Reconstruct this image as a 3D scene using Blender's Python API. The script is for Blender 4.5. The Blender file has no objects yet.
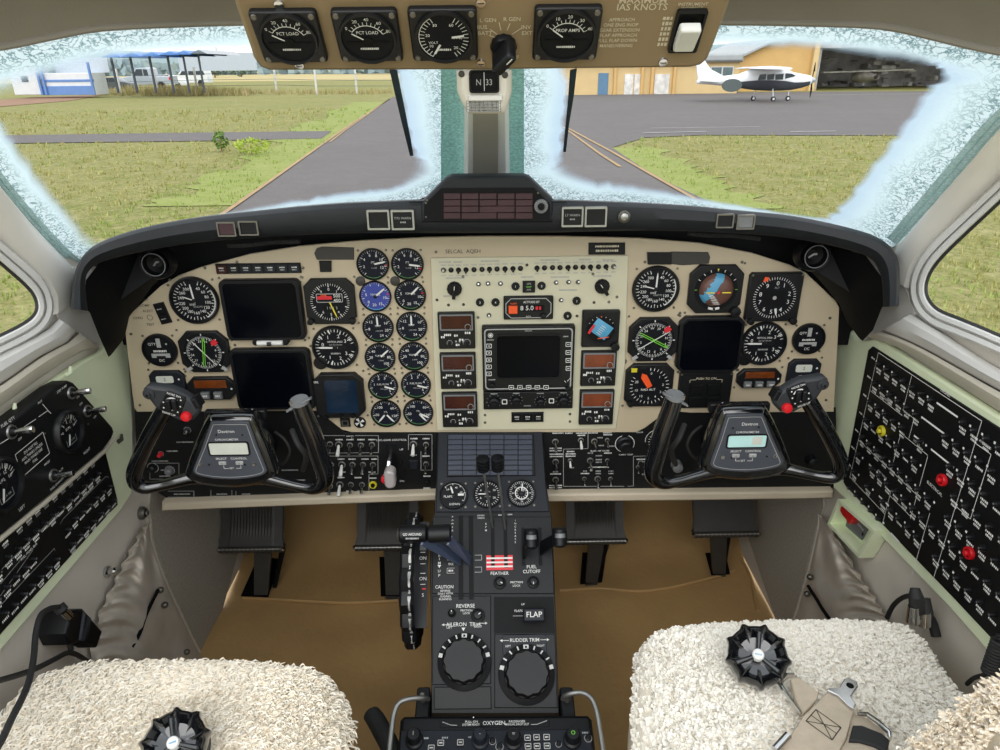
import bpy, math, random
from mathutils import Vector as V, Matrix
R = math.radians
random.seed(7)
SC = bpy.context.scene
COL = SC.collection

# ------------------------------------------------------------------ camera
F = 693.0
PITCH, YAW, ROLL = R(23.96), R(0.5), R(-0.6)
CAM = V((0.010, 0.0, 1.15))
_f = V((math.sin(YAW) * math.cos(PITCH), math.cos(YAW) * math.cos(PITCH), -math.sin(PITCH)))
_r0 = V((math.cos(YAW), -math.sin(YAW), 0))
_u0 = _r0.cross(_f)
_r = _r0 * math.cos(ROLL) + _u0 * math.sin(ROLL)
_u = -_r0 * math.sin(ROLL) + _u0 * math.cos(ROLL)
cd = bpy.data.cameras.new('camera'); cd.sensor_width = 36; cd.lens = 36 * F / 1000.0
cd.clip_start = 0.02; cd.clip_end = 3000
cam = bpy.data.objects.new('camera', cd); COL.objects.link(cam)
mw = Matrix((( _r.x, _u.x, -_f.x, CAM.x), (_r.y, _u.y, -_f.y, CAM.y), (_r.z, _u.z, -_f.z, CAM.z), (0, 0, 0, 1)))
cam.matrix_world = mw
SC.camera = cam

def ray(px, py):
    return (_f * F + _r * (px - 500.0) - _u * (py - 375.0)).normalized()

# ------------------------------------------------------------------ frames
class Fr:
    """A plane of the cockpit: origin, right, up, outward normal."""
    def __init__(s, o, u, v):
        s.o = V(o); s.u = V(u).normalized(); s.v = V(v).normalized(); s.n = s.u.cross(s.v)
    def hit(s, px, py, w=0.0):
        d = ray(px, py)
        t = ((s.o + s.n * w) - CAM).dot(s.n) / d.dot(s.n)
        return CAM + d * t
    def uv(s, px, py, w=0.0):
        p = s.hit(px, py, w) - s.o
        return (p.dot(s.u), p.dot(s.v))
    def k(s, px, py):
        """metres per pixel at that point"""
        return (s.hit(px, py) - CAM).dot(_f) / F
    def mat(s, x=0, y=0, w=0, rot=0):
        o = s.o + s.u * x + s.v * y + s.n * w
        m = Matrix(((s.u.x, s.v.x, s.n.x, o.x), (s.u.y, s.v.y, s.n.y, o.y), (s.u.z, s.v.z, s.n.z, o.z), (0, 0, 0, 1)))
        return m @ Matrix.Rotation(rot, 4, 'Z')

PANEL = Fr((0, 1.08, 0.75), (1, 0, 0), (0, 0, 1))
LIP = Fr((0, 1.0, 0.95), (1, 0, 0), (0, 0, 1))
YOKE = Fr((0, 0.93, 0.62), (1, 0, 0), (0, 0, 1))
A = R(39.5)
PED = Fr((0, 0.966, 0.468), (1, 0, 0), (0, math.cos(A), math.sin(A)))
B = R(50)
OVER = Fr((0, 0.6, 1.15), (1, 0, 0), (0, -math.cos(B), math.sin(B)))
LW = Fr((-0.64, 0, 0), (0, 1, 0), (0, 0, 1))
RW = Fr((0.64, 0, 0), (0, -1, 0), (0, 0, 1))
FLOORF = Fr((0, 0, 0), (1, 0, 0), (0, 1, 0))
GZ = -1.3
GND = Fr((0, 0, GZ), (1, 0, 0), (0, 1, 0))
WORLD = Fr((0, 0, 0), (1, 0, 0), (0, 1, 0))

# ------------------------------------------------------------------ materials
def lin(h):
    c = [int(h[i:i + 2], 16) / 255 for i in (0, 2, 4)]
    return [x / 12.92 if x <= .04045 else ((x + .055) / 1.055) ** 2.4 for x in c]

MATS = {}
def mat(name, h, rough=.5, metal=0.0, var=.08, scale=30, bump=0.0, bscale=300, spec=.5, coat=0.0, stretch=None, h2=None, island=False, detail=3):
    m = bpy.data.materials.new(name); m.use_nodes = True
    nt = m.node_tree; N = nt.nodes; L = nt.links
    b = N['Principled BSDF']
    b.inputs['Roughness'].default_value = rough
    b.inputs['Metallic'].default_value = metal
    b.inputs['Specular IOR Level'].default_value = spec
    b.inputs['Coat Weight'].default_value = coat
    tc = N.new('ShaderNodeTexCoord')
    mp = N.new('ShaderNodeMapping'); L.new(tc.outputs['Object'], mp.inputs['Vector'])
    if stretch: mp.inputs['Scale'].default_value = stretch
    nz = N.new('ShaderNodeTexNoise'); nz.inputs['Scale'].default_value = scale; nz.inputs['Detail'].default_value = detail
    L.new(mp.outputs['Vector'], nz.inputs['Vector'])
    rp = N.new('ShaderNodeValToRGB')
    c = lin(h); c2 = lin(h2) if h2 else None
    lo = [x * (1 - var) for x in c] if not c2 else c
    hi = [min(1, x * (1 + var)) for x in c] if not c2 else c2
    rp.color_ramp.elements[0].position = .3; rp.color_ramp.elements[0].color = (*lo, 1)
    rp.color_ramp.elements[1].position = .7; rp.color_ramp.elements[1].color = (*hi, 1)
    if island:
        g = N.new('ShaderNodeNewGeometry'); L.new(g.outputs['Random Per Island'], rp.inputs['Fac'])
        rp.color_ramp.elements[0].position = 0; rp.color_ramp.elements[1].position = 1
    else:
        L.new(nz.outputs['Fac'], rp.inputs['Fac'])
    L.new(rp.outputs['Color'], b.inputs['Base Color'])
    if bump:
        n2 = N.new('ShaderNodeTexNoise'); n2.inputs['Scale'].default_value = bscale; n2.inputs['Detail'].default_value = 4
        L.new(mp.outputs['Vector'], n2.inputs['Vector'])
        bp = N.new('ShaderNodeBump'); bp.inputs['Strength'].default_value = bump; bp.inputs['Distance'].default_value = .004
        L.new(n2.outputs['Fac'], bp.inputs['Height']); L.new(bp.outputs['Normal'], b.inputs['Normal'])
    MATS[name] = m
    return m

def glass_mat(name, tint=(1, 1, 1), refl=.05):
    m = bpy.data.materials.new(name); m.use_nodes = True
    nt = m.node_tree; N = nt.nodes; L = nt.links
    N.remove(N['Principled BSDF'])
    t = N.new('ShaderNodeBsdfTransparent'); t.inputs['Color'].default_value = (*tint, 1)
    g = N.new('ShaderNodeBsdfGlossy'); g.inputs['Roughness'].default_value = .02
    nz = N.new('ShaderNodeTexNoise'); nz.inputs['Scale'].default_value = 4
    ad = N.new('ShaderNodeMath'); ad.operation = 'MULTIPLY'; L.new(nz.outputs['Fac'], ad.inputs[0]); ad.inputs[1].default_value = .04
    mx = N.new('ShaderNodeMixShader'); L.new(ad.outputs[0], mx.inputs['Fac'])
    L.new(t.outputs[0], mx.inputs[1]); L.new(g.outputs[0], mx.inputs[2])
    L.new(mx.outputs[0], N['Material Output'].inputs['Surface'])
    return m

# ------------------------------------------------------------------ mesh builder
_tc = {}
def glyphs(s, bold):
    key = (s, bold)
    if key not in _tc:
        c = bpy.data.curves.new('lettering', 'FONT'); c.body = s; c.size = 1.0
        c.align_x = 'CENTER'; c.align_y = 'CENTER'; c.resolution_u = 2; c.offset = bold
        c.space_line = .9
        o = bpy.data.objects.new('lettering', c)
        me = o.to_mesh()
        _tc[key] = ([tuple(v.co) for v in me.vertices], [tuple(p.vertices) for p in me.polygons])
        o.to_mesh_clear(); bpy.data.objects.remove(o); bpy.data.curves.remove(c)
    return _tc[key]

def area2(p):
    return sum(p[i][0] * p[(i + 1) % len(p)][1] - p[(i + 1) % len(p)][0] * p[i][1] for i in range(len(p)))

def rrect(w, h, r, n=4, cx=0, cy=0):
    r = min(r, w / 2 - 1e-6, h / 2 - 1e-6)
    out = []
    for sx, sy, a0 in ((1, 1, 0), (-1, 1, 90), (-1, -1, 180), (1, -1, 270)):
        for i in range(n + 1):
            a = R(a0 + 90 * i / n)
            out.append((cx + sx * (w / 2 - r) + r * math.cos(a), cy + sy * (h / 2 - r) + r * math.sin(a)))
    return out

def crect(w, h, c, cx=0, cy=0):
    a, b = w / 2, h / 2
    return [(cx + x, cy + y) for x, y in ((a, -b + c), (a, b - c), (a - c, b), (-a + c, b), (-a, b - c), (-a, -b + c), (-a + c, -b), (a - c, -b))]

def circ(r, n=24, cx=0, cy=0):
    return [(cx + r * math.cos(2 * math.pi * i / n), cy + r * math.sin(2 * math.pi * i / n)) for i in range(n)]

def inset(p, d):
    n = len(p); out = []
    for i in range(n):
        a, b, c = V(p[i - 1]), V(p[i]), V(p[(i + 1) % n])
        e1 = (b - a); e2 = (c - b)
        if e1.length < 1e-9: e1 = e2
        if e2.length < 1e-9: e2 = e1
        e1.normalize(); e2.normalize()
        n1 = V((-e1.y, e1.x)); n2 = V((-e2.y, e2.x))
        m = n1 + n2
        if m.length < 1e-6: m = n1
        m.normalize()
        k = max(.4, m.dot(n1))
        out.append(tuple(b + m * (d / k)))
    return out

def smooth_path(pts, n=6, closed=False):
    """Catmull-Rom through points of any dimension."""
    P = [V(p) for p in pts]; out = []; m = len(P)
    segs = m if closed else m - 1
    for i in range(segs):
        if closed: p0, p1, p2, p3 = P[(i - 1) % m], P[i], P[(i + 1) % m], P[(i + 2) % m]
        else: p0, p1, p2, p3 = P[max(i - 1, 0)], P[i], P[i + 1], P[min(i + 2, m - 1)]
        for j in range(n):
            t = j / n
            out.append(.5 * ((2 * p1) + (p2 - p0) * t + (2 * p0 - 5 * p1 + 4 * p2 - p3) * t * t + (3 * p1 - p0 - 3 * p2 + p3) * t ** 3))
    if not closed: out.append(P[-1])
    return out

class M:
    def __init__(s):
        s.v = []; s.f = []; s.fm = []; s.ms = []; s.X = None
    def add(s, vs, fs, m):
        if m not in s.ms: s.ms.append(m)
        k = s.ms.index(m); b = len(s.v)
        if s.X is not None: vs = [s.X @ V(v) for v in vs]
        s.v.extend([tuple(v) for v in vs])
        s.f.extend([tuple(b + i for i in f) for f in fs]); s.fm.extend([k] * len(fs))
        return s
    def prism(s, poly, z0, z1, m, bev=0.0, back=True, top=None):
        if area2(poly) < 0: poly = poly[::-1]
        n = len(poly)
        rings = [[(x, y, z0) for x, y in poly]]
        if bev > 0:
            rings.append([(x, y, z1 - bev) for x, y in poly])
            q = inset(poly, bev * .35); rings.append([(x, y, z1 - bev * .35) for x, y in q])
            q = inset(poly, bev); rings.append([(x, y, z1) for x, y in q])
        else:
            rings.append([(x, y, z1) for x, y in poly])
        vs = [p for r in rings for p in r]; fs = []
        for k in range(len(rings) - 1):
            for i in range(n):
                j = (i + 1) % n
                fs.append((k * n + i, k * n + j, (k + 1) * n + j, (k + 1) * n + i))
        k = len(rings) - 1
        if back: fs.append(tuple(reversed(range(n))))
        s.add(vs, fs, m)
        s.add(rings[-1], [tuple(range(n))], top or m)
        return s
    def frame(s, outer, inner, z0, z1, m, zi=None):
        """A ring between two outlines of equal length."""
        if area2(outer) < 0: outer = outer[::-1]
        if area2(inner) < 0: inner = inner[::-1]
        n = len(outer); zi = z0 if zi is None else zi
        vs = [(x, y, z0) for x, y in outer] + [(x, y, z1) for x, y in outer] + [(x, y, z1) for x, y in inner] + [(x, y, zi) for x, y in inner]
        fs = []
        for k in range(3):
            for i in range(n):
                j = (i + 1) % n
                fs.append((k * n + i, k * n + j, (k + 1) * n + j, (k + 1) * n + i))
        return s.add(vs, fs, m)
    def box(s, x0, x1, y0, y1, z0, z1, m, bev=0.0):
        return s.prism([(x0, y0), (x1, y0), (x1, y1), (x0, y1)], z0, z1, m, bev)
    def lathe(s, prof, m, n=28, c=(0, 0, 0), lobes=0, amp=0.0, cap=True):
        vs = []; fs = []
        for r, z in prof:
            for i in range(n):
                a = 2 * math.pi * i / n
                q = r * (1 + amp * math.cos(lobes * a)) if lobes else r
                vs.append((c[0] + q * math.cos(a), c[1] + q * math.sin(a), c[2] + z))
        for k in range(len(prof) - 1):
            for i in range(n):
                j = (i + 1) % n
                fs.append((k * n + i, k * n + j, (k + 1) * n + j, (k + 1) * n + i))
        if cap and prof[-1][0] > 1e-6: fs.append(tuple((len(prof) - 1) * n + i for i in range(n)))
        return s.add(vs, fs, m)
    def disc(s, r, z, m, cx=0, cy=0, n=24):
        return s.add([(x, y, z) for x, y in circ(r, n, cx, cy)], [tuple(range(n))], m)
    def tube(s, pts, r, m, n=10, cap=True, flat=1.0, up=None):
        P = [V(p) for p in pts]; k = len(P)
        rr = r if isinstance(r, (list, tuple)) else [r] * k
        vs = []; fs = []; prev = None
        for i in range(k):
            t = (P[min(i + 1, k - 1)] - P[max(i - 1, 0)])
            if t.length < 1e-9: t = V((0, 0, 1))
            t.normalize()
            if prev is None:
                a = V(up) if up else (V((0, 0, 1)) if abs(t.z) < .9 else V((1, 0, 0)))
            else: a = prev
            a = a - t * a.dot(t)
            if a.length < 1e-6: a = V((1, 0, 0)) - t * t.x
            a.normalize(); prev = a
            b = t.cross(a)
            for j in range(n):
                g = 2 * math.pi * j / n
                vs.append(P[i] + a * (math.cos(g) * rr[i]) + b * (math.sin(g) * rr[i] * flat))
        for i in range(k - 1):
            for j in range(n):
                q = (j + 1) % n
                fs.append((i * n + j, i * n + q, (i + 1) * n + q, (i + 1) * n + j))
        if cap:
            fs.append(tuple(reversed(range(n)))); fs.append(tuple((k - 1) * n + j for j in range(n)))
        return s.add(vs, fs, m)
    def sphere(s, c, r, m, n=12, k=8, sc=(1, 1, 1)):
        prof = [(max(1e-7, math.sin(math.pi * i / k)), -math.cos(math.pi * i / k)) for i in range(k + 1)]
        vs = []; fs = []
        for a, z in prof:
            for i in range(n):
                g = 2 * math.pi * i / n
                vs.append((c[0] + r * sc[0] * a * math.cos(g), c[1] + r * sc[1] * a * math.sin(g), c[2] + r * sc[2] * z))
        for q in range(k):
            for i in range(n):
                j = (i + 1) % n
                fs.append((q * n + i, q * n + j, (q + 1) * n + j, (q + 1) * n + i))
        return s.add(vs, fs, m)
    def loft(s, rows, m, closed=False):
        n = len(rows[0]); vs = [tuple(p) for r in rows for p in r]; fs = []
        for k in range(len(rows) - 1):
            for i in range(n if closed else n - 1):
                j = (i + 1) % n
                fs.append((k * n + i, k * n + j, (k + 1) * n + j, (k + 1) * n + i))
        return s.add(vs, fs, m)
    def text(s, t, x, y, size, m, z=0.0, rot=0.0, bold=.004, sx=1.0):
        vs, fs = glyphs(t, bold)
        c, n = math.cos(rot), math.sin(rot)
        return s.add([(x + size * (a * sx * c - b * n), y + size * (a * sx * n + b * c), z) for a, b, _ in vs], fs, m)
    def line(s, x0, y0, x1, y1, w, m, z=0.0):
        d = V((x1 - x0, y1 - y0))
        if d.length < 1e-9: return s
        d.normalize(); q = V((-d.y, d.x)) * (w / 2)
        return s.add([(x0 + q.x, y0 + q.y, z), (x0 - q.x, y0 - q.y, z), (x1 - q.x, y1 - q.y, z), (x1 + q.x, y1 + q.y, z)], [(0, 1, 2, 3)], m)
    def poly(s, pts, w, m, z=0.0, closed=False):
        n = len(pts)
        for i in range(n if closed else n - 1):
            s.line(*pts[i][:2], *pts[(i + 1) % n][:2], w, m, z)
        return s
    def fill(s, pts, m, z=0.0):
        if area2(pts) < 0: pts = pts[::-1]
        return s.add([(x, y, z) for x, y in pts], [tuple(range(len(pts)))], m)
    def ticks(s, r0, r1, a0, a1, n, w, m, z=0.0, cx=0, cy=0):
        for i in range(n):
            a = R(90 - (a0 + (a1 - a0) * i / max(1, n - 1)))
            c, q = math.cos(a), math.sin(a)
            s.line(cx + r0 * c, cy + r0 * q, cx + r1 * c, cy + r1 * q, w, m, z)
        return s
    def nums(s, items, rad, size, m, z=0.0, cx=0, cy=0):
        for t, a in items:
            g = R(90 - a); s.text(t, cx + rad * math.cos(g), cy + rad * math.sin(g), size, m, z)
        return s
    def arc(s, r0, r1, a0, a1, m, z=0.0, cx=0, cy=0):
        n = max(3, int(abs(a1 - a0) / 8) + 1); vs = []; fs = []
        for i in range(n):
            a = R(90 - (a0 + (a1 - a0) * i / (n - 1)))
            vs += [(cx + r0 * math.cos(a), cy + r0 * math.sin(a), z), (cx + r1 * math.cos(a), cy + r1 * math.sin(a), z)]
        for i in range(n - 1): fs.append((2 * i, 2 * i + 1, 2 * i + 3, 2 * i + 2) if a1 < a0 else (2 * i + 2, 2 * i + 3, 2 * i + 1, 2 * i))
        return s.add(vs, fs, m)
    def marks(s, x, y, w, h, m, z=0.0, rot=0.0):
        """A run of lettering too small to read: short strokes of letter width."""
        n = max(2, int(w / (h * .75))); st = w / n
        c, q = math.cos(rot), math.sin(rot)
        for i in range(n):
            a = -w / 2 + st * (i + .5); hw = st * random.choice((.28, .34, .4)); hh = h / 2 * random.choice((1, 1, .85))
            vs = [(x + c * px - q * py, y + q * px + c * py, z) for px, py in ((a - hw, -hh), (a + hw, -hh), (a + hw, hh), (a - hw, hh))]
            s.add(vs, [(0, 1, 2, 3)], m)
        return s
    def build(s, name, parent=None, sharp=35, **props):
        if name in ('lettering', 'screw') and isinstance(parent, Th) and parent.face is not None:
            base, o = parent.face                     # engraving and fasteners belong to the plate they sit on
            b = len(base.v); base.v += s.v; base.f += [tuple(b + i for i in f) for f in s.f]
            for m in s.ms:
                if m not in base.ms: base.ms.append(m)
            base.fm += [base.ms.index(s.ms[k]) for k in s.fm]
            old = o.data; o.data = base.mesh(old.name, sharp); bpy.data.meshes.remove(old)
            return o
        o = bpy.data.objects.new(name, s.mesh(name, sharp)); COL.objects.link(o)
        if parent is not None: o.parent = parent.e if isinstance(parent, Th) else parent
        if isinstance(parent, Th) and name in ('panel_plate', 'plate', 'case', 'face_plate', 'switch_plate', 'housing', 'key_plate', 'quadrant_plate', 'face'): parent.face = (s, o)
        for k, val in props.items(): o[k] = val
        return o
    def mesh(s, name, sharp=35):
        me = bpy.data.meshes.new(name); me.from_pydata(s.v, [], s.f)
        for m in s.ms: me.materials.append(m)
        if s.f:
            me.polygons.foreach_set('material_index', s.fm)
            me.polygons.foreach_set('use_smooth', [True] * len(s.f))
            me.validate(); me.set_sharp_from_angle(angle=R(sharp))
        me.update(); return me

class Th:
    """A thing: an Empty on a frame, with its parts built in local coordinates (x right, y up, z out)."""
    def __init__(s, name, label, cat, fr=WORLD, x=0, y=0, w=0, rot=0, group=None, kind=None):
        s.fr = fr; s.x = x; s.y = y; s.w = w; s.rot = rot; s.face = None
        e = bpy.data.objects.new(name, None); COL.objects.link(e); e.empty_display_size = .02
        e.matrix_world = fr.mat(x, y, w, rot)
        e['label'] = label; e['category'] = cat
        if group: e['group'] = group
        if kind: e['kind'] = kind
        s.e = e
    def L(s, px, py, w=0.0):
        a, b = s.fr.uv(px, py, w + s.w)
        a -= s.x; b -= s.y
        if s.rot:
            c, n = math.cos(-s.rot), math.sin(-s.rot); a, b = a * c - b * n, a * n + b * c
        return (a, b)
    def W(s, p):
        """world point to local"""
        return s.fr.mat(s.x, s.y, s.w, s.rot).inverted() @ V(p)

def at(name, label, cat, fr, px, py, w=0, rot=0, group=None):
    x, y = fr.uv(px, py, w)
    return Th(name, label, cat, fr, x, y, w, rot, group)

def structure(name, m, label=None, cat=None, sharp=35):
    o = m.build(name, None, sharp); o['kind'] = 'structure'
    if label: o['label'] = label
    if cat: o['category'] = cat
    return o

def parent_under(o, th):
    """Hang a mesh built in world coordinates under a thing."""
    o.parent = th.e; o.matrix_parent_inverse = th.e.matrix_world.inverted()

# ------------------------------------------------------------------ palette
BEIGE = mat('panel_beige_paint', 'b6a88e', .45, var=.03, scale=8, bump=.03, bscale=900)
PLATE = mat('avionics_plate_paint', 'c0bca3', .45, var=.03, scale=8)
BEIGE2 = mat('valance_beige_plastic', 'b9ad98', .5, var=.05, scale=12, bump=.05)
OVERM = mat('overhead_tan_paint', '857154', .5, var=.04, scale=10)
BLK = mat('black_satin', '0e0f12', .42, var=.15, scale=60, bump=.03, bscale=700, spec=.3)
BLK2 = mat('black_matte', '08090b', .6, var=.15, scale=60, spec=.2)
PADB = mat('glareshield_vinyl', '1d2024', .5, var=.1, scale=50, bump=.12, bscale=1200, spec=.35)
SUBP = mat('subpanel_black', '101112', .5, var=.12, scale=30, bump=.03, bscale=700, spec=.25)
DIAL = mat('dial_black', '0b0d12', .5, var=.1, scale=80, spec=.2)
DIALN = mat('dial_navy', '0f1420', .5, var=.1, scale=80, spec=.2)
DIALB = mat('dial_blue', '2d3c8c', .45, var=.1, scale=80)
BEZ = mat('bezel_black', '111214', .38, var=.12, scale=80, spec=.35)
WHT = mat('white_marking', 'd2d2ce', .5, var=.03, scale=80)
DIM = mat('dim_white_marking', '9c9d9b', .5, var=.05, scale=80)
TANM = mat('faded_engraving', 'c9bfa6', .5, var=.03, scale=80)
DKM = mat('dark_engraving', '3a362e', .5, var=.05, scale=80)
REDM = mat('red_marking', 'c8202c', .45, var=.06, scale=80)
ORG = mat('orange_marking', 'e0521f', .45, var=.06, scale=80)
YEL = mat('yellow_marking', 'd8c63a', .45, var=.06, scale=80)
GRNA = mat('faded_green_arc', '3f6b3a', .45, var=.06, scale=80)
GRN = mat('green_marking', '6fbf3a', .45, var=.06, scale=80)
BLUM = mat('sky_blue_marking', '4f95b8', .45, var=.06, scale=80)
BRN = mat('horizon_brown', '5f4036', .45, var=.08, scale=80)
CRT = mat('dark_screen_glass', '04060c', .2, var=.3, scale=6, spec=.12)
BSCR = mat('blue_screen_glass', '16273a', .12, var=.25, scale=10)
BROWNSCR = mat('unlit_orange_display', '6a3413', .2, var=.25, scale=60)
MARD = mat('dark_maroon_lens', '3b1f27', .35, var=.15, scale=60)
MAROON = mat('unlit_maroon_display', '36110e', .2, var=.25, scale=60)
RUST = mat('unlit_rust_display', '6c341b', .2, var=.25, scale=60)
LCD = mat('grey_lcd', 'c4c8bd', .25, var=.05, scale=40)
LCDT = mat('teal_lcd', 'b4dbd8', .25, var=.05, scale=40)
CHR = mat('chrome', 'c9cacb', .15, 1.0, var=.05, scale=30)
ALU = mat('brushed_metal', 'a9a9a6', .35, .9, var=.08, scale=60)
STEEL = mat('screw_steel', '77746c', .4, .8, var=.1, scale=60)
GREYK = mat('grey_knob_plastic', '6d6f70', .45, var=.08, scale=60)
YOKEB = mat('yoke_gloss_black', '0b0d10', .14, var=.1, scale=20, coat=1.0, spec=.6)
YOKEG = mat('yoke_head_grey', '2b2d30', .5, var=.1, scale=50, bump=.08, bscale=1500, spec=.35)
YPLT = mat('yoke_plate_grey', '42454c', .5, var=.06, scale=40, spec=.35)
WALLG = mat('sidewall_grey_vinyl', 'd0c8bb', .65, var=.06, scale=10, bump=.1, bscale=500)
WALLD = mat('footwell_grey_carpet', 'a8a295', .85, var=.12, scale=200, bump=.3, bscale=900)
POCK = mat('pocket_leather', 'cac1b4', .6, var=.08, scale=20, bump=.15, bscale=400)
GREENP = mat('pale_green_paint', 'e4edc9', .4, var=.05, scale=10)
SILL = mat('sill_light_grey', 'e0deda', .35, var=.04, scale=8)
SILLB = mat('sill_beige', 'd0c9b8', .45, var=.05, scale=8)
PILL = mat('pillar_greige', 'ebe7df', .5, var=.05, scale=8, bump=.06, bscale=500)
HEAD = mat('headliner_taupe', '98928b', .75, var=.05, scale=14, bump=.15, bscale=700)
POST = mat('post_grey_green', 'eaebe4', .5, var=.05, scale=10)
SEALT = mat('teal_window_seal', '9cc4b8', .5, var=.3, scale=260, bump=.3, bscale=500)
TANF = mat('tan_vinyl_floor', 'b3905f', .42, var=.10, scale=7, bump=.25, bscale=90)
PEDB = mat('pedestal_black', '0d0f13', .45, var=.1, scale=30, bump=.04, bscale=900, spec=.3)
GUN = mat('gunmetal_panel', '171b22', .48, var=.08, scale=30, spec=.3)
RUB = mat('rubber_black', '232323', .7, var=.12, scale=40, bump=.1, bscale=700)
PADR = mat('pedal_rubber', '363430', .55, var=.1, scale=40, bump=.1, bscale=500)
HOUS = mat('compass_housing_cream', 'ddd8cc', .5, var=.04, scale=20)
STRP = mat('post_taupe_strip', 'aaa698', .5, var=.04, scale=12)
WEB = mat('harness_webbing', 'b9ab97', .75, var=.08, scale=80, bump=.3, bscale=1500)
SEATC = mat('seat_side_vinyl', 'd8ccb6', .6, var=.05, scale=15)
FLEECE = mat('sheepskin_white', 'eee7d8', .9, h2='fffbf2', island=True)
FLEECE2 = mat('sheepskin_cream', 'f6e8d0', .9, h2='fffaee', island=True)
FLEECE3 = mat('backrest_fleece', 'fff0d8', .9, h2='fffaf0', island=True)
for _m in (FLEECE, FLEECE2, FLEECE3):
    _N = _m.node_tree.nodes; _L = _m.node_tree.links; _b = _N['Principled BSDF']; _t = _N.new('ShaderNodeBsdfTranslucent'); _x = _N.new('ShaderNodeMixShader'); _x.inputs['Fac'].default_value = .12
    _b.inputs['Specular IOR Level'].default_value = .1; _L.new(_b.inputs['Base Color'].links[0].from_socket, _t.inputs['Color']); _L.new(_b.outputs[0], _x.inputs[1]); _L.new(_t.outputs[0], _x.inputs[2]); _L.new(_x.outputs[0], _N['Material Output'].inputs['Surface'])
for _m, _f_ in ((SEALT, .5),):
    _N = _m.node_tree.nodes; _L = _m.node_tree.links; _b = _N['Principled BSDF']; _t = _N.new('ShaderNodeBsdfTranslucent'); _x = _N.new('ShaderNodeMixShader'); _x.inputs['Fac'].default_value = _f_
    _L.new(_b.inputs['Base Color'].links[0].from_socket, _t.inputs['Color']); _L.new(_b.outputs[0], _x.inputs[1]); _L.new(_t.outputs[0], _x.inputs[2]); _L.new(_x.outputs[0], _N['Material Output'].inputs['Surface'])
FLBASE = mat('sheepskin_hide', 'f4ead8', .95, var=.1, scale=60)
REDP = mat('red_plastic', 'c5161f', .35, var=.06, scale=50)
YELP = mat('yellow_plastic', 'c9bd2c', .35, var=.06, scale=50)
WINGL = glass_mat('window_glass')

# ================================================================== THE SHELL
def WS(px, py, near=0.0):
    """Point of the curved, raked windshield seen at that pixel; near pulls it inward."""
    d = ray(px, py)
    def g(t):
        p = CAM + d * t
        return p.y - (1.30 - near - 1.5 * (p.z - .95) - .8 * p.x * p.x)
    a, b = .2, 4.0
    for _ in range(50):
        c = (a + b) / 2
        if g(c) > 0: b = c
        else: a = c
    return CAM + d * a

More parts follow.
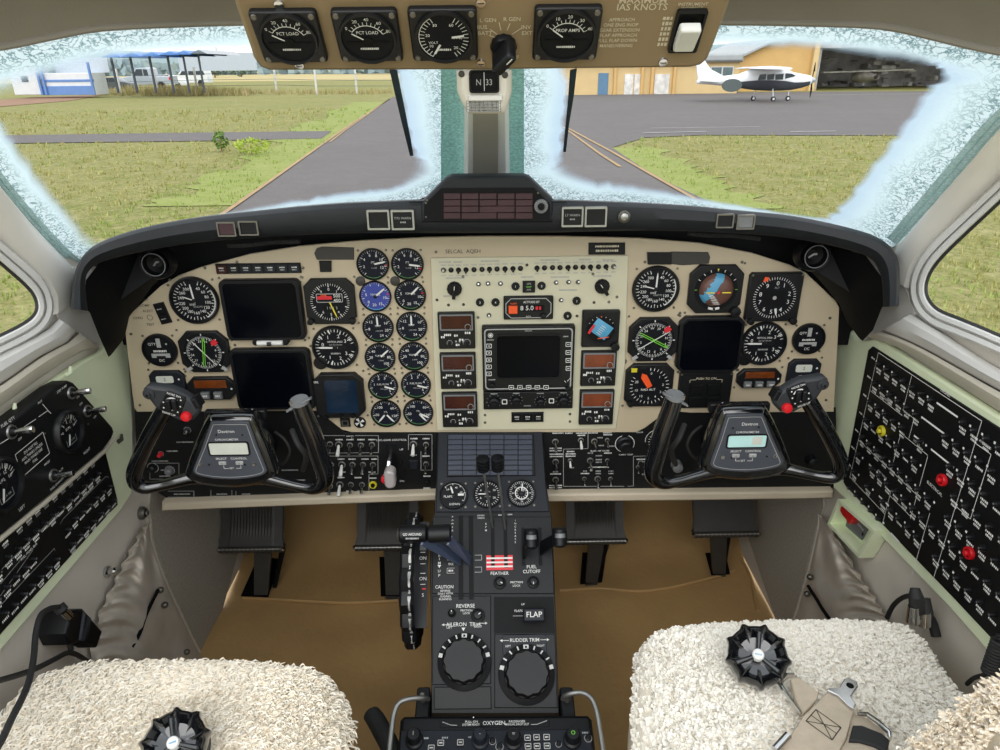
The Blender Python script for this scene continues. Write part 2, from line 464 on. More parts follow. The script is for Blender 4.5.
# ---- frost material: a milky crust whose coverage is stored per point
def frost_mat():
    m = bpy.data.materials.new('windshield_frost'); m.use_nodes = True
    nt = m.node_tree; N = nt.nodes; L = nt.links
    b = N['Principled BSDF']; b.inputs['Roughness'].default_value = .35
    at_ = N.new('ShaderNodeAttribute'); at_.attribute_name = 'cover'
    tc = N.new('ShaderNodeTexCoord')
    vo = N.new('ShaderNodeTexVoronoi'); vo.feature = 'DISTANCE_TO_EDGE'; vo.inputs['Scale'].default_value = 75
    n1 = N.new('ShaderNodeTexNoise'); n1.inputs['Scale'].default_value = 28; n1.inputs['Detail'].default_value = 5
    L.new(tc.outputs['Object'], n1.inputs['Vector'])
    mx0 = N.new('ShaderNodeMixRGB'); mx0.inputs['Fac'].default_value = .12
    L.new(tc.outputs['Object'], mx0.inputs[1]); L.new(n1.outputs['Color'], mx0.inputs[2]); L.new(mx0.outputs[0], vo.inputs['Vector'])
    r1 = N.new('ShaderNodeValToRGB'); r1.color_ramp.elements[0].position = .0; r1.color_ramp.elements[1].position = .12
    r1.color_ramp.elements[0].color = (*lin('5d8388'), 1); r1.color_ramp.elements[1].color = (*lin('dcebee'), 1)
    L.new(vo.outputs['Distance'], r1.inputs['Fac'])
    # veins only where the crust is thick
    r2 = N.new('ShaderNodeValToRGB'); r2.color_ramp.elements[0].position = .60; r2.color_ramp.elements[1].position = .95
    r2.color_ramp.elements[0].color = (0, 0, 0, 1); r2.color_ramp.elements[1].color = (1, 1, 1, 1)
    a2 = N.new('ShaderNodeAttribute'); a2.attribute_name = 'depth'
    n2 = N.new('ShaderNodeTexNoise'); n2.inputs['Scale'].default_value = 9; L.new(tc.outputs['Object'], n2.inputs['Vector'])
    ad = N.new('ShaderNodeMath'); ad.operation = 'ADD'; L.new(a2.outputs['Fac'], ad.inputs[0])
    mm = N.new('ShaderNodeMath'); mm.operation = 'MULTIPLY_ADD'; L.new(n2.outputs['Fac'], mm.inputs[0]); mm.inputs[1].default_value = .8; mm.inputs[2].default_value = -.1
    L.new(mm.outputs[0], ad.inputs[1]); L.new(ad.outputs[0], r2.inputs['Fac'])
    mx = N.new('ShaderNodeMixRGB'); L.new(r2.outputs['Color'], mx.inputs['Fac']); r3 = N.new('ShaderNodeValToRGB'); L.new(a2.outputs['Fac'], r3.inputs['Fac']); e3 = r3.color_ramp.elements
    e3[0].position = 0; e3[0].color = (*lin('c3d9ee'), 1); e3[1].position = .35; e3[1].color = (*lin('ddf0f5'), 1)
    for p_, c_ in ((.75, 'd6ecec'), (1.0, 'a3c6bf')): q_ = e3.new(p_); q_.color = (*lin(c_), 1)
    L.new(r3.outputs['Color'], mx.inputs[1])
    L.new(r1.outputs['Color'], mx.inputs[2]); L.new(mx.outputs[0], b.inputs['Base Color'])
    tl = N.new('ShaderNodeBsdfTranslucent'); L.new(mx.outputs[0], tl.inputs['Color'])
    ms = N.new('ShaderNodeMixShader'); ms.inputs['Fac'].default_value = .62
    L.new(b.outputs[0], ms.inputs[1]); L.new(tl.outputs[0], ms.inputs[2])
    tr = N.new('ShaderNodeBsdfTransparent')
    m2 = N.new('ShaderNodeMixShader'); L.new(at_.outputs['Fac'], m2.inputs['Fac']); L.new(tr.outputs[0], m2.inputs[1]); L.new(ms.outputs[0], m2.inputs[2])
    bp = N.new('ShaderNodeBump'); bp.inputs['Strength'].default_value = .5; bp.inputs['Distance'].default_value = .003
    L.new(vo.outputs['Distance'], bp.inputs['Height']); L.new(bp.outputs['Normal'], b.inputs['Normal'])
    L.new(m2.outputs[0], N['Material Output'].inputs['Surface'])
    return m
FROST = frost_mat()
DSEAL = mat('dark_slate_seal', '3c4a52', .5, var=.2, scale=90)
SEALG = mat('grey_green_seal', 'a3beb5', .5, h2='dbeae8', scale=30, stretch=(6, 6, 30), bump=.2, bscale=300, detail=6)
for _m in (SEALG,):
    _N = _m.node_tree.nodes; _L = _m.node_tree.links; _b = _N['Principled BSDF']; _t = _N.new('ShaderNodeBsdfTranslucent'); _x = _N.new('ShaderNodeMixShader'); _x.inputs['Fac'].default_value = .4
    _L.new(_b.inputs['Base Color'].links[0].from_socket, _t.inputs['Color']); _L.new(_b.outputs[0], _x.inputs[1]); _L.new(_t.outputs[0], _x.inputs[2]); _L.new(_x.outputs[0], _N['Material Output'].inputs['Surface'])

# (clear-edge pixel, pane-edge pixel, softness of the clear edge 0 hard .. 1 soft)
PANE_L = [((-60, 112), (-150, 100), .5), ((0, 98), (-60, 52), .36), ((25, 86), (0, 45), .36), ((60, 74), (50, 35), .36), ((110, 62), (100, 26), .36),
          ((180, 56), (180, 22), .36), ((260, 53), (260, 20), .36), ((330, 53), (340, 19), .36), ((386, 52), (461, 19), .5), ((395, 80), (462, 70), .05),
          ((403, 120), (462, 120), .05), ((411, 150), (462, 150), .08), ((412, 165), (461, 180), .5), ((405, 178), (440, 190), .4), ((385, 187), (400, 206), .3),
          ((350, 191), (350, 212), .25), ((300, 198), (300, 216), .3), ((250, 207), (250, 222), .4), ((200, 216), (200, 229), .4), ((150, 228), (150, 240), .4),
          ((112, 238), (110, 254), .5), ((93, 236), (77, 270), .45), ((72, 213), (58, 253), .35), ((45, 181), (28, 222), .3), ((18, 143), (-3, 184), .3), ((-5, 116), (-60, 110), .3)]
PANE_R = [((572, 60), (509, 19), .35), ((590, 51), (560, 19), .4), ((650, 50), (650, 20), .4), ((715, 50), (715, 21), .4), ((765, 49), (765, 22), .4), ((820, 51), (820, 22), .4),
          ((880, 60), (880, 25), .4), ((917, 65), (925, 34), .4), ((937, 68), (985, 48), .08), ((938, 82), (1075, 62), .05), ((925, 88), (1040, 92), .04), ((904, 122), (1000, 128), .04),
          ((880, 152), (965, 168), .04), ((853, 188), (930, 208), .05), ((830, 213), (897, 245), .08), ((815, 216), (880, 246), .15), ((780, 211), (820, 230), .3), ((740, 204), (770, 222), .3), ((700, 197), (720, 216), .3),
          ((660, 188), (665, 213), .3), ((620, 182), (620, 210), .3), ((590, 177), (580, 207), .3), ((571, 168), (530, 190), .4), ((564, 155), (510, 180), .15), ((566, 130), (509, 130), .05), ((570, 95), (509, 90), .05)]

def pane(name, pairs, seed):
    rnd = random.Random(seed)
    sp = smooth_path([(a[0], a[1], b[0], b[1], s) for a, b, s in pairs] and [V((a[0], a[1], b[0])) for a, b, s in pairs], 6, True)
    sp2 = smooth_path([V((b[1], s, 0)) for a, b, s in pairs], 6, True)
    n = len(sp); ins = []; outs = []; soft = []
    for i in range(n):
        ins.append((sp[i].x, sp[i].y)); outs.append((sp[i].z, sp2[i].x)); soft.append(max(.03, sp2[i].y))
    g = M()
    cx = sum(p[0] for p in ins) / n; cy = sum(p[1] for p in ins) / n
    rows = []
    for k in range(9):
        t = k / 8
        rows.append([WS(outs[i][0] * (1 - t) + (cx + .02 * (ins[i][0] - cx)) * t, outs[i][1] * (1 - t) + (cy + .02 * (ins[i][1] - cy)) * t) for i in range(n)])
    g.loft(rows, WINGL, True)
    g.f.append(tuple(8 * n + i for i in range(n))); g.fm.append(0)
    o = g.build(name, None, 60); o['kind'] = 'structure'
    # frost
    f = M(); cover = []; depth = []; K = 10; rows = []
    jit = [rnd.uniform(-1, 1) for _ in range(n)]
    for k in range(K + 1):
        t = k / K; row = []
        for i in range(n):
            j = (1.6 if soft[i] < .3 else .6) * (jit[i] + .6 * math.sin(i * 1.7 + seed)) * (1 - t)
            x = ins[i][0] * (1 - t) + outs[i][0] * t; y = ins[i][1] * (1 - t) + outs[i][1] * t
            dx, dy = outs[i][0] - ins[i][0], outs[i][1] - ins[i][1]; l = max(1, math.hypot(dx, dy))
            row.append(WS(x + dx / l * j, y + dy / l * j, .004))
            cv = min(1, t / soft[i]); cover.append((cv * cv * (3 - 2 * cv)) * (.97 if soft[i] < .6 else .95)); depth.append(t)
        rows.append(row)
    f.loft(rows, FROST, True)
    fo = f.build('frost', o, 60)
    for nm, dat in (('cover', cover), ('depth', depth)):
        a = fo.data.attributes.new(nm, 'FLOAT', 'POINT'); a.data.foreach_set('value', dat)
    fo['label'] = 'white frost crust along the edge of the glass'
    return o
w1 = pane('window_1', PANE_L, 3)
w2 = pane('window_2', PANE_R, 5)

# ---- centre post with the two teal seals
g = M()
c0 = [(462, 15), (463, 60), (464, 110), (464, 190)]; c1 = [(485, 15), (485, 60), (485, 110), (486, 190)]; c2 = [(509, 15), (509, 60), (509, 110), (510, 190)]
def col(c, near): return [WS(*p, near) for p in c]
mid1 = [(474, y) for _, y in c0]; mid2 = [(499, y) for _, y in c0]
g.loft([col(c0, .01), col(c0, .035), col([(x + 4, y) for x, y in c0], .05), col(mid1, .055), col(c1, .055), col(mid2, .055), col([(x - 4, y) for x, y in c2], .05), col(c2, .035), col(c2, .01)], POST)
post = structure('pillar_center', g)
s_ = M(); s_.loft([[WS(x, y, .058) for y in (15, 60, 110, 150, 184)] for x in (473, 474, 497, 498)], STRP); s_.build('center_strip', post, label='taupe strip down the middle of the post')
for nm, xa, xb in (('seal', 441, 464), ('seal', 508, 524)):
    s = M()
    ys = [15, 60, 110, 150, 182]
    s.loft([[WS(xa, y, .008) for y in ys], [WS(xa, y, .016) for y in ys], [WS((xa + xb) / 2, y, .02) for y in ys], [WS(xb, y, .016) for y in ys]], SEALT)
    s.build(nm, post, label='teal speckled window seal')

# dark bare edge of the inner glass beside the posts, and grey green seals along the outer edges
for o_, pts in ((w1, [(389, 68), (397, 70), (403, 100), (411, 140), (413.5, 156), (410, 156), (401, 120), (394, 90)]), (w2, [(577, 68), (574, 95), (569, 125), (566, 152), (563, 152), (565, 130), (568, 100), (570, 70)])):
    s = M(); s.add([WS(x, y, .006) for x, y in pts], [tuple(range(len(pts)))], DSEAL); s.build('seal', o_, label='dark slate edge strip of the inner glass')
for o_, A_, B_ in ((w1, [(-60, 112), (-3, 184), (28, 222), (58, 253), (76, 270)], [(-50, 106), (5, 177), (36, 215), (65, 246), (83, 262)]), (w2, [(1040, 92), (1000, 128), (965, 168), (930, 208), (897, 245)], [(1027, 84), (987, 120), (952, 161), (918, 201), (887, 238)])):
    s = M(); A2 = smooth_path([V(p) for p in A_], 6); B2 = smooth_path([V(p) for p in B_], 6)
    s.loft([[WS(*(a.lerp(b, t_)), w_) for a, b in zip(A2, B2)] for t_, w_ in ((0, .01), (.2, .016), (.45, .012), (.5, .004), (.6, .010), (.85, .009), (1, .005))], SEALG); s.build('seal', o_, label='grey green window seal streaked with frost')

# ---- side pillars, side windows, walls
WINPATH_R = [(1130, 78), (1060, 143), (1000, 200), (970, 228), (945, 252), (931, 269), (925, 285), (927, 299), (938, 311), (962, 321), (1000, 337), (1080, 374), (1200, 430)]
WINPATH_L = [(-140, 138), (-70, 200), (-15, 248), (8, 268), (25, 283), (35, 295), (38, 308), (33, 318), (20, 327), (0, 337), (-40, 357), (-100, 388), (-220, 450)]
def offs(path, d, sgn):
    out = []
    for i, p in enumerate(path):
        a = V(path[max(0, i - 1)]); b = V(path[min(len(path) - 1, i + 1)])
        t = (b - a).normalized(); nn = V((-t.y, t.x)) * sgn
        out.append((p[0] + nn.x * d, p[1] + nn.y * d))
    return out
def side(fr, path, sgn, A_edge, wallname, pilname, winname, framelabel):
    # path runs from the top of the pillar down, round the corner and back along the sill
    path = [tuple(p) for p in smooth_path([V((*p, 0)).to_2d() for p in path], 4)]
    P = lambda d, w: [fr.hit(x, y, w) for x, y in offs(path, d, sgn)]
    g = M(); g.loft([P(0, -.03), P(0, .004), P(2, .012), P(6, .014), P(8, .008), P(9, .013), P(14, .016), P(16, .006), P(17, -.004)], SILL)
    # glass
    cx = sum(p[0] for p in path) / len(path); cy = sum(p[1] for p in path) / len(path)
    q = M(); q.add([fr.hit(x, y, -.02) for x, y in path], [tuple(range(len(path)))], WINGL)
    wo = q.build(winname, None); wo['kind'] = 'structure'
    fo = g.build('window_frame', wo)
    s = M(); s.loft([P(-3, -.006), P(-3, .002), P(0, .006), P(1, .002)], RUB); s.build('window_seal', wo, label='dark rubber seal round the side window')
    # pillar
    k = len(path) // 2 + 2
    Bp = offs(path, 16, sgn)[:k]
    Ae = [tuple(p) for p in smooth_path([V(p) for p in A_edge], 6)]
    def resample(c, n):
        L = [0]
        for i in range(1, len(c)): L.append(L[-1] + math.dist(c[i], c[i - 1]))
        out = []
        for j in range(n):
            t = L[-1] * j / (n - 1); i = 1
            while i < len(c) - 1 and L[i] < t: i += 1
            f = (t - L[i - 1]) / max(1e-9, L[i] - L[i - 1])
            out.append(tuple(c[i - 1][z] + (c[i][z] - c[i - 1][z]) * f for z in range(len(c[0]))))
        return out
    n = 16
    a = [WS(*p, .0) for p in resample(Ae, n)]; a1 = [WS(*p, .02) for p in resample(Ae, n)]
    b = [fr.hit(*p, .006) for p in resample(Bp, n)]; b0 = [fr.hit(*p, -.01) for p in resample(Bp, n)]
    inn = V((1 if fr is LW else -1, -.35, 0)) * .012
    rows = [a, a1]
    for t in (.12, .4, .7, .92): rows.append([a1[i] * (1 - t) + b[i] * t + inn * (math.sin(math.pi * min(1, max(0, t * 1.0))) ** .5) for i in range(n)])
    rows += [b, b0]
    p = M(); p.loft(rows, PILL); structure(pilname, p)
    # wall below the window: drop the lower edge of the window to the floor
    low = []
    for x, y in offs(path, 12, sgn)[k - 8:]:
        h = fr.hit(x, y, 0)
        if h.y < 1.06 and h.z < 1.02 and (not low or h.y < low[-1].y - .002): low.append(h)
    X = fr.o.x
    top = [V((X, 1.8, .60)), V((X, 1.25, .82)), V((X, 1.08, .90))] + low + [V((X, .0, low[-1].z))]
    rows = []
    for t in (0, .25, .5, .75, 1): rows.append([V((X, v.y, v.z * (1 - t))) for v in top])
    w = M(); w.loft(rows, WALLG); wl = structure(wallname, w)
    # sill mouldings
    def S3(c, w_): return [fr.hit(x, y, w_) for x, y in c]
    n2 = 24; i_, o_, l_ = [resample([tuple(q) for q in smooth_path([V(q) for q in c], 5)], n2) for c in SILLS[wallname]]
    mixc = lambda a, b, t: [(p[0] * (1 - t) + q[0] * t, p[1] * (1 - t) + q[1] * t) for p, q in zip(a, b)]
    m = M(); m.loft([S3(i_, .001), S3(mixc(i_, o_, .06), .012), S3(mixc(i_, o_, .3), .022), S3(mixc(i_, o_, .6), .024), S3(mixc(i_, o_, .92), .016), S3(o_, .002)], SILL); m.build('sill_molding', wl, label='light grey rounded sill')
    m = M(); m.loft([S3(o_, .001), S3(mixc(o_, l_, .08), .016), S3(mixc(o_, l_, .4), .02), S3(mixc(o_, l_, .9), .015), S3(l_, .001)], SILLB); m.build('sill_ledge', wl, label='beige ledge under the sill')
    m = M(); m.X = fr.mat(); m.prism([fr.uv(*q, .004) for q in FOOT[wallname]], .001, .004, PILL); m.build('pillar_foot', wl)
    return wl
SILLS = {'wall_right': ([(912, 313), (940, 331), (1000, 369), (1080, 408), (1200, 470)], [(881, 331), (898, 337), (930, 352), (1000, 391), (1080, 432), (1200, 495)], [(864, 337), (880, 342), (897, 347), (930, 366), (1000, 412), (1080, 458), (1200, 525)]),
         'wall_left': ([(58, 318), (45, 331), (0, 353), (-60, 380), (-220, 455)], [(78, 332), (68, 342), (40, 357), (0, 385), (-60, 420), (-220, 510)], [(100, 348), (80, 352), (66, 361), (40, 378), (0, 407), (-60, 448), (-220, 560)])}
FOOT = {'wall_right': [(906, 290), (893, 258), (880, 262), (850, 290), (850, 340), (866, 339), (881, 332), (898, 338), (915, 314)], 'wall_left': [(54, 300), (74, 266), (90, 268), (118, 300), (118, 345), (99, 348), (78, 334), (60, 321)]}
wall_l = side(LW, WINPATH_L, -1, [(-150, 85), (-60, 112), (-3, 182), (28, 220), (58, 252), (76, 270), (82, 285)], 'wall_left', 'pillar_left', 'window_3', '')
wall_r = side(RW, WINPATH_R, 1, [(1075, 45), (1040, 88), (1000, 128), (965, 168), (930, 208), (898, 246), (889, 262)], 'wall_right', 'pillar_right', 'window_4', '')

# ---- ceiling / header
hd = [(-150, 100), (-60, 52), (0, 46), (50, 36), (100, 27), (180, 23), (260, 21), (340, 20), (462, 20), (510, 20), (600, 20), (720, 21), (800, 22), (880, 25), (930, 35), (985, 48), (1075, 64)]
hd = [tuple(p)[:2] for p in smooth_path([V((*p, 0)) for p in hd], 3)]
r0 = [WS(*p) for p in hd]; r1 = [WS(*p, .012) for p in hd]
rows = [r0, r1] + [[V((p.x * (1 + .18 * t), p.y + (-.62) * t, p.z + .14 * t ** .8 + (.0 if t == 0 else .004))) for p in r1] for t in (.04, .12, .24, .36)]
g = M(); g.loft(rows, HEAD); structure('ceiling', g)
g = M(); g.tube([WS(*p, .012) + V((0, 0, -.0005)) for p in hd], .004, HEAD, 8); o = structure('trim_1', g)

# ---- floor with foot ramp, firewall, unseen nose deck added to block light
rows = []
for j in range(41):
    y = .0 + 1.75 * j / 40
    row = []
    for i in range(33):
        x = -.655 + 1.31 * i / 32
        z = .0 if y < 1.42 else (y - 1.42) * .55
        wr = .004 * math.sin(9 * x + 14 * y) * math.sin(17 * y - 5 * x) + .003 * math.sin(31 * x + 7 * y) * math.sin(23 * y)
        row.append(V((x, y, z + wr - .006)))
    rows.append(row)
g = M(); g.loft(rows, TANF); fl = structure('floor', g, sharp=80)
# stitched seam lines across the floor covering
def fl_hit(px, py): return FLOORF.hit(px, py, 0.0)
for pts in ([(243, 597), (300, 600), (345, 602), (398, 600)], [(560, 590), (600, 588), (650, 590), (712, 577), (735, 570)], [(384, 600), (383, 575), (380, 550)], [(735, 548), (750, 575), (758, 610)]):
    q = [tuple(p) for p in smooth_path([V((*p, 0)).to_2d() for p in pts], 4)]
    m = M(); m.tube([fl_hit(*p) + V((0, 0, -.002)) for p in q], .004, TANF, 6); m.build('seam', fl)
g = M(); g.box(-.66, .66, 1.75, 1.77, -.02, .66, BLK2); structure('wall_front', g)
base = [WS(*b, .0) for a, b, s in PANE_L[13:22]][::-1] + [WS(*b) for a, b, s in PANE_R[14:23]][::-1]
base = [WS(77, 272)] + base + [WS(897, 250)]
base.sort(key=lambda p: p.x)
g = M(); g.loft([[p + V((0, 0, -.002)) for p in base], [V((p.x * 1.02, 1.45, p.z - .12)) for p in base], [V((p.x * 1.05, 1.80, p.z - .30)) for p in base]], PADB); structure('nose_light_block', g)  # unseen nose skin, added to keep sky light out of the footwell
# dark slots in the floor that the pedal arms pass through
for quad in ([(241, 598), (268, 599), (287, 550), (262, 550)], [(381, 598), (402, 598), (402, 548), (379, 548)], [(580, 586), (602, 584), (608, 543), (583, 545)], [(711, 577), (730, 576), (722, 540), (698, 530)]):
    m = M(); a = [fl_hit(*p) for p in quad]
    m.loft([[p + V((0, 0, .005)) for p in a], [p + V((0, 0, .0055)) for p in a]], BLK2, True); m.f.append((4, 5, 6, 7)); m.fm.append(0)
    m.build('pedal_slot', fl, label='black slot in the floor under a pedal')

# ================================================================== OUTSIDE THE WINDOWS
def ground_mat(name, cols, scale, bump, bscale):
    m = bpy.data.materials.new(name); m.use_nodes = True
    nt = m.node_tree; N = nt.nodes; L = nt.links; b = N['Principled BSDF']; b.inputs['Roughness'].default_value = .9
    b.inputs['Specular IOR Level'].default_value = .2
    tc = N.new('ShaderNodeTexCoord')
    prev = None
    for i, (sc, st) in enumerate(scale):
        nz = N.new('ShaderNodeTexNoise'); nz.inputs['Scale'].default_value = sc; nz.inputs['Detail'].default_value = 6
        nz.inputs['Roughness'].default_value = .65
        L.new(tc.outputs['Object'], nz.inputs['Vector'])
        rp = N.new('ShaderNodeValToRGB'); rp.color_ramp.elements[0].position = .38; rp.color_ramp.elements[1].position = .62
        L.new(nz.outputs['Fac'], rp.inputs['Fac'])
        mx = N.new('ShaderNodeMixRGB'); ml = N.new('ShaderNodeMath'); ml.operation = 'MULTIPLY'; ml.inputs[1].default_value = st
        L.new(rp.outputs['Color'], ml.inputs[0]); L.new(ml.outputs[0], mx.inputs['Fac'])
        if prev is None: mx.inputs[1].default_value = (*lin(cols[0]), 1)
        else: L.new(prev, mx.inputs[1])
        mx.inputs[2].default_value = (*lin(cols[i + 1]), 1); prev = mx.outputs[0]
    L.new(prev, b.inputs['Base Color'])
    n2 = N.new('ShaderNodeTexNoise'); n2.inputs['Scale'].default_value = bscale; n2.inputs['Detail'].default_value = 5; L.new(tc.outputs['Object'], n2.inputs['Vector'])
    bp = N.new('ShaderNodeBump'); bp.inputs['Strength'].default_value = bump; bp.inputs['Distance'].default_value = .1
    L.new(n2.outputs['Fac'], bp.inputs['Height']); L.new(bp.outputs['Normal'], b.inputs['Normal'])
    return m
GRASS = ground_mat('grass_ground', ['97905a', '7a823f', 'aaa072', '6c7038'], [(.25, .8), (1.6, .75), (9, .75)], .9, 14)
ASPH = ground_mat('asphalt', ['686361', '706b69', '5d5958', '787371'], [(.3, .7), (2.2, .5), (30, .5)], .3, 60)
FIELD = ground_mat('dry_field', ['b8a678', 'a59a62', 'c2b288', 'a39560'], [(.02, .7), (.1, .6), (.6, .5)], .3, 2)
DIRT = ground_mat('red_dirt', ['8d6a52', '9b7a62', '7a5a44', 'a08a78'], [(.5, .7), (2, .5), (9, .5)], .4, 10)
LINEY = mat('faded_yellow_paint', 'a88a52', .7, h2='94765a', scale=3)
LINEW = mat('faded_white_paint', 'b5b0ac', .7, h2='9c9794', scale=3)
BLADE = mat('grass_blades', '8a8a45', .8, h2='b0a76e', island=True)
BLADEG = mat('lush_grass_blades', '7d9340', .8, h2='9aa558', island=True)
WEEDM = mat('dry_weeds', '8a8a4a', .9, h2='b7a37c', island=True)
LEAFM = mat('shrub_leaves', '4d6a34', .8, h2='7f9a45', island=True)
LEAFY = mat('yellow_green_leaves', '8aa32f', .8, h2='b0bf4a', island=True)
TREEM = mat('tree_leaves', '4d6151', .9, h2='71846c', island=True)
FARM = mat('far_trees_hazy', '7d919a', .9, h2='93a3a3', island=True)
TANW = mat('tan_render', 'cfa96c', .7, var=.05, scale=1)
TANW2 = mat('cream_render', 'd3b885', .7, var=.05, scale=1)
ROOFG = mat('grey_metal_roof', '9fa3a3', .5, var=.05, scale=2)
BLUD = mat('blue_door_paint', '5b7f9d', .5, var=.06, scale=3)
BLUP = mat('blue_wall_paint', '6488c0', .5, var=.06, scale=2)
BLUR = mat('blue_awning', '2f6fc0', .5, var=.08, scale=2)
WHTW = mat('white_wall_paint', 'd5d8da', .6, var=.04, scale=2)
CORR = mat('corrugated_sheet', 'b3bcc6', .5, var=.06, scale=3, stretch=(6, 1, .1))
POSTM = mat('dark_steel_post', '3c4450', .5, var=.1, scale=4)
CONC = mat('white_concrete_post', 'c3c2bb', .8, var=.08, scale=6)
DARKI = mat('hangar_interior', 'a3a09e', .8, var=.3, scale=.8)
DARKJ = mat('hangar_clutter', 'd8d5cf', .7, var=.25, scale=2)
GLZ = mat('building_window_glass', '5a6b6b', .15, var=.2, scale=2)
ACW = mat('aircraft_white', 'e8e9ea', .25, var=.02, scale=4, coat=.3)
ACD = mat('aircraft_dark_belly', '474b52', .4, var=.1, scale=4)
ACG = mat('registration_mask_grey', '56605f', .5, var=.05, scale=4)
CARS = mat('silver_car_paint', 'a9b2ba', .3, .3, var=.04, scale=4, coat=.5)
CARW = mat('white_car_paint', 'd8dadb', .3, var=.03, scale=4, coat=.5)
CARD = mat('dark_car_paint', '4a5054', .3, .2, var=.06, scale=4, coat=.5)
CARGL = mat('car_glass', '2b343a', .1, var=.1, scale=4)
TYRE = mat('tyre_rubber', '232323', .8, var=.1, scale=9)

def gp(px, py, dz=0.0):
    p = GND.hit(px, py); return V((p.x, p.y, p.z + dz))
def flat(name, pts, m, dz, world=False):
    g = M(); P = [p if world else gp(*p, dz) for p in pts]
    if area2(P) < 0: P = P[::-1]
    g.add([(p[0], p[1], GZ + dz) for p in P], [tuple(range(len(P)))], m)
    o = g.build(name); o['kind'] = 'structure'
    return P
g = M(); N_ = 60
g.add([(-900, -20, GZ), (900, -20, GZ), (900, 1500, GZ), (-900, 1500, GZ)], [(0, 1, 2, 3)], GRASS); structure('ground', g)
_y0 = gp(300, 81).y
flat('field', [(-900, _y0 + 25), (-60, _y0), (gp(388, 81).x, _y0), (gp(388, 81).x - .1 * 900, _y0 + 900), (-900, _y0 + 900)], FIELD, .03, True)
ASPH_W = flat('road_taxiway', [(40, 340), (232, 206), (310, 154), (393, 97), (560, 93.5), (1500, 88), (1500, 137), (890, 136), (700, 135.5), (645, 138), (612, 148), (640, 167), (668, 183), (760, 227), (900, 300)], ASPH, .02)
ROAD_W = flat('path_asphalt', [(-300, 140), (0, 136), (200, 133), (332, 131.5), (322, 139), (200, 141.5), (0, 144), (-300, 149)], ASPH, .025)
DIRT_W = flat('path_dirt', [(-300, 104), (0, 100), (40, 97), (105, 95), (70, 101), (0, 107), (-300, 114)], DIRT, .03)
def stripe(name, pts, wdt, m):
    P = [gp(*p) for p in pts]; g = M()
    for a, b in zip(P, P[1:]): g.line(a.x, a.y, b.x, b.y, wdt, m, GZ + .04)
    o = g.build(name); o['kind'] = 'structure'
stripe('road_marking', [(391, 98.5), (352, 124), (268, 184), (200, 232)], .10, LINEY)
stripe('road_marking', [(390, 99), (345, 131), (330, 143)], .09, LINEY)
stripe('road_marking', [(562, 127), (600, 155), (620, 168)], .10, LINEY)
stripe('road_marking', [(566, 128), (612, 153), (662, 182), (720, 215)], .10, LINEY)
stripe('road_marking', [(643, 134), (706, 132.3)], .18, LINEW)
stripe('road_marking', [(650, 129), (760, 127.5)], .10, LINEW)
stripe('road_marking', [(790, 132.6), (836, 132)], .18, LINEW)
stripe('road_marking', [(815, 95.5), (930, 94)], .25, LINEW)

_rj = random.Random(4)
GRASSG = ground_mat('lush_ground', ['8b9450', '7e8c42', '9ba060', '858b4e'], [(.4, .8), (2, .7), (7, .6)], .8, 9)
def verge(pts, wfn):
    e = smooth_path([V((gp(*p).x, gp(*p).y)) for p in pts], 10); g = M()
    g.loft([[V((p.x, p.y, GZ + .015)) for p in e], [V((p.x + wfn(p), p.y, GZ + .015)) for p in e]], GRASSG); o = g.build('lush_verge'); o['kind'] = 'structure'
verge([(232, 206), (268, 184), (310, 154), (350, 126), (385, 102)], lambda p: -1.0 - .035 * p.y + _rj.uniform(-.3, .3) * (1 + .03 * p.y))
verge([(720, 210), (668, 183), (640, 167), (612, 148)], lambda p: .8 + .03 * p.y + _rj.uniform(-.4, .4))
def inside(p, poly):
    c = False; n = len(poly)
    for i in range(n):
        a, b = poly[i], poly[i - 1]
        if (a[1] > p[1]) != (b[1] > p[1]) and p[0] < (b[0] - a[0]) * (p[1] - a[1]) / (b[1] - a[1]) + a[0]: c = not c
    return c
rnd = random.Random(11)
def tuft(g, x, y, h, sp, nb, m, z0=GZ, wd=.012):
    for _ in range(nb):
        a = rnd.uniform(0, 6.28); r = rnd.uniform(0, sp); hh = h * rnd.uniform(.6, 1.2); l = rnd.uniform(.1, .6) * hh
        bx, by = x + r * math.cos(a), y + r * math.sin(a); c, s = math.cos(a + 1.6) * wd, math.sin(a + 1.6) * wd
        g.add([(bx - c, by - s, z0), (bx + c, by + s, z0), (bx + l * math.cos(a), by + l * math.sin(a), z0 + hh)], [(0, 1, 2)], m)
ga, gb = M(), M()
n = 0
while n < 15000:
    y = 3.0 * (50 / 3.0) ** rnd.random(); x = rnd.uniform(-1.0, 1.15) * (y * 1.05 + 3)
    if inside((x, y), ASPH_W) or inside((x, y), ROAD_W) or y > 52: continue
    n += 1
    edge = any(math.hypot(x - p[0], y - p[1]) < .001 for p in ())
    green = inside((x + 1.6 + .03 * y, y), ASPH_W) and x < 0 or (inside((x - 1.2, y), ASPH_W) and x > 0) or rnd.random() < .12
    tuft(gb if green else ga, x, y, .05 + .002 * y, .1 + .004 * y, 4, BLADEG if green else BLADE, wd=.006 + .0006 * y)
o = ga.build('grass'); o['label'] = 'dry yellow green grass covering the airfield beside the taxiway'; o['category'] = 'grass'; o['kind'] = 'stuff'
o = gb.build('lush_grass'); o['label'] = 'brighter green grass growing along the edge of the taxiway'; o['category'] = 'grass'; o['kind'] = 'stuff'
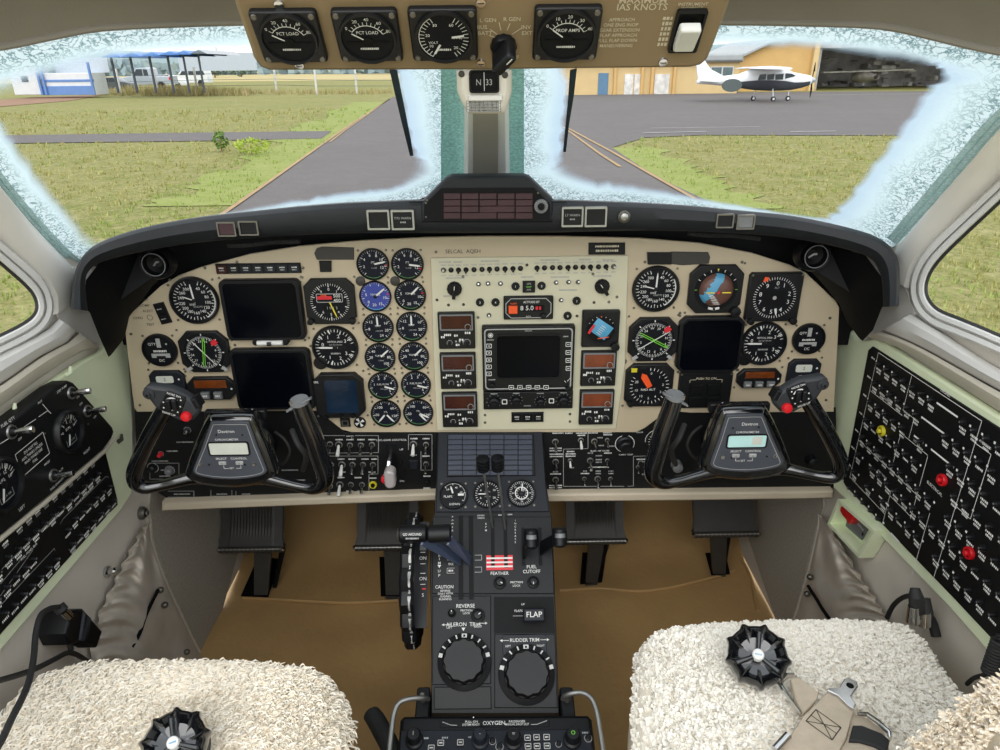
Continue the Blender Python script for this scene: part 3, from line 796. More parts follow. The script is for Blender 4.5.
# weeds along the car park fence
g = M()
for i in range(700):
    px = rnd.uniform(92, 250); py = rnd.uniform(91.5, 96)
    p = gp(px, py); tuft(g, p.x, p.y, 1.0 if 125 < px < 215 else .7, .25, 5, WEEDM, wd=.035)
for i in range(260):
    px = rnd.uniform(250, 392); py = rnd.uniform(92, 95); p = gp(px, py); tuft(g, p.x, p.y, .5, .25, 4, WEEDM, wd=.035)
o = g.build('weeds'); o['label'] = 'tall dry weeds along the car park fence'; o['category'] = 'weeds'; o['kind'] = 'stuff'

def leafy(name, label, cat, px, py, h_px, w_px, m, nleaf, trunk=True, group=None, D=None, ls=.12):
    p = gp(px, py) if D is None else None
    if D is not None:
        d = ray(px, 375); d = ray(px, 70); p = CAM + d * (D / d.y); p.z = GZ
    k = (p - CAM).dot(_f) / F
    h, w_ = h_px * k, w_px * k
    t = Th(name, label, cat, WORLD, p.x, p.y, GZ, 0, group)
    g = M()
    for i in range(nleaf):
        a = rnd.uniform(0, 6.28); b = math.acos(rnd.uniform(-1, 1)); rr = rnd.uniform(.55, 1) ** .5
        q = V((w_ / 2 * rr * math.sin(b) * math.cos(a) * (1 + .25 * math.sin(3 * a)), w_ / 2 * rr * math.sin(b) * math.sin(a), h * (.56 + .44 * rr * math.cos(b) * (1 + .15 * math.sin(5 * a)))))
        l = ls * h; u = V((rnd.gauss(0, 1), rnd.gauss(0, 1), rnd.gauss(0, 1))).normalized(); v = u.cross(V((rnd.gauss(0, 1), rnd.gauss(0, 1), rnd.gauss(0, 1)))).normalized()
        g.add([q - u * l, q - v * l * .5, q + u * l, q + v * l * .5], [(0, 1, 2, 3)], m)
    g.build('foliage', t)
    if trunk:
        s = M(); s.tube([(0, 0, 0), (.01 * h, 0, h * .3), (0, 0, h * .6)], [.04 * h, .03 * h, .015 * h], DIRT, 7); s.build('trunk', t)
leafy('shrub', 'small dark green shrub beside the narrow asphalt path', 'shrub', 222, 152, 20, 14, LEAFM, 160)
leafy('bush', 'yellow green bush beside the dark shrub at the narrow path', 'shrub', 252, 155, 16, 36, LEAFY, 260)
leafy('tree', 'grey green tree behind the end of the car shelter', 'tree', 214, 0, 20, 26, TREEM, 300, D=260)
leafy('tree', 'low grey green tree in the dry field behind the fence', 'tree', 240, 0, 15, 22, TREEM, 220, D=280)
# far hazy treeline
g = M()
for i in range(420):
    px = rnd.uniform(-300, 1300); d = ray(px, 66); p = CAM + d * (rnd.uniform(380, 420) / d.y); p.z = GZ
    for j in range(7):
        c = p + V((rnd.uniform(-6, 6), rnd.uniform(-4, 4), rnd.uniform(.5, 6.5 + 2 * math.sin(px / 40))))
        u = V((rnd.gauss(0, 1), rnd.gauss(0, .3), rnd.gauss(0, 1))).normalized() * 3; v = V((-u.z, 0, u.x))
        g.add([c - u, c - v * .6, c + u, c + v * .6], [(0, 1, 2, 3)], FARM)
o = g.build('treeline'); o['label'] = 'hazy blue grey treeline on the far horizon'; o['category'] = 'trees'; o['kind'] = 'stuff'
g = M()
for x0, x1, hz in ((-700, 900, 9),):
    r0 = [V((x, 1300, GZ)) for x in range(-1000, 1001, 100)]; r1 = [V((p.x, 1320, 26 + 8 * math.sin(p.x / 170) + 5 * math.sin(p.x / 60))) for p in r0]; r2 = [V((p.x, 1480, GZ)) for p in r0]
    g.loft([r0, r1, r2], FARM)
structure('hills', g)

# ---- facades on vertical frames facing the taxiway
def facade(py):
    y = gp(500, py).y
    return Fr((0, y, GZ), (1, 0, 0), (0, 0, 1))
FB = facade(96)
def rect(t, m, x0, y0, x1, y1, z0, z1, mm, bev=0):
    a = t.L((x0 + x1) / 2, (y0 + y1) / 2); l = t.L(x0, (y0 + y1) / 2)[0]; r = t.L(x1, (y0 + y1) / 2)[0]; u = t.L((x0 + x1) / 2, y0)[1]; d = t.L((x0 + x1) / 2, y1)[1]
    m.box(l, r, d, u, z0, z1, mm, bev); return (l, r, d, u)
t = at('airport_building', 'long tan single storey building with blue door across the tarmac', 'building', FB, 650, 96)
m = M(); rect(t, m, 545, 63, 738, 96, -9, 0, TANW2); m.build('wall', t)
m = M(); rect(t, m, 540, 54, 742, 63, -9.5, .6, ROOFG, .2); m.build('roof', t)
for x0, x1 in ((598, 608),): m = M(); rect(t, m, x0, 73, x1, 95.9, .0, .08, BLUD, .03); m.build('door', t, label='blue door')
for x0, x1 in ((613, 616), (640, 643), (650, 653), (672, 675)): m = M(); rect(t, m, x0, 66, x1, 95.9, 0, .35, TANW, .05); m.build('pilaster', t)
for x0, x1 in ((624, 633), (634, 640), (654, 669)): m = M(); rect(t, m, x0, 74, x1, 95.9, 0, .1, DARKJ, .03); m.build('gate', t, label='grey metal gate')
m = M(); rect(t, m, 710, 66.5, 733, 77.5, 0, .1, WHTW); f_ = m.build('window', t)
for x0, x1 in ((711, 721), (722.5, 732)): m = M(); rect(t, m, x0, 67.3, x1, 77, .1, .14, GLZ); m.build('pane', f_)
FB2 = facade(94)
t = at('hangar', 'tall plain tan hangar side wall behind the parked aeroplane', 'building', FB2, 775, 94)
m = M(); m.prism([t.L(738, 94), t.L(815, 94), t.L(815, 38), t.L(775, 40), t.L(738, 58)], -14, 0, TANW, .05); m.build('wall', t)
m = M(); rect(t, m, 810, 38, 815.6, 94, .0, .5, TANW2, .05); m.build('pilaster', t, label='pale corner pilaster')
m = M(); m.prism([t.L(735, 60), t.L(735, 57), t.L(775, 38.5), t.L(816, 36), t.L(816, 38.5), t.L(775, 41)], -14.3, .7, ROOFG, .05); m.build('roof', t)
t = at('open_hangar', 'open fronted dark hangar full of clutter beside the tan wall', 'building', FB2, 880, 94)
m = M(); rect(t, m, 816.5, 44, 1080, 94, -12, -11.8, DARKI); m.build('back_wall', t)
m = M(); rect(t, m, 816.5, 40, 1080, 47, -12, 0, DARKI, .05); m.build('roof', t)
m = M(); rect(t, m, 1070, 47, 1080, 94, -12, 0, DARKI, .05); m.build('wall', t)
m = M(); rect(t, m, 816.5, 47, 820, 94, -12, -.2, DARKI); m.build('wall', t)
m = M()
for i in range(46):
    px = rnd.uniform(826, 1000); py = rnd.uniform(56, 88); w_ = rnd.uniform(2, 9); h_ = rnd.uniform(1, 6)
    rect(t, m, px, py, px + w_, py + h_, -11.8, -11.8 + rnd.uniform(.3, 1.8), DARKJ if rnd.random() < .45 else DARKI, .05)
m.build('shelving', t, label='cluttered shelving along the hangar back wall', kind='stuff')
t = at('stored_aeroplane', 'grey aeroplane parked nose in inside the dark open hangar', 'aeroplane', FB2, 862, 92, -6)
m = M(); m.loft([[V((x + r * math.cos(a), 1.5 + r * .8 * math.sin(a), z)) for a in [i * math.pi / 6 for i in range(12)]] for x, z, r in ((0, -3, .12), (0, -2, .6), (0, 0, .7), (0, 2.5, .3))], DARKJ, True); m.build('fuselage', t)
m = M(); m.prism([(-4.8, 1.9), (4.8, 2.1), (4.8, 2.25), (-4.8, 2.05)], -.8, .6, DARKJ, .05); m.build('wing', t)
m = M(); m.lathe([(.3, -.1), (.32, 0), (.3, .1)], TYRE, 14, (0, .32, 0)); m.tube([(0, .3, 0), (0, 1.1, 0)], .06, DARKJ, 6); m.build('landing_gear', t)

# ---- white high wing aeroplane on the apron
pc = gp(765, 101.2); kk = (pc - CAM).dot(_f) / F
FA = Fr((0, pc.y, GZ), (1, 0, 0), (0, 0, 1))
t = at('light_aeroplane', 'white high wing single engine aeroplane parked on the tarmac', 'aeroplane', FA, 765, 101.2)
def A(px, py): return ((px - 765) * kk, (101.2 - py) * kk * 1.06)
st = [(694.5, 82, 85.5, 1), (705, 80.5, 86, 2.4), (720, 79, 87.3, 4), (735, 77.5, 89, 5.6), (746, 73.5, 90.5, 6.6), (754, 71.2, 91.4, 7.2), (768, 70.8, 92, 7.4), (780, 72.5, 92, 7.3), (789, 76.3, 91.6, 7), (799, 78, 90, 5.6), (806, 79.2, 88, 4), (808, 80, 87, 3)]
m = M(); rows = []
for px, y0, y1, hw in st:
    x, t0 = A(px, y0); _, b0 = A(px, y1); c = (t0 + b0) / 2; h = (t0 - b0) / 2
    rows.append([V((x, c + h * math.sin(a), hw * kk * math.cos(a))) for a in [i * math.pi / 12 for i in range(24)]])
m.loft(rows, ACW, True); m.build('fuselage', t)
m = M(); rows = []
for px, y0, y1, hw in st[3:11]:
    x, t0 = A(px, y0); _, b0 = A(px, y1); c = (t0 + b0) / 2; h = (t0 - b0) / 2
    rows.append([V((x, c + h * 1.02 * math.sin(a), hw * 1.02 * kk * math.cos(a))) for a in [R(188 + i * 16.4) for i in range(11)]])
m.loft(rows, ACD); m.build('belly_band', t, label='dark grey lower fuselage')  # lower fuselage in a darker grey than the top
for q in (-1, 1):
    m = M(); rows = []
    for z, c0, c1, yy in ((0, 742, 778, 72.6), (q * 18, 743, 776, 72.8), (q * 50, 746, 768, 73.2), (q * 60, 748, 764, 73.3)):
        xa, ya = A(c0, yy); xb, _ = A(c1, yy)
        rows.append([V((xa + (xb - xa) * u_, ya + v_ * kk, z * kk)) for u_, v_ in ((0, 0), (.3, .8), (.7, 1.8), (.93, 1.2), (1, .2), (.9, -.5), (.5, -.5))])
    m.loft(rows, ACW, True); m.f.append(tuple(len(m.v) - 7 + i for i in range(7))); m.fm.append(0); m.build('wing', t)
    m = M(); rows = []
    for z, c0, c1 in ((0, 697, 715), (q * 26, 700, 712)):
        xa, ya = A(c0, 83); xb, _ = A(c1, 83)
        rows.append([V((xa + (xb - xa) * u_, ya + v_ * kk, z * kk)) for u_, v_ in ((0, 0), (.5, .7), (1, 0), (.5, -.7))])
    m.loft(rows, ACW, True); m.f.append(tuple(len(m.v) - 4 + i for i in range(4))); m.fm.append(0); m.build('tailplane', t)
m = M(); m.prism([A(696, 84), A(691, 63.5), A(698, 63), A(707, 73), A(722, 79.5), A(712, 83)], -.9 * kk, .9 * kk, ACW, .4 * kk); m.build('tail_fin', t)
m = M()
for a, b, c in ((752, 760, 0), (761, 768, 0), (769, 777, 0)): m.prism([A(a + .4, 82.6), A(a + (1.6 if a == 752 else 0), 78), A(b, 77.4), A(b, 82.4)], 7.15 * kk, 7.6 * kk, CARGL)
m.prism([A(779, 82), A(779, 77), A(785, 77.4), A(789.5, 79.3)], 6.7 * kk, 7.3 * kk, CARGL); m.build('cabin_window', t, label='dark cabin windows')
m = M(); m.prism([tuple(V(A(728, 87)) + V((10 * kk * math.cos(a), 6 * kk * math.sin(a)))) for a in [i * math.pi / 10 for i in range(20)]], 5.6 * kk, 6.2 * kk, ACG); m.build('registration_mask', t, label='dark grey oval masking the registration on the rear fuselage')  # oval mask over the registration, not part of the airframe finish
m = M(); x, y = A(808, 83.4)
m.X = Matrix.Translation((x, y, 0)) @ Matrix.Rotation(R(90), 4, 'Y'); m.lathe([(3.2 * kk, 0), (2.9 * kk, 1.5 * kk), (1.6 * kk, 3.6 * kk), (0, 4.6 * kk)], CARS, 14); m.build('spinner', t)
for q in (1, -1):
    m = M(); m.prism([(x + .8 * kk, y), (x + 1.8 * kk, y + q * 1), (x + 2.2 * kk, y + q * 8 * kk), (x + 1.5 * kk, y + q * 16 * kk), (x + .9 * kk, y + q * 8 * kk)], -.8 * kk, .8 * kk, BLK); m.build('propeller_blade', t)
for px, py, z in ((756, 98, -9), (769.5, 101.2, 9), (787.5, 99.6, 0)):
    m = M(); x, y = A(px, py); r = 2.4 * kk
    m.X = Matrix.Translation((x, r, z * kk)); m.lathe([(.2 * r, -.35 * r), (.8 * r, -.4 * r), (r, -.15 * r), (r, .15 * r), (.8 * r, .4 * r), (.45 * r, .42 * r)], TYRE, 18); m.disc(.5 * r, .45 * r, ACW)
    m.X = None; m.tube([(x, r, z * kk), (x, A(px, 90.5)[1], z * kk * .5)], .5 * kk, ACW, 8); m.build('landing_gear', t)

# ---- car park on the far side of the grass
FC = facade(93.5)
t = at('site_hut', 'small white hut with a dark window at the car park entrance', 'hut', FC, 25, 94)
m = M(); rect(t, m, 11, 66, 38, 95, -2.2, 0, WHTW, .05); m.build('wall', t)
m = M(); rect(t, m, 21.5, 76, 28, 82, 0, .06, CARGL, .02); m.build('window', t)
m = M(); rect(t, m, 10, 64, 39, 66.5, -2.4, .25, ROOFG, .05); m.build('roof', t)
t = at('blue_booth', 'blue and white striped booth beside the white hut', 'booth', FC, 70, 94)
m = M(); rect(t, m, 43, 73, 94, 95, -2.6, 0, WHTW, .05); m.build('wall', t)
m = M(); rect(t, m, 43, 86, 94, 95, 0, .08, BLUP, .02); rect(t, m, 43, 79.5, 94, 82, 0, .06, BLUP, .02); m.build('cladding', t, label='blue painted bands')
m = M(); rect(t, m, 40, 57, 96, 73, -2.6, -2.4, CORR); m.build('back_panel', t, label='pale corrugated sheet behind the booth')
for x in (41, 92, 44): m = M(); rect(t, m, x - 1, 62 if x > 43 else 72, x + 1, 95, .1, .3, BLUP, .02); m.build('post', t)
t = at('car_shelter', 'open car shelter with blue peaked awnings over parked cars', 'shelter', FC, 150, 93)
m = M(); rect(t, m, 70, 48, 175, 72, -26.2, -26, CORR); m.build('back_wall', t)
for i, x in enumerate((118, 137, 156, 174, 188, 203)):
    w_ = 10 if i < 4 else 8.5; yb = 57.5 - i * .7; mt = BLUR if i < 5 else CARD
    m = M(); a = t.L(x - w_, yb); b = t.L(x + w_, yb); c = t.L(x, yb - 4.2)
    m.loft([[V((a[0], a[1], 1.2)), V((c[0], c[1], 1.2)), V((b[0], b[1], 1.2))], [V((a[0], a[1], -9)), V((c[0], c[1], -9)), V((b[0], b[1], -9))]], mt)
    m.add([(a[0], a[1], 1.2), (b[0], b[1], 1.2), (c[0], c[1], 1.2)], [(0, 1, 2)], mt); m.build('awning', t)
    m = M(); rect(t, m, x - 4.2 if i < 4 else x - 2.5, yb, x - 2.4 if i < 4 else x - 1, 93, -.1, .1, POSTM, .02); m.build('post', t)

def car(label, px, py, L_px, style, paint, face=1, group=None):
    t = at('car' if style != 'pickup' else 'pickup_truck', label, 'car', Fr((0, gp(px, py).y, GZ), (1, 0, 0), (0, 0, 1)), px, py)
    k = t.fr.k(px, py); S = L_px * k
    prof = {'suv': [(-.5, .10), (-.5, .25), (-.47, .38), (-.38, .44), (.12, .44), (.27, .30), (.46, .26), (.5, .2), (.5, .08)],
            'pickup': [(-.5, .12), (-.5, .27), (-.12, .27), (-.11, .41), (-.06, .43), (.14, .42), (.25, .28), (.46, .25), (.5, .2), (.5, .09)],
            'sedan': [(-.5, .1), (-.5, .24), (-.36, .27), (-.22, .37), (.08, .37), (.24, .27), (.46, .23), (.5, .18), (.5, .08)]}[style]
    P = [(x * S * face, y * S) for x, y in prof]
    hw = .19 * S
    m = M(); m.prism(P, -hw * 2, 0, paint, .012 * S); m.build('body', t)
    win = {'suv': [[(-.44, .29), (-.40, .41), (-.2, .42), (-.2, .29)], [(-.18, .29), (-.18, .42), (-.02, .42), (-.02, .29)], [(0, .29), (0, .42), (.11, .42), (.22, .29)]],
           'pickup': [[(-.09, .28), (-.08, .39), (.0, .40), (.0, .28)], [(.02, .28), (.02, .40), (.13, .40), (.21, .28)]],
           'sedan': [[(-.31, .26), (-.21, .35), (-.06, .355), (-.06, .26)], [(-.04, .26), (-.04, .355), (.07, .355), (.2, .26)]]}[style]
    for q in win: m = M(); m.prism([(x * S * face, y * S) for x, y in q], -.001, .006 * S, CARGL); m.build('window', t)
    for x in (-.31, .31):
        r = .085 * S; m = M(); m.X = Matrix.Translation((x * S * face, r, -.02 * S)); m.lathe([(.3 * r, 0), (.9 * r, 0), (r, .02 * S), (r, .03 * S), (.85 * r, .036 * S), (.55 * r, .036 * S)], TYRE, 18); m.disc(.56 * r, .033 * S, ALU)
        m.X = None; m.build('wheel', t)
    m = M(); m.box(min(-.505 * S * face, -.48 * S * face), max(-.505 * S * face, -.48 * S * face), .2 * S, .25 * S, -.06 * S, .004 * S, REDM if style == 'pickup' else paint); m.build('tail_lamp', t)
car('dark grey car under the first awning nearest the blue booth', 113, 92.6, 38, 'sedan', CARD)
car('silver pickup truck with red tail lamp under the awnings', 147, 91, 50, 'pickup', CARS, -1)
car('white car half hidden behind the silver pickup truck', 168, 88.5, 34, 'sedan', CARW)
car('white off road car at the far end of the shelter', 190, 87, 38, 'suv', CARW, -1)

# ---- fences
for i, (px, y0, y1, lab) in enumerate(((121, 72, 95, 'white concrete fence post in front of the dark grey car'), (158, 72, 94, 'white concrete fence post in front of the silver pickup truck'), (198, 70, 93.5, 'white concrete fence post in front of the white off road car'),
                            (220, 50, 73, 'thick white concrete post beyond the car shelter'), (277, 68, 93, 'white fence post in the weeds, first past the shelter'), (317, 70, 94.5, 'white fence post in the weeds, second past the shelter'), (357, 70, 93.5, 'white fence post near the taxiway end'))):
    f_ = Fr((0, gp(px, y1).y, GZ), (1, 0, 0), (0, 0, 1)); t = at('fence_post', lab, 'fence post', f_, px, y1, 0, 0, 'concrete posts of the airfield fence'); k = f_.k(px, y1)
    m = M(); m.prism(rrect(1.9 * k, 1.9 * k, .3 * k, 2), 0, (y1 - y0) * k * 1.04, CONC, .2 * k); m.X = None
    o = m.build('shaft', t); o.rotation_euler = (R(-90), 0, 0)
g = M(); r = [(121, 76), (158, 75.5), (198, 74), (277, 73), (317, 74), (357, 74), (392, 74)]
for dy in (0, 6, 12):
    for a, b in zip(r, r[1:]):
        fa = Fr((0, gp(a[0], 94).y, GZ), (1, 0, 0), (0, 0, 1)); g.tube([fa.hit(a[0], a[1] + dy), fa.hit(b[0], b[1] + dy)], .02, POSTM, 4)
o = g.build('fence_wire'); o['label'] = 'three strands of fence wire strung between the concrete posts'; o['category'] = 'fence'
for px in (234, 243, 256, 270, 292, 330, 345):
    pass

# ================================================================== GLARESHIELD
OUT = [(898, 306), (899, 280), (897, 259), (885, 243), (858, 231), (795, 217), (732, 210.5), (690, 206.5), (640, 203.5), (590, 201.5), (553, 200.5), (487, 200), (423, 200.5), (395, 201.5), (330, 204.5), (262, 211), (195, 218.5), (141, 229), (100, 243), (82, 258), (74, 278), (71.5, 309)]
INN = [(883, 307), (882, 283), (878, 269), (868, 257), (837, 247), (795, 239), (753, 234.5), (690, 231.5), (640, 230.5), (590, 231.5), (553, 232.5), (487, 233), (423, 233), (395, 233), (330, 234), (262, 237.5), (195, 243), (141, 252), (102, 262), (89, 271), (85.5, 283), (88, 311)]
OUTs = [tuple(p) for p in smooth_path([V(p) for p in OUT], 4)]; INNs = [tuple(p) for p in smooth_path([V(p) for p in INN], 4)]
t = Th('glareshield', 'black padded glareshield curving over the whole instrument panel', 'glareshield', LIP, 0, .0)
def lipw(p):  # the lip bows forward towards its ends
    return .05 * max(0, abs(p[0] - 487) / 410 - .75) / .25
rows = []
for mix, w_ in ((0, -.10), (0, -.02), (0, .004), (.1, .012), (.45, .018), (.85, .015), (1.0, .008), (1.04, -.004), (1.04, -.07)):
    row = []
    for a, b in zip(OUTs, INNs):
        p = (b[0] * (1 - mix) + a[0] * mix, b[1] * (1 - mix) + a[1] * mix)
        row.append(t.W(LIP.hit(p[0], p[1], w_ * 1.0 + lipw(p))))
    rows.append(row)
# the top runs down and forward to the base of the windshield
rows.append([t.W(WS(*((p[0], p[1] - 1.0)), .015) + V((0, 0, -.012))) for p in OUTs])
m = M(); m.loft(rows, PADB)
for i in (0, len(OUTs) - 1):
    m.add([r[i] for r in rows[:9]], [tuple(range(9))], PADB)
m.build('padded_lip', t)
# ribbed wire loom under the lip and black shrouds at both ends
for x0, x1, y0, y1 in ((228, 300, 245.5, 241), (688, 760, 233, 238)):
    m = M(); n = 90
    m.tube([t.W(LIP.hit(x0 + (x1 - x0) * i / n, y0 + (y1 - y0) * i / n + .6 * math.sin(i * .08), -.055)) for i in range(n + 1)], [.0032 if i % 2 else .0042 for i in range(n + 1)], RUB, 8)
    m.build('wire_conduit', t)
m = M()
m.prism([t.L(*p, -.12) for p in [(112, 300), (118, 262), (150, 240), (262, 225), (420, 215), (560, 215), (700, 217), (800, 227), (850, 250), (858, 300), (852, 345), (120, 345)]], -.122, -.12, BLK2)
m.build('backing', t)
for pts in ([(84, 306, .04), (86, 280, .035), (100, 262, .0), (140, 250, -.06), (176, 262, -.066), (150, 288, -.066), (127, 318, -.066), (122, 340, -.06), (108.5, 357, -.02), (99, 336, .02), (90, 313, .035)], [(885, 302, .04), (881, 276, .035), (866, 256, .0), (828, 246, -.06), (802, 262, -.066), (822, 282, -.066), (842, 306, -.066), (848, 322, -.06), (862.5, 341, -.02), (873, 330, .01), (881, 310, .035)]):
    m = M(); A3 = [V((*t.L(*p), p[2])) for p in pts]; n_ = len(A3); bk = [p + V((0, 0, -.008)) for p in A3]
    m.add(A3 + bk + [sum(A3, V((0, 0, 0))) / n_ + V((0, 0, -.01))], [(i, (i + 1) % n_, 2 * n_) for i in range(n_)] + [(i, n_ + i, n_ + (i + 1) % n_, (i + 1) % n_) for i in range(n_)], BLK2)
    m.build('end_shroud', t, label='black shroud filling the end of the glareshield')
# lip push buttons: (pixel box, face, label)
def tile(px0, py0, px1, py1, name, label, cat, w_, face, legend=None, bright=True, group=None, fr=LIP):
    q = at(name, label, cat, fr, (px0 + px1) / 2, (py0 + py1) / 2, w_, 0, group)
    a = q.L(px0, (py0 + py1) / 2); b = q.L(px1, (py0 + py1) / 2); c = q.L((px0 + px1) / 2, py0); d = q.L((px0 + px1) / 2, py1)
    W_, H_ = b[0] - a[0], c[1] - d[1]
    m = M(); m.frame(rrect(W_, H_, .0012, 2), rrect(W_ * .84, H_ * .8, .0008, 2), -.003, .0045, ALU if bright else STEEL, .001); m.build('bezel', q)
    m = M(); m.prism(rrect(W_ * .83, H_ * .79, .0008, 2), .0, .003, face, .0006)
    if legend: m.text(legend, 0, H_ * .08, H_ * .17, DIM, .0032); m.marks(0, -H_ * .12, W_ * .25, H_ * .08, DIM, .0032)
    m.build('lens', q); return q
tile(367.5, 209.5, 390, 229.5, 'warning_light', 'blank grey square push light with bright frame beside the pilot side of the warning panel', 'warning light', .017, BLK)
tile(391.5, 209.5, 414.5, 229.5, 'warning_light', 'framed square push light with white legend touching the warning panel corner', 'warning light', .017, BLK, 'T/O WARN')
tile(561.5, 206.5, 583, 226.5, 'warning_light', 'framed square push light with white legend beside the warning panel dimmer knob', 'warning light', .017, BLK, 'LT WARN')
tile(584.5, 206.5, 606.5, 226.5, 'warning_light', 'blank framed square push light beside the round metal button', 'warning light', .017, BLK)
tile(218, 221.5, 236.5, 236, 'indicator_light', 'dark red square light on the glareshield above the pilot annunciator row', 'indicator light', .015, MARD, None, False)
tile(239.5, 220.5, 259, 235, 'indicator_light', 'dark grey square light beside the dark red one on the pilot glareshield', 'indicator light', .015, BLK, None, False)
tile(715.5, 213.5, 733, 227.5, 'indicator_light', 'dark square light on the copilot glareshield, inner of the pair', 'indicator light', .015, BLK, None, False)
tile(736, 214.5, 754, 229, 'indicator_light', 'greyish purple square light on the copilot glareshield, outer of the pair', 'indicator light', .015, GREYK, None, False)
q = at('push_button', 'round metal push button on the glareshield lip', 'button', LIP, 624, 216.5, .018)
m = M(); m.lathe([(.0085, -.004), (.0085, .003), (.007, .004), (.006, .003)], STEEL, 20); m.build('ring', q); m = M(); m.lathe([(.0055, 0), (.0055, .005), (.004, .006)], ALU, 18); m.build('plunger', q)
# eyeball outlets
for px, py, lab in ((157.5, 262.5, 'round black air outlet under the glareshield above the pilot airspeed dial'), (812.5, 254.5, 'round black air outlet under the glareshield above the copilot altimeter')):
    q = at('air_outlet', lab, 'air vent', LIP, px, py, -.045); k = LIP.k(px, py)
    m = M(); m.lathe([(18 * k, -.01), (17.5 * k, .004), (15.5 * k, .010), (14.5 * k, .009), (14 * k, .0)], BLK, 36); m.build('housing', q)
    m = M(); m.lathe([(12 * k, 0), (12.4 * k, .012), (11 * k, .014), (10 * k, .004), (0, -.004)], BLK2, 32); m.build('nozzle', q)
    m = M(); m.lathe([(12 * k, .0125), (12.2 * k, .0145), (11.4 * k, .0145), (11.3 * k, .0125)], GREYK, 32, cap=False); m.build('nozzle_ring', q)
    m = M(); m.tube([(-4 * k, -3 * k, .001), (0, 1 * k, .004), (3 * k, 1.5 * k, .006)], .0016, DIM, 6); m.build('flap_tab', q)

# ---- the warning annunciator hump
q = at('warning_annunciator_panel', 'black humped warning panel of dark red lights in the middle of the glareshield', 'annunciator panel', LIP, 487, 200, .02)
m = M()
body = [(421, 223), (421, 203), (424, 200), (446, 178), (452, 176), (524, 175.5), (530, 177.5), (553, 199), (553, 202), (553, 223)]
m.prism([q.L(*p) for p in body], -.025, 0, PADB, .004); m.build('housing', q)
for x0, x1 in ((409, 423), (552, 567)): m = M(); a = q.L(x0, 203.2); b = q.L(x1, 201.2); m.box(a[0], b[0], a[1], b[1], -.006, -.002, BLK, .0005); m.build('mounting_flange', q)
m = M(); m.prism([q.L(*p, .0005) for p in [(424, 221), (424, 205), (441.5, 188), (534, 187.5), (550, 204), (550, 221)]], -.001, .0008, BLK2); m.build('face', q)
xs = [443, 461, 479, 497, 515, 533]
for r_ in range(4):
    y0 = 193.2 + r_ * 6.5
    cells = [(0, 1), (1, 2), (2, 3), (3, 4), (4, 5)] if r_ in (0, 1) else ([(0, 1), (1, 2), (2, 4), (4, 5)] if r_ == 2 else [(0, 1), (1, 3), (3, 4), (4, 5)])
    for a, b in cells:
        p = q.L(xs[a] + .5, y0); p2 = q.L(xs[b] - .4, y0 + 5.8)
        m = M(); m.box(p[0], p2[0], p2[1], p[1], 0, .0022, MARD, .0005); m.build('warning_light', q)
m = M(); c = q.L(541, 206); m.lathe([(.0098, .001), (.0095, .004), (.006, .0045)], GREYK, 24, (*c, 0)); m.lathe([(.005, .004), (.0045, .009), (0, .0095)], BLK2, 18, (*c, 0))
m.ticks(.0065, .0092, -130, 130, 14, .0006, DIM, .0048, *c); m.build('dimmer_knob', q, label='grey ringed dimmer knob')
m = M()
for p in ((427, 200), (561, 200), (426, 203), (426, 217), (538, 193)): c = q.L(*p); m.lathe([(.0014, 0), (.0012, .0016), (0, .0017)], STEEL, 8, (*c, 0))
m.build('screw', q)

# ================================================================== INSTRUMENT PANEL
t = Th('instrument_panel', 'beige painted instrument panel carrying all the flight instruments', 'instrument panel', PANEL, 0, 0)
ol = [(124, 322), (128, 316), (160, 286.5), (178, 276), (200, 267.5), (250, 254), (300, 246), (360, 240.5), (430, 237), (487, 236), (560, 236), (640, 238), (700, 243), (752, 253), (790, 265), (806, 273), (836, 301), (839.5, 308), (838, 340), (834, 412), (690, 413), (668, 411), (645, 428), (636, 432.5), (430, 432.5), (352, 432.5), (342, 430), (318, 411), (137, 412), (134, 408), (127, 350)]
m = M(); m.prism([t.L(*p) for p in ol], -.004, 0, BEIGE, .0012)
m.build('panel_plate', t)
m = M()
for x, y in [(131, 334), (140, 405), (205, 268), (168, 285), (237, 262), (303, 268), (232, 340), (305, 340), (300, 282), (240, 282), (312, 402), (235, 345), (306, 351), (240, 401), (830, 318), (826, 400), (690, 262), (742, 262), (645, 262), (800, 268), (680, 313), (736, 313), (678, 372), (738, 370), (436, 252), (432, 262)]:
    c = t.L(x, y); m.lathe([(.0026, 0), (.0022, .0012), (0, .0013)], STEEL, 8, (*c, 0)); m.line(c[0] - .0016, c[1] - .001, c[0] + .0016, c[1] + .001, .0006, DKM, .0014)
m.build('screw', t)
m = M()
c = t.L(463, 251.5); m.text('SELCAL  AQEH', c[0], c[1], .0085, DKM, .0004)
for (s_, x, y, sz) in (('OFF', 145, 300, .006), ('COMP', 144.5, 305.5, .006), ('ALERT', 148, 311, .006), ('GYRO', 138, 318, .006), ('TEST', 150.5, 324.5, .006)):
    c = t.L(x, y); m.text(s_, c[0], c[1], sz, DKM, .0004)
c = t.L(150, 317.5); m.arc(.004, .0048, 0, 360, DKM, .0004, *c)
m.build('lettering', t)

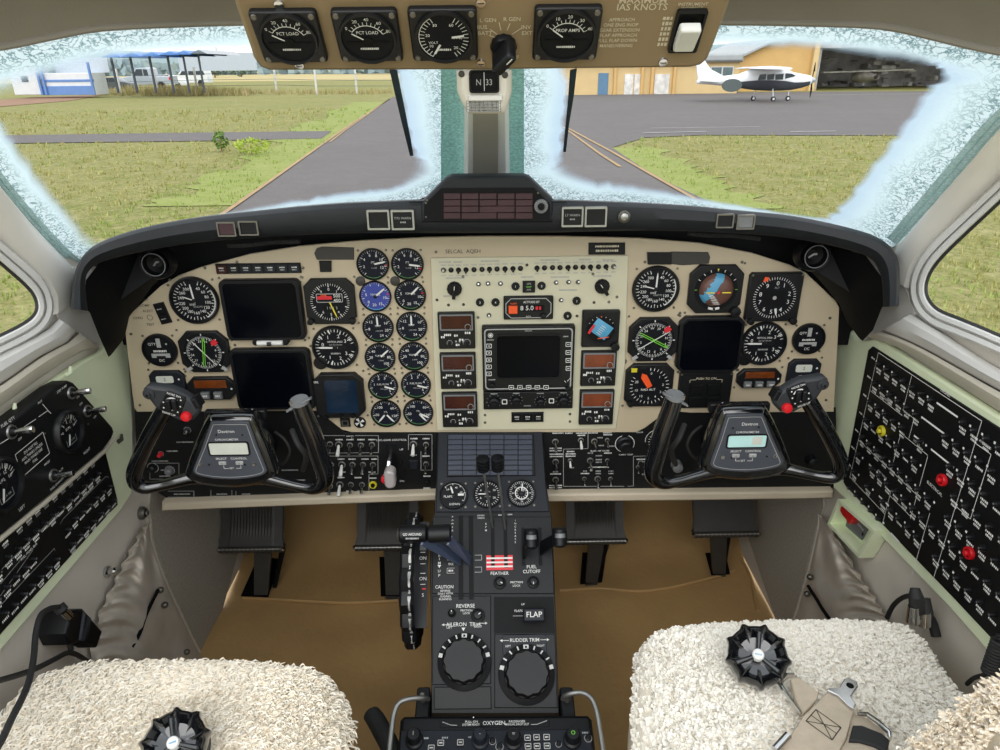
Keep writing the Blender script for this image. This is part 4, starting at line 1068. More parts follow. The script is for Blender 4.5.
PK = {}
def screws4(m, r, k=1.12, mt=None):
    for sx in (-1, 1):
        for sy in (-1, 1):
            m.lathe([(.0022, -.0005), (.0019, .0011), (0, .0012)], mt or STEEL, 7, (sx * r * k * .76, sy * r * k * .76, 0))
def round_gauge(name, label, px, py, rpx, face, cat='gauge', group=None, fr=PANEL, bez=BEZ, dial=DIAL, screws=True, w0=.0004, depth=.007, rim=.13, tab=None):
    q = at(name, label, cat, fr, px, py, w0, 0, group); r = rpx * fr.k(px, py) * 1.0
    m = M(); m.lathe([(r, 0), (r, depth * .75), (r * .97, depth), (r * (1 - rim * .6), depth), (r * (1 - rim), depth * .45), (r * (1 - rim), depth * .3)], bez, 40)
    if screws: screws4(m, r)
    if tab: m.prism(circ(.3 * r, 14, tab[0] * r, tab[1] * r), 0, depth * .6, bez, .0008)
    m.build('bezel', q)
    d = r * (1 - rim); z = depth * .35
    m = M(); m.disc(d * 1.005, z, dial, n=36); face(q, m, d, z + .0003); m.build('dial', q)
    return q
def pointer(q, ang, ln, wd, mt, z, tail=.15, name='needle', label=None, tip=.35):
    g_ = R(90 - ang); c, s_ = math.cos(g_), math.sin(g_)
    pts = [(-tail * ln, -wd / 2), (ln * .8, -wd / 2), (ln, -wd / 2 * tip), (ln, wd / 2 * tip), (ln * .8, wd / 2), (-tail * ln, wd / 2)]
    m = M(); m.prism([(x * c - y * s_, x * s_ + y * c) for x, y in pts], z, z + .0006, mt); o = m.build(name, q)
    if label: o['label'] = label
def hub(q, r, z, mt=BLK): m = M(); m.lathe([(r, z), (r, z + .001), (r * .5, z + .0015), (0, z + .0015)], mt, 16); m.build('hub', q)

# --- dial faces
def f_asi(a1, a2):
    def f(q, m, d, z):
        m.ticks(.84 * d, .97 * d, 20, 340, 33, .03 * d, WHT, z); m.ticks(.78 * d, .97 * d, 20, 340, 9, .045 * d, WHT, z)
        m.nums([('40', 25), ('60', 50), ('80', 75), ('100', 100), ('120', 125), ('140', 150), ('160', 180), ('180', 208), ('200', 232), ('220', 256), ('240', 282), ('260', 306), ('300', 332)], .62 * d, .2 * d, WHT, z)
        m.arc(.93 * d, .985 * d, 60, 150, WHT, z); m.marks(-.12 * d, -.2 * d, .3 * d, .1 * d, DIM, z); m.text('KNOTS', .12 * d, -.32 * d, .13 * d, DIM, z)
        pointer(q, a1, .8 * d, .075 * d, WHT, z + .001); pointer(q, a2, .55 * d, .05 * d, WHT, z + .0005); hub(q, .1 * d, z + .0015)
    return f
def f_vsi(q, m, d, z):
    m.ticks(.82 * d, .97 * d, 270, 270 + 165, 17, .03 * d, WHT, z); m.ticks(.82 * d, .97 * d, 270, 270 - 165, 17, .03 * d, WHT, z)
    m.ticks(.74 * d, .97 * d, 270 - 150, 270 + 150, 9, .05 * d, WHT, z)
    m.nums([('1', 330), ('2', 20), ('3', 58), ('1', 210), ('2', 160), ('3', 122), ('0', 284)], .62 * d, .26 * d, WHT, z)
    m.text('VERTICAL SPEED', .02 * d, .3 * d, .13 * d, WHT, z, sx=.8); m.text('1000 FEET PER MIN', .04 * d, .14 * d, .1 * d, DIM, z, sx=.8)
    m.box(.02 * d, .52 * d, -.1 * d, .08 * d, z - .0002, z, BLK); m.marks(.0, -.32 * d, .5 * d, .09 * d, DIM, z)
    pointer(q, 271, .86 * d, .09 * d, WHT, z + .001); hub(q, .12 * d, z + .0015)
def f_eng(title, items, a, extra=None, red=None, ring=GRNA, sub=None, a2=None):
    def f(q, m, d, z):
        m.ticks(.86 * d, .98 * d, -140, 140, 29, .025 * d, DIM, z); m.ticks(.78 * d, .98 * d, -140, 140, 8, .05 * d, WHT, z)
        m.nums(items, .64 * d, .28 * d, WHT, z)
        m.text(title, 0, .12 * d, .2 * d, WHT, z, sx=.85)
        if sub: m.text(sub, .06 * d, -.26 * d, .16 * d, DIM, z, sx=.8)
        m.arc(.93 * d, .985 * d, 150, 260 if a > 80 else 215, ring, z - .0001)
        if red is not None: m.ticks(.8 * d, .99 * d, red, red, 1, .06 * d, REDM, z + .0001)
        if extra: extra(m, d, z)
        pointer(q, a, .86 * d, .12 * d, WHT, z + .001, .1, tip=.6)
        if a2 is not None: pointer(q, a2, .86 * d, .12 * d, WHT, z + .001, .1)
        hub(q, .12 * d, z + .0015)
    return f
def f_clock(q, m, d, z):
    m.box(-.14 * d, .14 * d, .18 * d, .82 * d, z - .0002, z + .0004, DIM)
    m.text('QTY', -.45 * d, .42 * d, .26 * d, WHT, z); m.marks(0, -.08 * d, .9 * d, .14 * d, WHT, z); m.disc(.07 * d, z, DIM, .5 * d, .42 * d, 10)
    m.box(-.62 * d, .62 * d, -.55 * d, -.25 * d, z - .0002, z + .0003, DIM); m.box(-.3 * d, .3 * d, -.62 * d, -.42 * d, z - .0002, z + .0006, BLK)
    m.text('DC', 0, -.76 * d, .26 * d, WHT, z)

round_gauge('airspeed_indicator', 'round black airspeed dial nearest the fuel panel wall, beside the upper dark screen', 195, 300, 24.5, f_asi(-5, -70))
round_gauge('airspeed_indicator', 'round black airspeed dial on the copilot side beside the centre radio plate', 655.5, 288.5, 23.7, f_asi(2, -75))
round_gauge('vertical_speed_indicator', 'round vertical speed dial below the red drum altimeter on the pilot side', 335.5, 347, 23, f_vsi, tab=(-.72, -.72))
round_gauge('vertical_speed_indicator', 'round vertical speed dial on the copilot side between square dark screen and small clock', 763, 343, 23, f_vsi, tab=(-.72, -.72))
round_gauge('cockpit_clock', 'small round black clock at the edge of the panel above the pilot yoke grip', 160.5, 349.5, 17.2, f_clock, 'clock')
round_gauge('cockpit_clock', 'small round black clock at the edge of the panel above the copilot yoke grip', 808, 338.3, 16.3, f_clock, 'clock')
num6 = [('2', -105), ('4', -60), ('6', -15), ('8', 25), ('10', 62), ('12', 112)]
EN = [
    ('itt_gauge', 'first column engine gauge at the top beside the dark cover plate, needle pointing right', 373, 264, 16.3, f_eng('ITT', num6, 78, None, 95, sub='C x100'), DIAL),
    ('itt_gauge', 'second column engine gauge at the top next to the radio plate corner', 407.5, 264, 16.3, f_eng('ITT', num6, 98, None, 110, sub='C x100'), DIAL),
    ('torque_gauge', 'round engine gauge with the bright blue dial', 375.5, 296, 16, f_eng('TORQUE', [('0', -130), ('5', -80), ('10', 100), ('15', 150), ('20', 190)], 50, None, 80, ring=BLUM), DIALB),
    ('torque_gauge', 'round black engine gauge to the side of the blue dialled gauge', 410.3, 295, 15.8, f_eng('TORQUE', [('0', -130), ('5', -80), ('10', 100), ('15', 150), ('20', 190)], 45, None, 80), DIAL),
    ('propeller_gauge', 'round engine gauge directly under the blue dialled gauge, needle straight up', 378.2, 327.2, 15.6, f_eng('PROP', [('8', -100), ('12', -50), ('16', 60), ('20', 110), ('24', 160)], -2, sub='x100 RPM'), DIAL),
    ('propeller_gauge', 'third gauge down in the engine column beside the radio plate, needle straight up', 411.8, 326.3, 15.6, f_eng('PROP', [('8', -100), ('12', -50), ('16', 60), ('20', 110), ('24', 160)], 0, sub='x100 RPM'), DIAL),
    ('turbine_gauge', 'fourth gauge down in the engine column beside the vertical speed dial', 380.2, 357, 15.3, f_eng('TURBINE', [('20', -90), ('40', -45), ('80', 90), ('100', 140)], 48, sub='% RPM'), DIAL),
    ('turbine_gauge', 'fourth gauge down in the engine column beside the radio plate', 413.8, 356, 15.3, f_eng('TURBINE', [('20', -90), ('40', -45), ('80', 90), ('100', 140)], 46, sub='% RPM'), DIAL),
    ('fuel_flow_gauge', 'fuel flow gauge beside the small blue square screen', 383.2, 385.5, 15, f_eng('FUEL FLOW', [('1', -80), ('2', -25), ('3', 15), ('4', 70), ('5', 130)], 108, sub='PPH x100'), DIAL),
    ('fuel_flow_gauge', 'fuel flow gauge beside the lowest radio unit column', 416, 384.4, 15, f_eng('FUEL FLOW', [('1', -80), ('2', -25), ('3', 15), ('4', 70), ('5', 130)], 106, sub='PPH x100'), DIAL),
    ('oil_gauge', 'two needle oil gauge at the foot of the engine column above the subpanel switches', 386, 413, 15, f_eng('OIL', [('50', -100), ('100', -40), ('60', 50), ('120', 110)], 140, a2=-140), DIAL),
    ('oil_gauge', 'two needle oil gauge at the foot of the engine column next to the lowest radio', 418.3, 412, 15, f_eng('OIL', [('50', -100), ('100', -40), ('60', 50), ('120', 110)], 118, a2=140), DIAL)]
for n_, l_, x, y, r, f, dl in EN: round_gauge(n_, l_, x, y, r, f, 'engine gauge', 'engine gauges in two columns', dial=DIALN if dl is DIAL else dl, rim=.1, depth=.005)

# --- square instruments
def square(name, label, px0, py0, px1, py1, cat, ch=.22, dep=.008, mt=BEZ, group=None, poly=None):
    q = at(name, label, cat, PANEL, (px0 + px1) / 2, (py0 + py1) / 2, .0004, 0, group)
    a = q.L(px0, (py0 + py1) / 2)[0]; b = q.L(px1, (py0 + py1) / 2)[0]; c = q.L((px0 + px1) / 2, py0)[1]; d = q.L((px0 + px1) / 2, py1)[1]
    W_, H_ = b - a, c - d
    m = M(); m.prism(crect(W_, H_, ch * min(W_, H_)) if ch < .9 else rrect(W_, H_, .01, 4), 0, dep, mt, .0015)
    for sx in (-1, 1):
        for sy in (-1, 1):
            kx = W_ / 2 - .0035 if ch < .1 else W_ / 2 + .001; ky = H_ / 2 - .0035 if ch < .1 else H_ / 2 + .001
            m.lathe([(.0022, dep if ch < .1 else 0), (.0018, (dep if ch < .1 else 0) + .0012), (0, (dep if ch < .1 else 0) + .0013)], STEEL, 7, (sx * kx, sy * ky, 0))
    m.build('case', q); q.W_, q.H_, q.dep = W_, H_, dep
    return q
def card(m, d, z, step=30, mt=WHT):
    m.ticks(.88 * d, 1.0 * d, 0, 355, 72, .02 * d, mt, z); m.ticks(.82 * d, 1.0 * d, 0, 350, 36, .035 * d, mt, z)
def rmi(label, px0, py0, px1, py1, rot, a1, a2, group=None):
    q = square('radio_magnetic_indicator', label, px0, py0, px1, py1, 'gauge')
    d = min(q.W_, q.H_) * .46; z = q.dep + .0004
    m = M(); m.frame(circ(d * 1.06, 40), circ(d, 40), q.dep - .001, q.dep + .001, BLK, q.dep); m.build('bezel', q)
    m = M(); m.disc(d, z, DIAL, n=40); card(m, d * .86, z + .0003)
    m.nums([(s_, rot + i * 30) for i, s_ in enumerate(('N', '3', '6', 'E', '12', '15', 'S', '21', '24', 'W', '30', '33'))], .6 * d, .17 * d, WHT, z + .0003)
    m.ticks(.9 * d, 1.0 * d, 0, 315, 8, .05 * d, WHT, z + .0003); m.build('compass_card', q)
    m = M(); g_ = R(90 - a1)
    for o_ in (-.045, .045):
        m.line(-.75 * d * math.cos(g_) - o_ * d * math.sin(g_), -.75 * d * math.sin(g_) + o_ * d * math.cos(g_), .75 * d * math.cos(g_) - o_ * d * math.sin(g_), .75 * d * math.sin(g_) + o_ * d * math.cos(g_), .035 * d, GRN, z + .0012)
    m.fill([(.8 * d * math.cos(g_), .8 * d * math.sin(g_)), (.62 * d * math.cos(g_ + .16), .62 * d * math.sin(g_ + .16)), (.62 * d * math.cos(g_ - .16), .62 * d * math.sin(g_ - .16))], GRN, z + .0012); m.build('needle', q, label='double green needle')
    pointer(q, a2, .85 * d, .035 * d, WHT, z + .0016, 1.0, label='thin white needle'); hub(q, .06 * d, z + .0016, GRN)
    m = M(); g_ = R(42); m.X = Matrix.Rotation(g_, 4, 'Z') @ Matrix.Translation((.86 * d, 0, 0)); m.fill([(-.16 * d, -.13 * d), (.1 * d, -.13 * d), (.1 * d, .13 * d), (-.16 * d, .13 * d), (-.24 * d, 0)], REDM, z + .002); m.X = None; m.build('warning_flag', q, label='red warning flag')
    for sx in (-1, 1):
        m = M(); m.X = Matrix.Translation((sx * q.W_ * .36, -q.H_ * .4, q.dep)) @ Matrix.Rotation(-sx * .6, 4, 'Z'); m.box(-.005, .005, -.0028, .0028, 0, .003, DIM, .0006); m.build('selector_button', q, label='white selector button')
    return q
rmi('octagonal compass indicator with green needle under the pilot airspeed dial', 181.5, 330.5, 230.5, 371, 18, 8, -38)
rmi('octagonal compass indicator with green needle under the copilot airspeed dial', 628, 317, 677, 360, 80, 118, 58)
def screen(name, label, px0, py0, px1, py1, rad, inner, lip=.012, group=None, mt=CRT):
    q = square(name, label, px0, py0, px1, py1, 'display', .99 if rad else .1, .012, BEZ, group)
    W_, H_ = q.W_, q.H_
    m = M(); o = rrect(W_ * .97, H_ * .97, .009, 5) if rad else crect(W_ * .96, H_ * .96, .008); i = rrect(W_ * inner, H_ * inner, .008, 5) if rad else crect(W_ * inner, H_ * inner, .007)
    m.frame(o, i, .011, .0135, BLK, .0125); m.build('bezel', q)
    m = M(); m.prism(i, .0121, .0126, mt); m.build('screen', q, label='dark glass screen'); return q
q = screen('attitude_display', 'upper large dark square screen in front of the pilot', 225, 278.5, 304.5, 338.5, 1, .9)
m = M(); W_, H_ = q.W_, q.H_; m.prism(rrect(W_ * .46, .011, .005, 4, W_ * .04, -H_ * .5 - .003), 0, .014, BLK, .001)
m.build('inclinometer_mount', q); m = M(); m.X = Matrix.Translation((W_ * .04, -H_ * .5 - .003, .0155)) @ Matrix.Rotation(R(90), 4, 'Y'); m.lathe([(.0035, -.021), (.0042, -.0205), (.0042, .0205), (.0035, .021)], WHT, 12); m.X = None
m.tube([(W_ * .04 - .003, -H_ * .5 - .003, .0205), (W_ * .04 + .003, -H_ * .5 - .003, .0205)], .0035, BLK, 8); m.build('slip_tube', q, label='white slip ball tube')
screen('navigation_display', 'lower large dark square screen in front of the pilot, under the slip ball', 235.5, 347.5, 314, 407.5, 1, .91)
screen('navigation_display', 'large dark square screen in front of the copilot', 676.5, 315.5, 740, 370, 0, .9)
q = square('radar_display', 'small square screen of dark blue glass under the pilot vertical speed dial', 316, 372, 365, 415.5, 'display', .16, .012)
m = M(); m.prism(crect(q.W_ * .64, q.H_ * .74, .003, .004, 0), .011, .0125, BSCR); m.build('screen', q, label='dark blue glass screen')
m = M(); m.text('VPR', -q.W_ * .43, q.H_ * .33, .006, WHT, .0122, sx=.8); m.build('lettering', q)
for x, y in ((-.3, -.47), (0, -.43), (.25, -.43)): m = M(); m.lathe([(.004, .011), (.0036, .017), (0, .0175)], BLK2, 14, (x * q.W_, y * q.H_, 0)); m.build('knob', q)
# pilot altimeter with red drum
q = square('altimeter', 'square altimeter with red drum and white 500 figures beside the pilot upper screen', 306, 278, 356, 323, 'gauge', .16)
d = q.H_ * .42; z = q.dep + .0004
m = M(); m.disc(d, z, DIAL, n=40); m.ticks(.86 * d, .98 * d, 0, 352.8, 50, .02 * d, WHT, z + .0003); m.ticks(.78 * d, .98 * d, 0, 324, 10, .05 * d, WHT, z + .0003)
m.nums([(str(i), i * 36) for i in (0, 1, 4, 5, 6, 9)], .66 * d, .2 * d, WHT, z + .0003); m.build('dial', q)
m = M(); m.frame(rrect(1.32 * d, .46 * d, .002, 3, .0, .22 * d), rrect(1.26 * d, .4 * d, .002, 3, 0, .22 * d), z, z + .0012, DIM, z); m.box(-.62 * d, .12 * d, .14 * d, .32 * d, z, z + .0009, REDM); m.box(.14 * d, .62 * d, .03 * d, .41 * d, z, z + .0006, BLK2)
m.marks(-.28 * d, .36 * d, .3 * d, .1 * d, ORG, z + .001); m.text('500', .38 * d, .32 * d, .24 * d, WHT, z + .0011); m.text('400', .38 * d, .09 * d, .24 * d, WHT, z + .0011); m.build('height_drum', q, label='red striped drum window reading 500 over 400')
m = M(); m.box(-.36 * d, .5 * d, -.48 * d, -.14 * d, z, z + .0006, BLK2); m.text('1 0 1 3', .08 * d, -.31 * d, .2 * d, DIM, z + .0008); m.build('pressure_window', q)
pointer(q, 160, .85 * d, .06 * d, YEL, z + .0014, .0, label='yellow needle')
for sx in (-1, 1): m = M(); m.lathe([(.0055, q.dep), (.005, q.dep + .007), (0, q.dep + .0075)], BLK, 14, (sx * q.W_ * .42, -q.H_ * .42, 0)); m.build('setting_knob', q)
# copilot attitude indicator
q = square('attitude_indicator', 'octagonal attitude ball tilted brown over blue on the copilot side', 688, 264.5, 741, 312, 'gauge', .18)
d = q.H_ * .40; z = q.dep + .0004
m = M(); m.disc(1.08 * d, z, BLK2, n=40); m.ticks(.96 * d, 1.08 * d, -60, 60, 7, .035 * d, WHT, z + .0003); m.ticks(.96 * d, 1.08 * d, -90, 90, 2, .03 * d, GRN, z + .0003); m.fill([(-.05 * d, 1.08 * d), (.05 * d, 1.08 * d), (0, .96 * d)], YEL, z + .0004); m.build('scale_ring', q)
m = M(); ball = circ(.86 * d, 40); cut = lambda p: p[0] * math.cos(R(-32)) + p[1] * math.sin(R(-32))
rows = [[V((r_ * math.cos(a), r_ * math.sin(a), z + .001 + .012 * (1 - (r_ / (.86 * d)) ** 2) ** .5 if r_ < .86 * d else z + .001)) for a in [i * math.pi / 24 for i in range(48)]] for r_ in [.86 * d * k / 9 for k in range(9, 0, -1)]]
b0 = len(m.f); m.loft(rows, BRN, True)
cb = len(m.v); m.v.append((0, 0, z + .013)); m.f += [(8 * 48 + i, 8 * 48 + (i + 1) % 48, cb) for i in range(48)]; m.fm += [0] * 48
m.ms.append(BLUM)
for i in range(len(m.f)):
    cx_ = sum(m.v[j][0] for j in m.f[i]) / len(m.f[i]); cy_ = sum(m.v[j][1] for j in m.f[i]) / len(m.f[i])
    if -.52 * d < cut((cx_, cy_)) < -.12 * d: m.fm[i] = 1
m.build('attitude_ball', q)
m = M(); m.X = Matrix.Translation((0, 0, z + .0135)); 
for i in range(6): m.line(-.52 * d + .06 * d * i, -.1 * d - .1 * d * i, -.18 * d + .06 * d * i, -.22 * d - .08 * d * i, .03 * d, WHT)
m.line(-.62 * d, -.02 * d, -.18 * d, -.02 * d, .06 * d, YEL, .001); m.line(.18 * d, -.02 * d, .62 * d, -.02 * d, .06 * d, YEL, .001); m.disc(.07 * d, .001, REDM, 0, -.02 * d, 12); m.X = None; m.build('aircraft_symbol', q)
m = M(); m.X = Matrix.Translation((-.02 * d, -.98 * d, q.dep)); m.tube([(-.28 * d, .02 * d, .001), (0, -.04 * d, .001), (.28 * d, .02 * d, .001)], .0022, WHT, 8); m.tube([(-.05 * d, -.02 * d, .0025), (.05 * d, -.02 * d, .0025)], .002, BLK, 8); m.X = None; m.build('slip_tube', q)
m = M(); m.lathe([(.0085, q.dep), (.008, q.dep + .009), (0, q.dep + .01)], BLK, 18, (q.W_ * .4, -q.H_ * .45, 0), 9, .05); m.build('caging_knob', q)
# copilot altimeter
q = square('altimeter', 'square altimeter with dark centre window and orange bug beside the copilot attitude ball', 746, 272, 799, 320.5, 'gauge', .05)
d = q.H_ * .43; z = q.dep + .0004
m = M(); m.disc(d, z, DIAL, n=40); m.ticks(.86 * d, .98 * d, 0, 352.8, 50, .025 * d, WHT, z + .0003)
m.nums([('0', 5), ('1', 32), ('2', 75), ('3', 108), ('4', 148), ('5', 185), ('6', 216), ('7', 252), ('8', 284), ('9', 324)], .68 * d, .28 * d, WHT, z + .0003); m.box(-.48 * d, .46 * d, -.36 * d, .36 * d, z, z + .0004, BLK2); m.text('ALT', .05 * d, .47 * d, .13 * d, DIM, z + .0003); m.build('dial', q)
m = M(); m.disc(.09 * d, z + .001, DIM, 0, 0, 14); m.build('hub', q); pointer(q, 168, .84 * d, .1 * d, WHT, z + .001, -.62)
m = M(); c = (-.52 * d, .88 * d); m.fill([(c[0] - .12 * d, c[1] - .12 * d), (c[0] + .1 * d, c[1] - .08 * d), (c[0] + .14 * d, c[1] + .08 * d), (c[0] - .06 * d, c[1] + .12 * d)], ORG, z + .001); m.build('warning_flag', q, label='orange warning flag')
for sx, r_ in ((-1, .0055), (1, .006)):
    m = M(); m.lathe([(r_, q.dep), (r_, q.dep + .008), (0, q.dep + .0085)], BLK, 14, (sx * q.W_ * .4, -q.H_ * .47, 0)); m.build('setting_knob', q)
# radio altimeter
q = square('radio_altimeter', 'square dial with thick red needle and yellow light above the copilot yoke', 624.5, 363, 672, 405, 'gauge', .16)
d = q.H_ * .43; z = q.dep + .0004
m = M(); m.disc(d, z, DIAL, n=40); m.ticks(.84 * d, .98 * d, 0, 300, 26, .03 * d, WHT, z + .0003); m.nums([('0', 5), ('1', 45), ('2', 85), ('3', 120), ('4', 150), ('5', 180), ('10', 215), ('15', 250), ('25', 290)], .68 * d, .18 * d, WHT, z + .0003)
m.text('RAD ALT', -.05 * d, -.2 * d, .18 * d, WHT, z + .0003); m.build('dial', q)
m = M(); m.X = Matrix.Rotation(R(-42), 4, 'Z'); m.prism([(-.14 * d, -.05 * d), (.14 * d, -.05 * d), (.16 * d, .62 * d), (0, .82 * d), (-.16 * d, .62 * d)], z + .001, z + .0016, ORG); m.X = None
for i in range(0): pass
o = m.build('needle', q, label='thick orange red needle'); o.rotation_euler = (0, 0, R(72))
m = M(); m.box(-q.W_ * .4, -q.W_ * .28, q.H_ * .33, q.H_ * .42, q.dep, q.dep + .002, YELP, .0005); m.build('decision_light', q, label='small yellow light')
m = M(); m.lathe([(.006, q.dep), (.005, q.dep + .008), (0, q.dep + .0085)], BLK, 14, (-q.W_ * .38, -q.H_ * .4, 0)); m.build('setting_knob', q)
# small digital units
def digi(label, px0, py0, px1, py1, scr, keys, ch=.3, name='frequency_display', labels=False, cat='display'):
    q = square(name, label, px0, py0, px1, py1, cat, ch, .007)
    W_, H_ = q.W_, q.H_
    m = M(); m.box(-W_ * .33, W_ * .33, H_ * .04, H_ * .38, .007, .0078, scr, .0003); m.build('screen', q)
    for i in range(keys):
        x = (i - (keys - 1) / 2) * W_ * .26
        m = M(); m.box(x - W_ * .085, x + W_ * .085, -H_ * .4, -H_ * .12, .006, .0125, GREYK, .001); m.marks(x, -H_ * .26, W_ * .1, H_ * .08, WHT, .0127); m.build('key', q)
    m = M(); m.disc(.0018, .0078, WHT, W_ * .42, 0, 10); m.build('sensor', q)
    return q
digi('long octagonal unit with unlit orange display and two keys above the pilot yoke', 188.5, 376, 237, 398.5, BROWNSCR, 2)
digi('long octagonal unit with unlit orange display and three keys above the copilot yoke', 736, 368, 780, 386.5, BROWNSCR, 3)
for lab, b in (('small grey unit with tiny lcd beside the pilot yoke grip switches', (152, 370, 186.5, 396)), ('small grey unit with tiny lcd and three keys by the copilot yoke grip', (786.5, 358.5, 818.5, 386))):
    q = square('timer_unit', lab, *b, 'timer', .16, .007, GUN); W_, H_ = q.W_, q.H_
    m = M(); m.prism(rrect(W_ * .5, H_ * .26, .003, 3, -W_ * .04, H_ * .2), .0068, .0076, LCD); m.text('2', -W_ * .04, H_ * .2, H_ * .16, DKM, .0078); m.build('screen', q)
    m = M(); m.text('SET   RST', 0, -H_ * .08, H_ * .09, WHT, .0073); m.disc(.0018, .0074, WHT, W_ * .36, H_ * .2, 10); m.build('lettering', q)
    for x in (-.28, 0, .28): m = M(); m.box(W_ * (x - .1), W_ * (x + .1), -H_ * .36, -H_ * .16, .006, .012, GREYK, .001); m.build('key', q)
# annunciator rows and small dark plates on the panel
def light_row(name, label, px0, py0, px1, py1, n, faces, leg=True, fr=PANEL, cat='annunciator'):
    q = at(name, label, cat, fr, (px0 + px1) / 2, (py0 + py1) / 2, .0026 if fr is PANEL and name == 'flag_annunciator' else .0004); a = q.L(px0, py1); b = q.L(px1, py0)
    m = M(); m.box(a[0], b[0], a[1], b[1], 0, .004, BLK, .0008); m.build('housing', q); w_ = (b[0] - a[0]) / n; h_ = b[1] - a[1]
    for i in range(n):
        m = M(); x = a[0] + w_ * (i + .5); m.box(x - w_ * .42, x + w_ * .42, a[1] + h_ * .1, b[1] - h_ * .1, .004, .0055, faces[i % len(faces)], .0005)
        if leg: m.marks(x, h_ * .12, w_ * .45, h_ * .12, WHT, .0057); m.marks(x, -h_ * .12, w_ * .4, h_ * .12, DIM, .0057)
        m.build('annunciator_light', q)
    return q
light_row('annunciator_row', 'row of seven small black square lights over the pilot upper screen', 217.5, 262.5, 300.5, 273.5, 7, [MAROON, BLK, GUN, GUN, GUN, GUN, GUN])
q = at('rocker_switch', 'upright pair of dark rocker switches at the panel edge above the pilot clock', 'switch', PANEL, 163, 313, .0004, R(12)); k = PANEL.k(163, 313)
m = M(); m.box(-5.5 * k, 5.5 * k, -11 * k, 11 * k, 0, .003, BLK, .0008); m.build('housing', q)
for s_ in (-1, 1): m = M(); m.box(-4.6 * k, 4.6 * k, s_ * 5.3 * k - 4.8 * k, s_ * 5.3 * k + 4.8 * k, .003, .006, BLK2, .001); m.marks(0, s_ * 5.3 * k, 5 * k, 1.2 * k, DIM, .0062); m.build('rocker', q)
def plate(name, label, pts, mt=SUBP, h=.002, cat='cover plate'):
    cx_ = sum(p[0] for p in pts) / len(pts); cy_ = sum(p[1] for p in pts) / len(pts)
    q = at(name, label, cat, PANEL, cx_, cy_, .0004); m = M(); m.prism([q.L(*p) for p in pts], 0, h, mt, .0005); m.build('plate', q); return q
CAP = mat('dark_taupe_cover', '37332e', .6, var=.05)
plate('marking_mask', 'dark taupe strip masking a registration above the pilot altimeter', [(317, 248), (322, 246.5), (354, 247.5), (354, 259.5), (317, 259.5), (314.5, 253)], CAP)  # added mask over a registration mark, not a fitted part; same above copilot ball
q = plate('switch_light', 'small dark square light under the dark taupe strip by the pilot altimeter', [(319.5, 260.5), (331.5, 260.5), (331.5, 271.5), (320.5, 271.5)], BLK, .004, 'switch')
plate('marking_mask', 'dark taupe strip masking a registration over the copilot attitude ball', [(671, 251.5), (708, 252), (710, 257), (708.5, 263.5), (682, 265), (671, 263.8)], CAP)
q = plate('switch_light', 'two dark square lights joined to the taupe strip above the copilot airspeed dial', [(647, 252), (671, 252), (671, 264), (647.5, 264)], BLK, .004, 'switch')
q = plate('placard', 'small dark engraved nameplate at the top corner of the radio plate', [(588.5, 242.5), (625, 242.5), (625, 254.5), (588.5, 254.5)], SUBP); m = M(); m.marks(0, .004, .038, .003, TANM, .0022); m.marks(0, -.003, .036, .0035, TANM, .0022); m.build('lettering', q)
for x, y, l_ in ((360.5, 281, 'small black round plug below the top gauge of the column nearest the pilot'), (395, 281, 'small black round plug between the top gauges by the radio plate')):
    q = at('blanking_plug', l_, 'plug', PANEL, x, y, .0004); m = M(); m.lathe([(.0078, 0), (.0076, .002), (.006, .003), (0, .0032)], CAP, 20); m.build('cap', q)
q = at('cooling_outlet', 'small silver four bladed round outlet under the oil gauges', 'vent', PANEL, 360, 422, .0004); m = M(); m.lathe([(.0105, 0), (.0105, .003), (.009, .0035), (.0085, .001)], BLK, 24); m.build('ring', q)
m = M()
for i in range(4):
    a = i * math.pi / 2 + .5; m.fill([(0, 0), (.0088 * math.cos(a - .35), .0088 * math.sin(a - .35)), (.0088 * math.cos(a + .35), .0088 * math.sin(a + .35))], WHT, .002)
m.build('blade', q)
q = at('small_socket', 'small black square socket beside the silver four bladed outlet', 'socket', PANEL, 345.5, 422, .0004); m = M(); m.box(-.0085, .0085, -.0078, .0078, 0, .004, BLK, .001); m.frame(rrect(.012, .01, .001, 2), rrect(.008, .007, .001, 2), .004, .0046, STEEL, .004); m.build('body', q)
q = square('reversionary_panel', 'square black selector panel with four dark push squares above the copilot yoke hub', 677.5, 371.5, 730.5, 407, 'control panel', .04, .005, SUBP)
m = M(); m.text('PUSH TO ON', 0, q.H_ * .33, .0058, TANM, .0053); W_ = q.W_; H_ = q.H_
m.poly([(-W_ * .3, H_ * .22), (-W_ * .3, H_ * .3), (-W_ * .19, H_ * .3)], .0007, TANM, .0053); m.poly([(W_ * .3, H_ * .22), (W_ * .3, H_ * .3), (W_ * .19, H_ * .3)], .0007, TANM, .0053); m.build('lettering', q)
for x in (-.16, .16):
    for y in (.05, -.3): m = M(); m.box(W_ * (x - .13), W_ * (x + .13), H_ * (y - .14), H_ * (y + .14), .005, .0085, BLK2, .001); m.build('push_square', q)

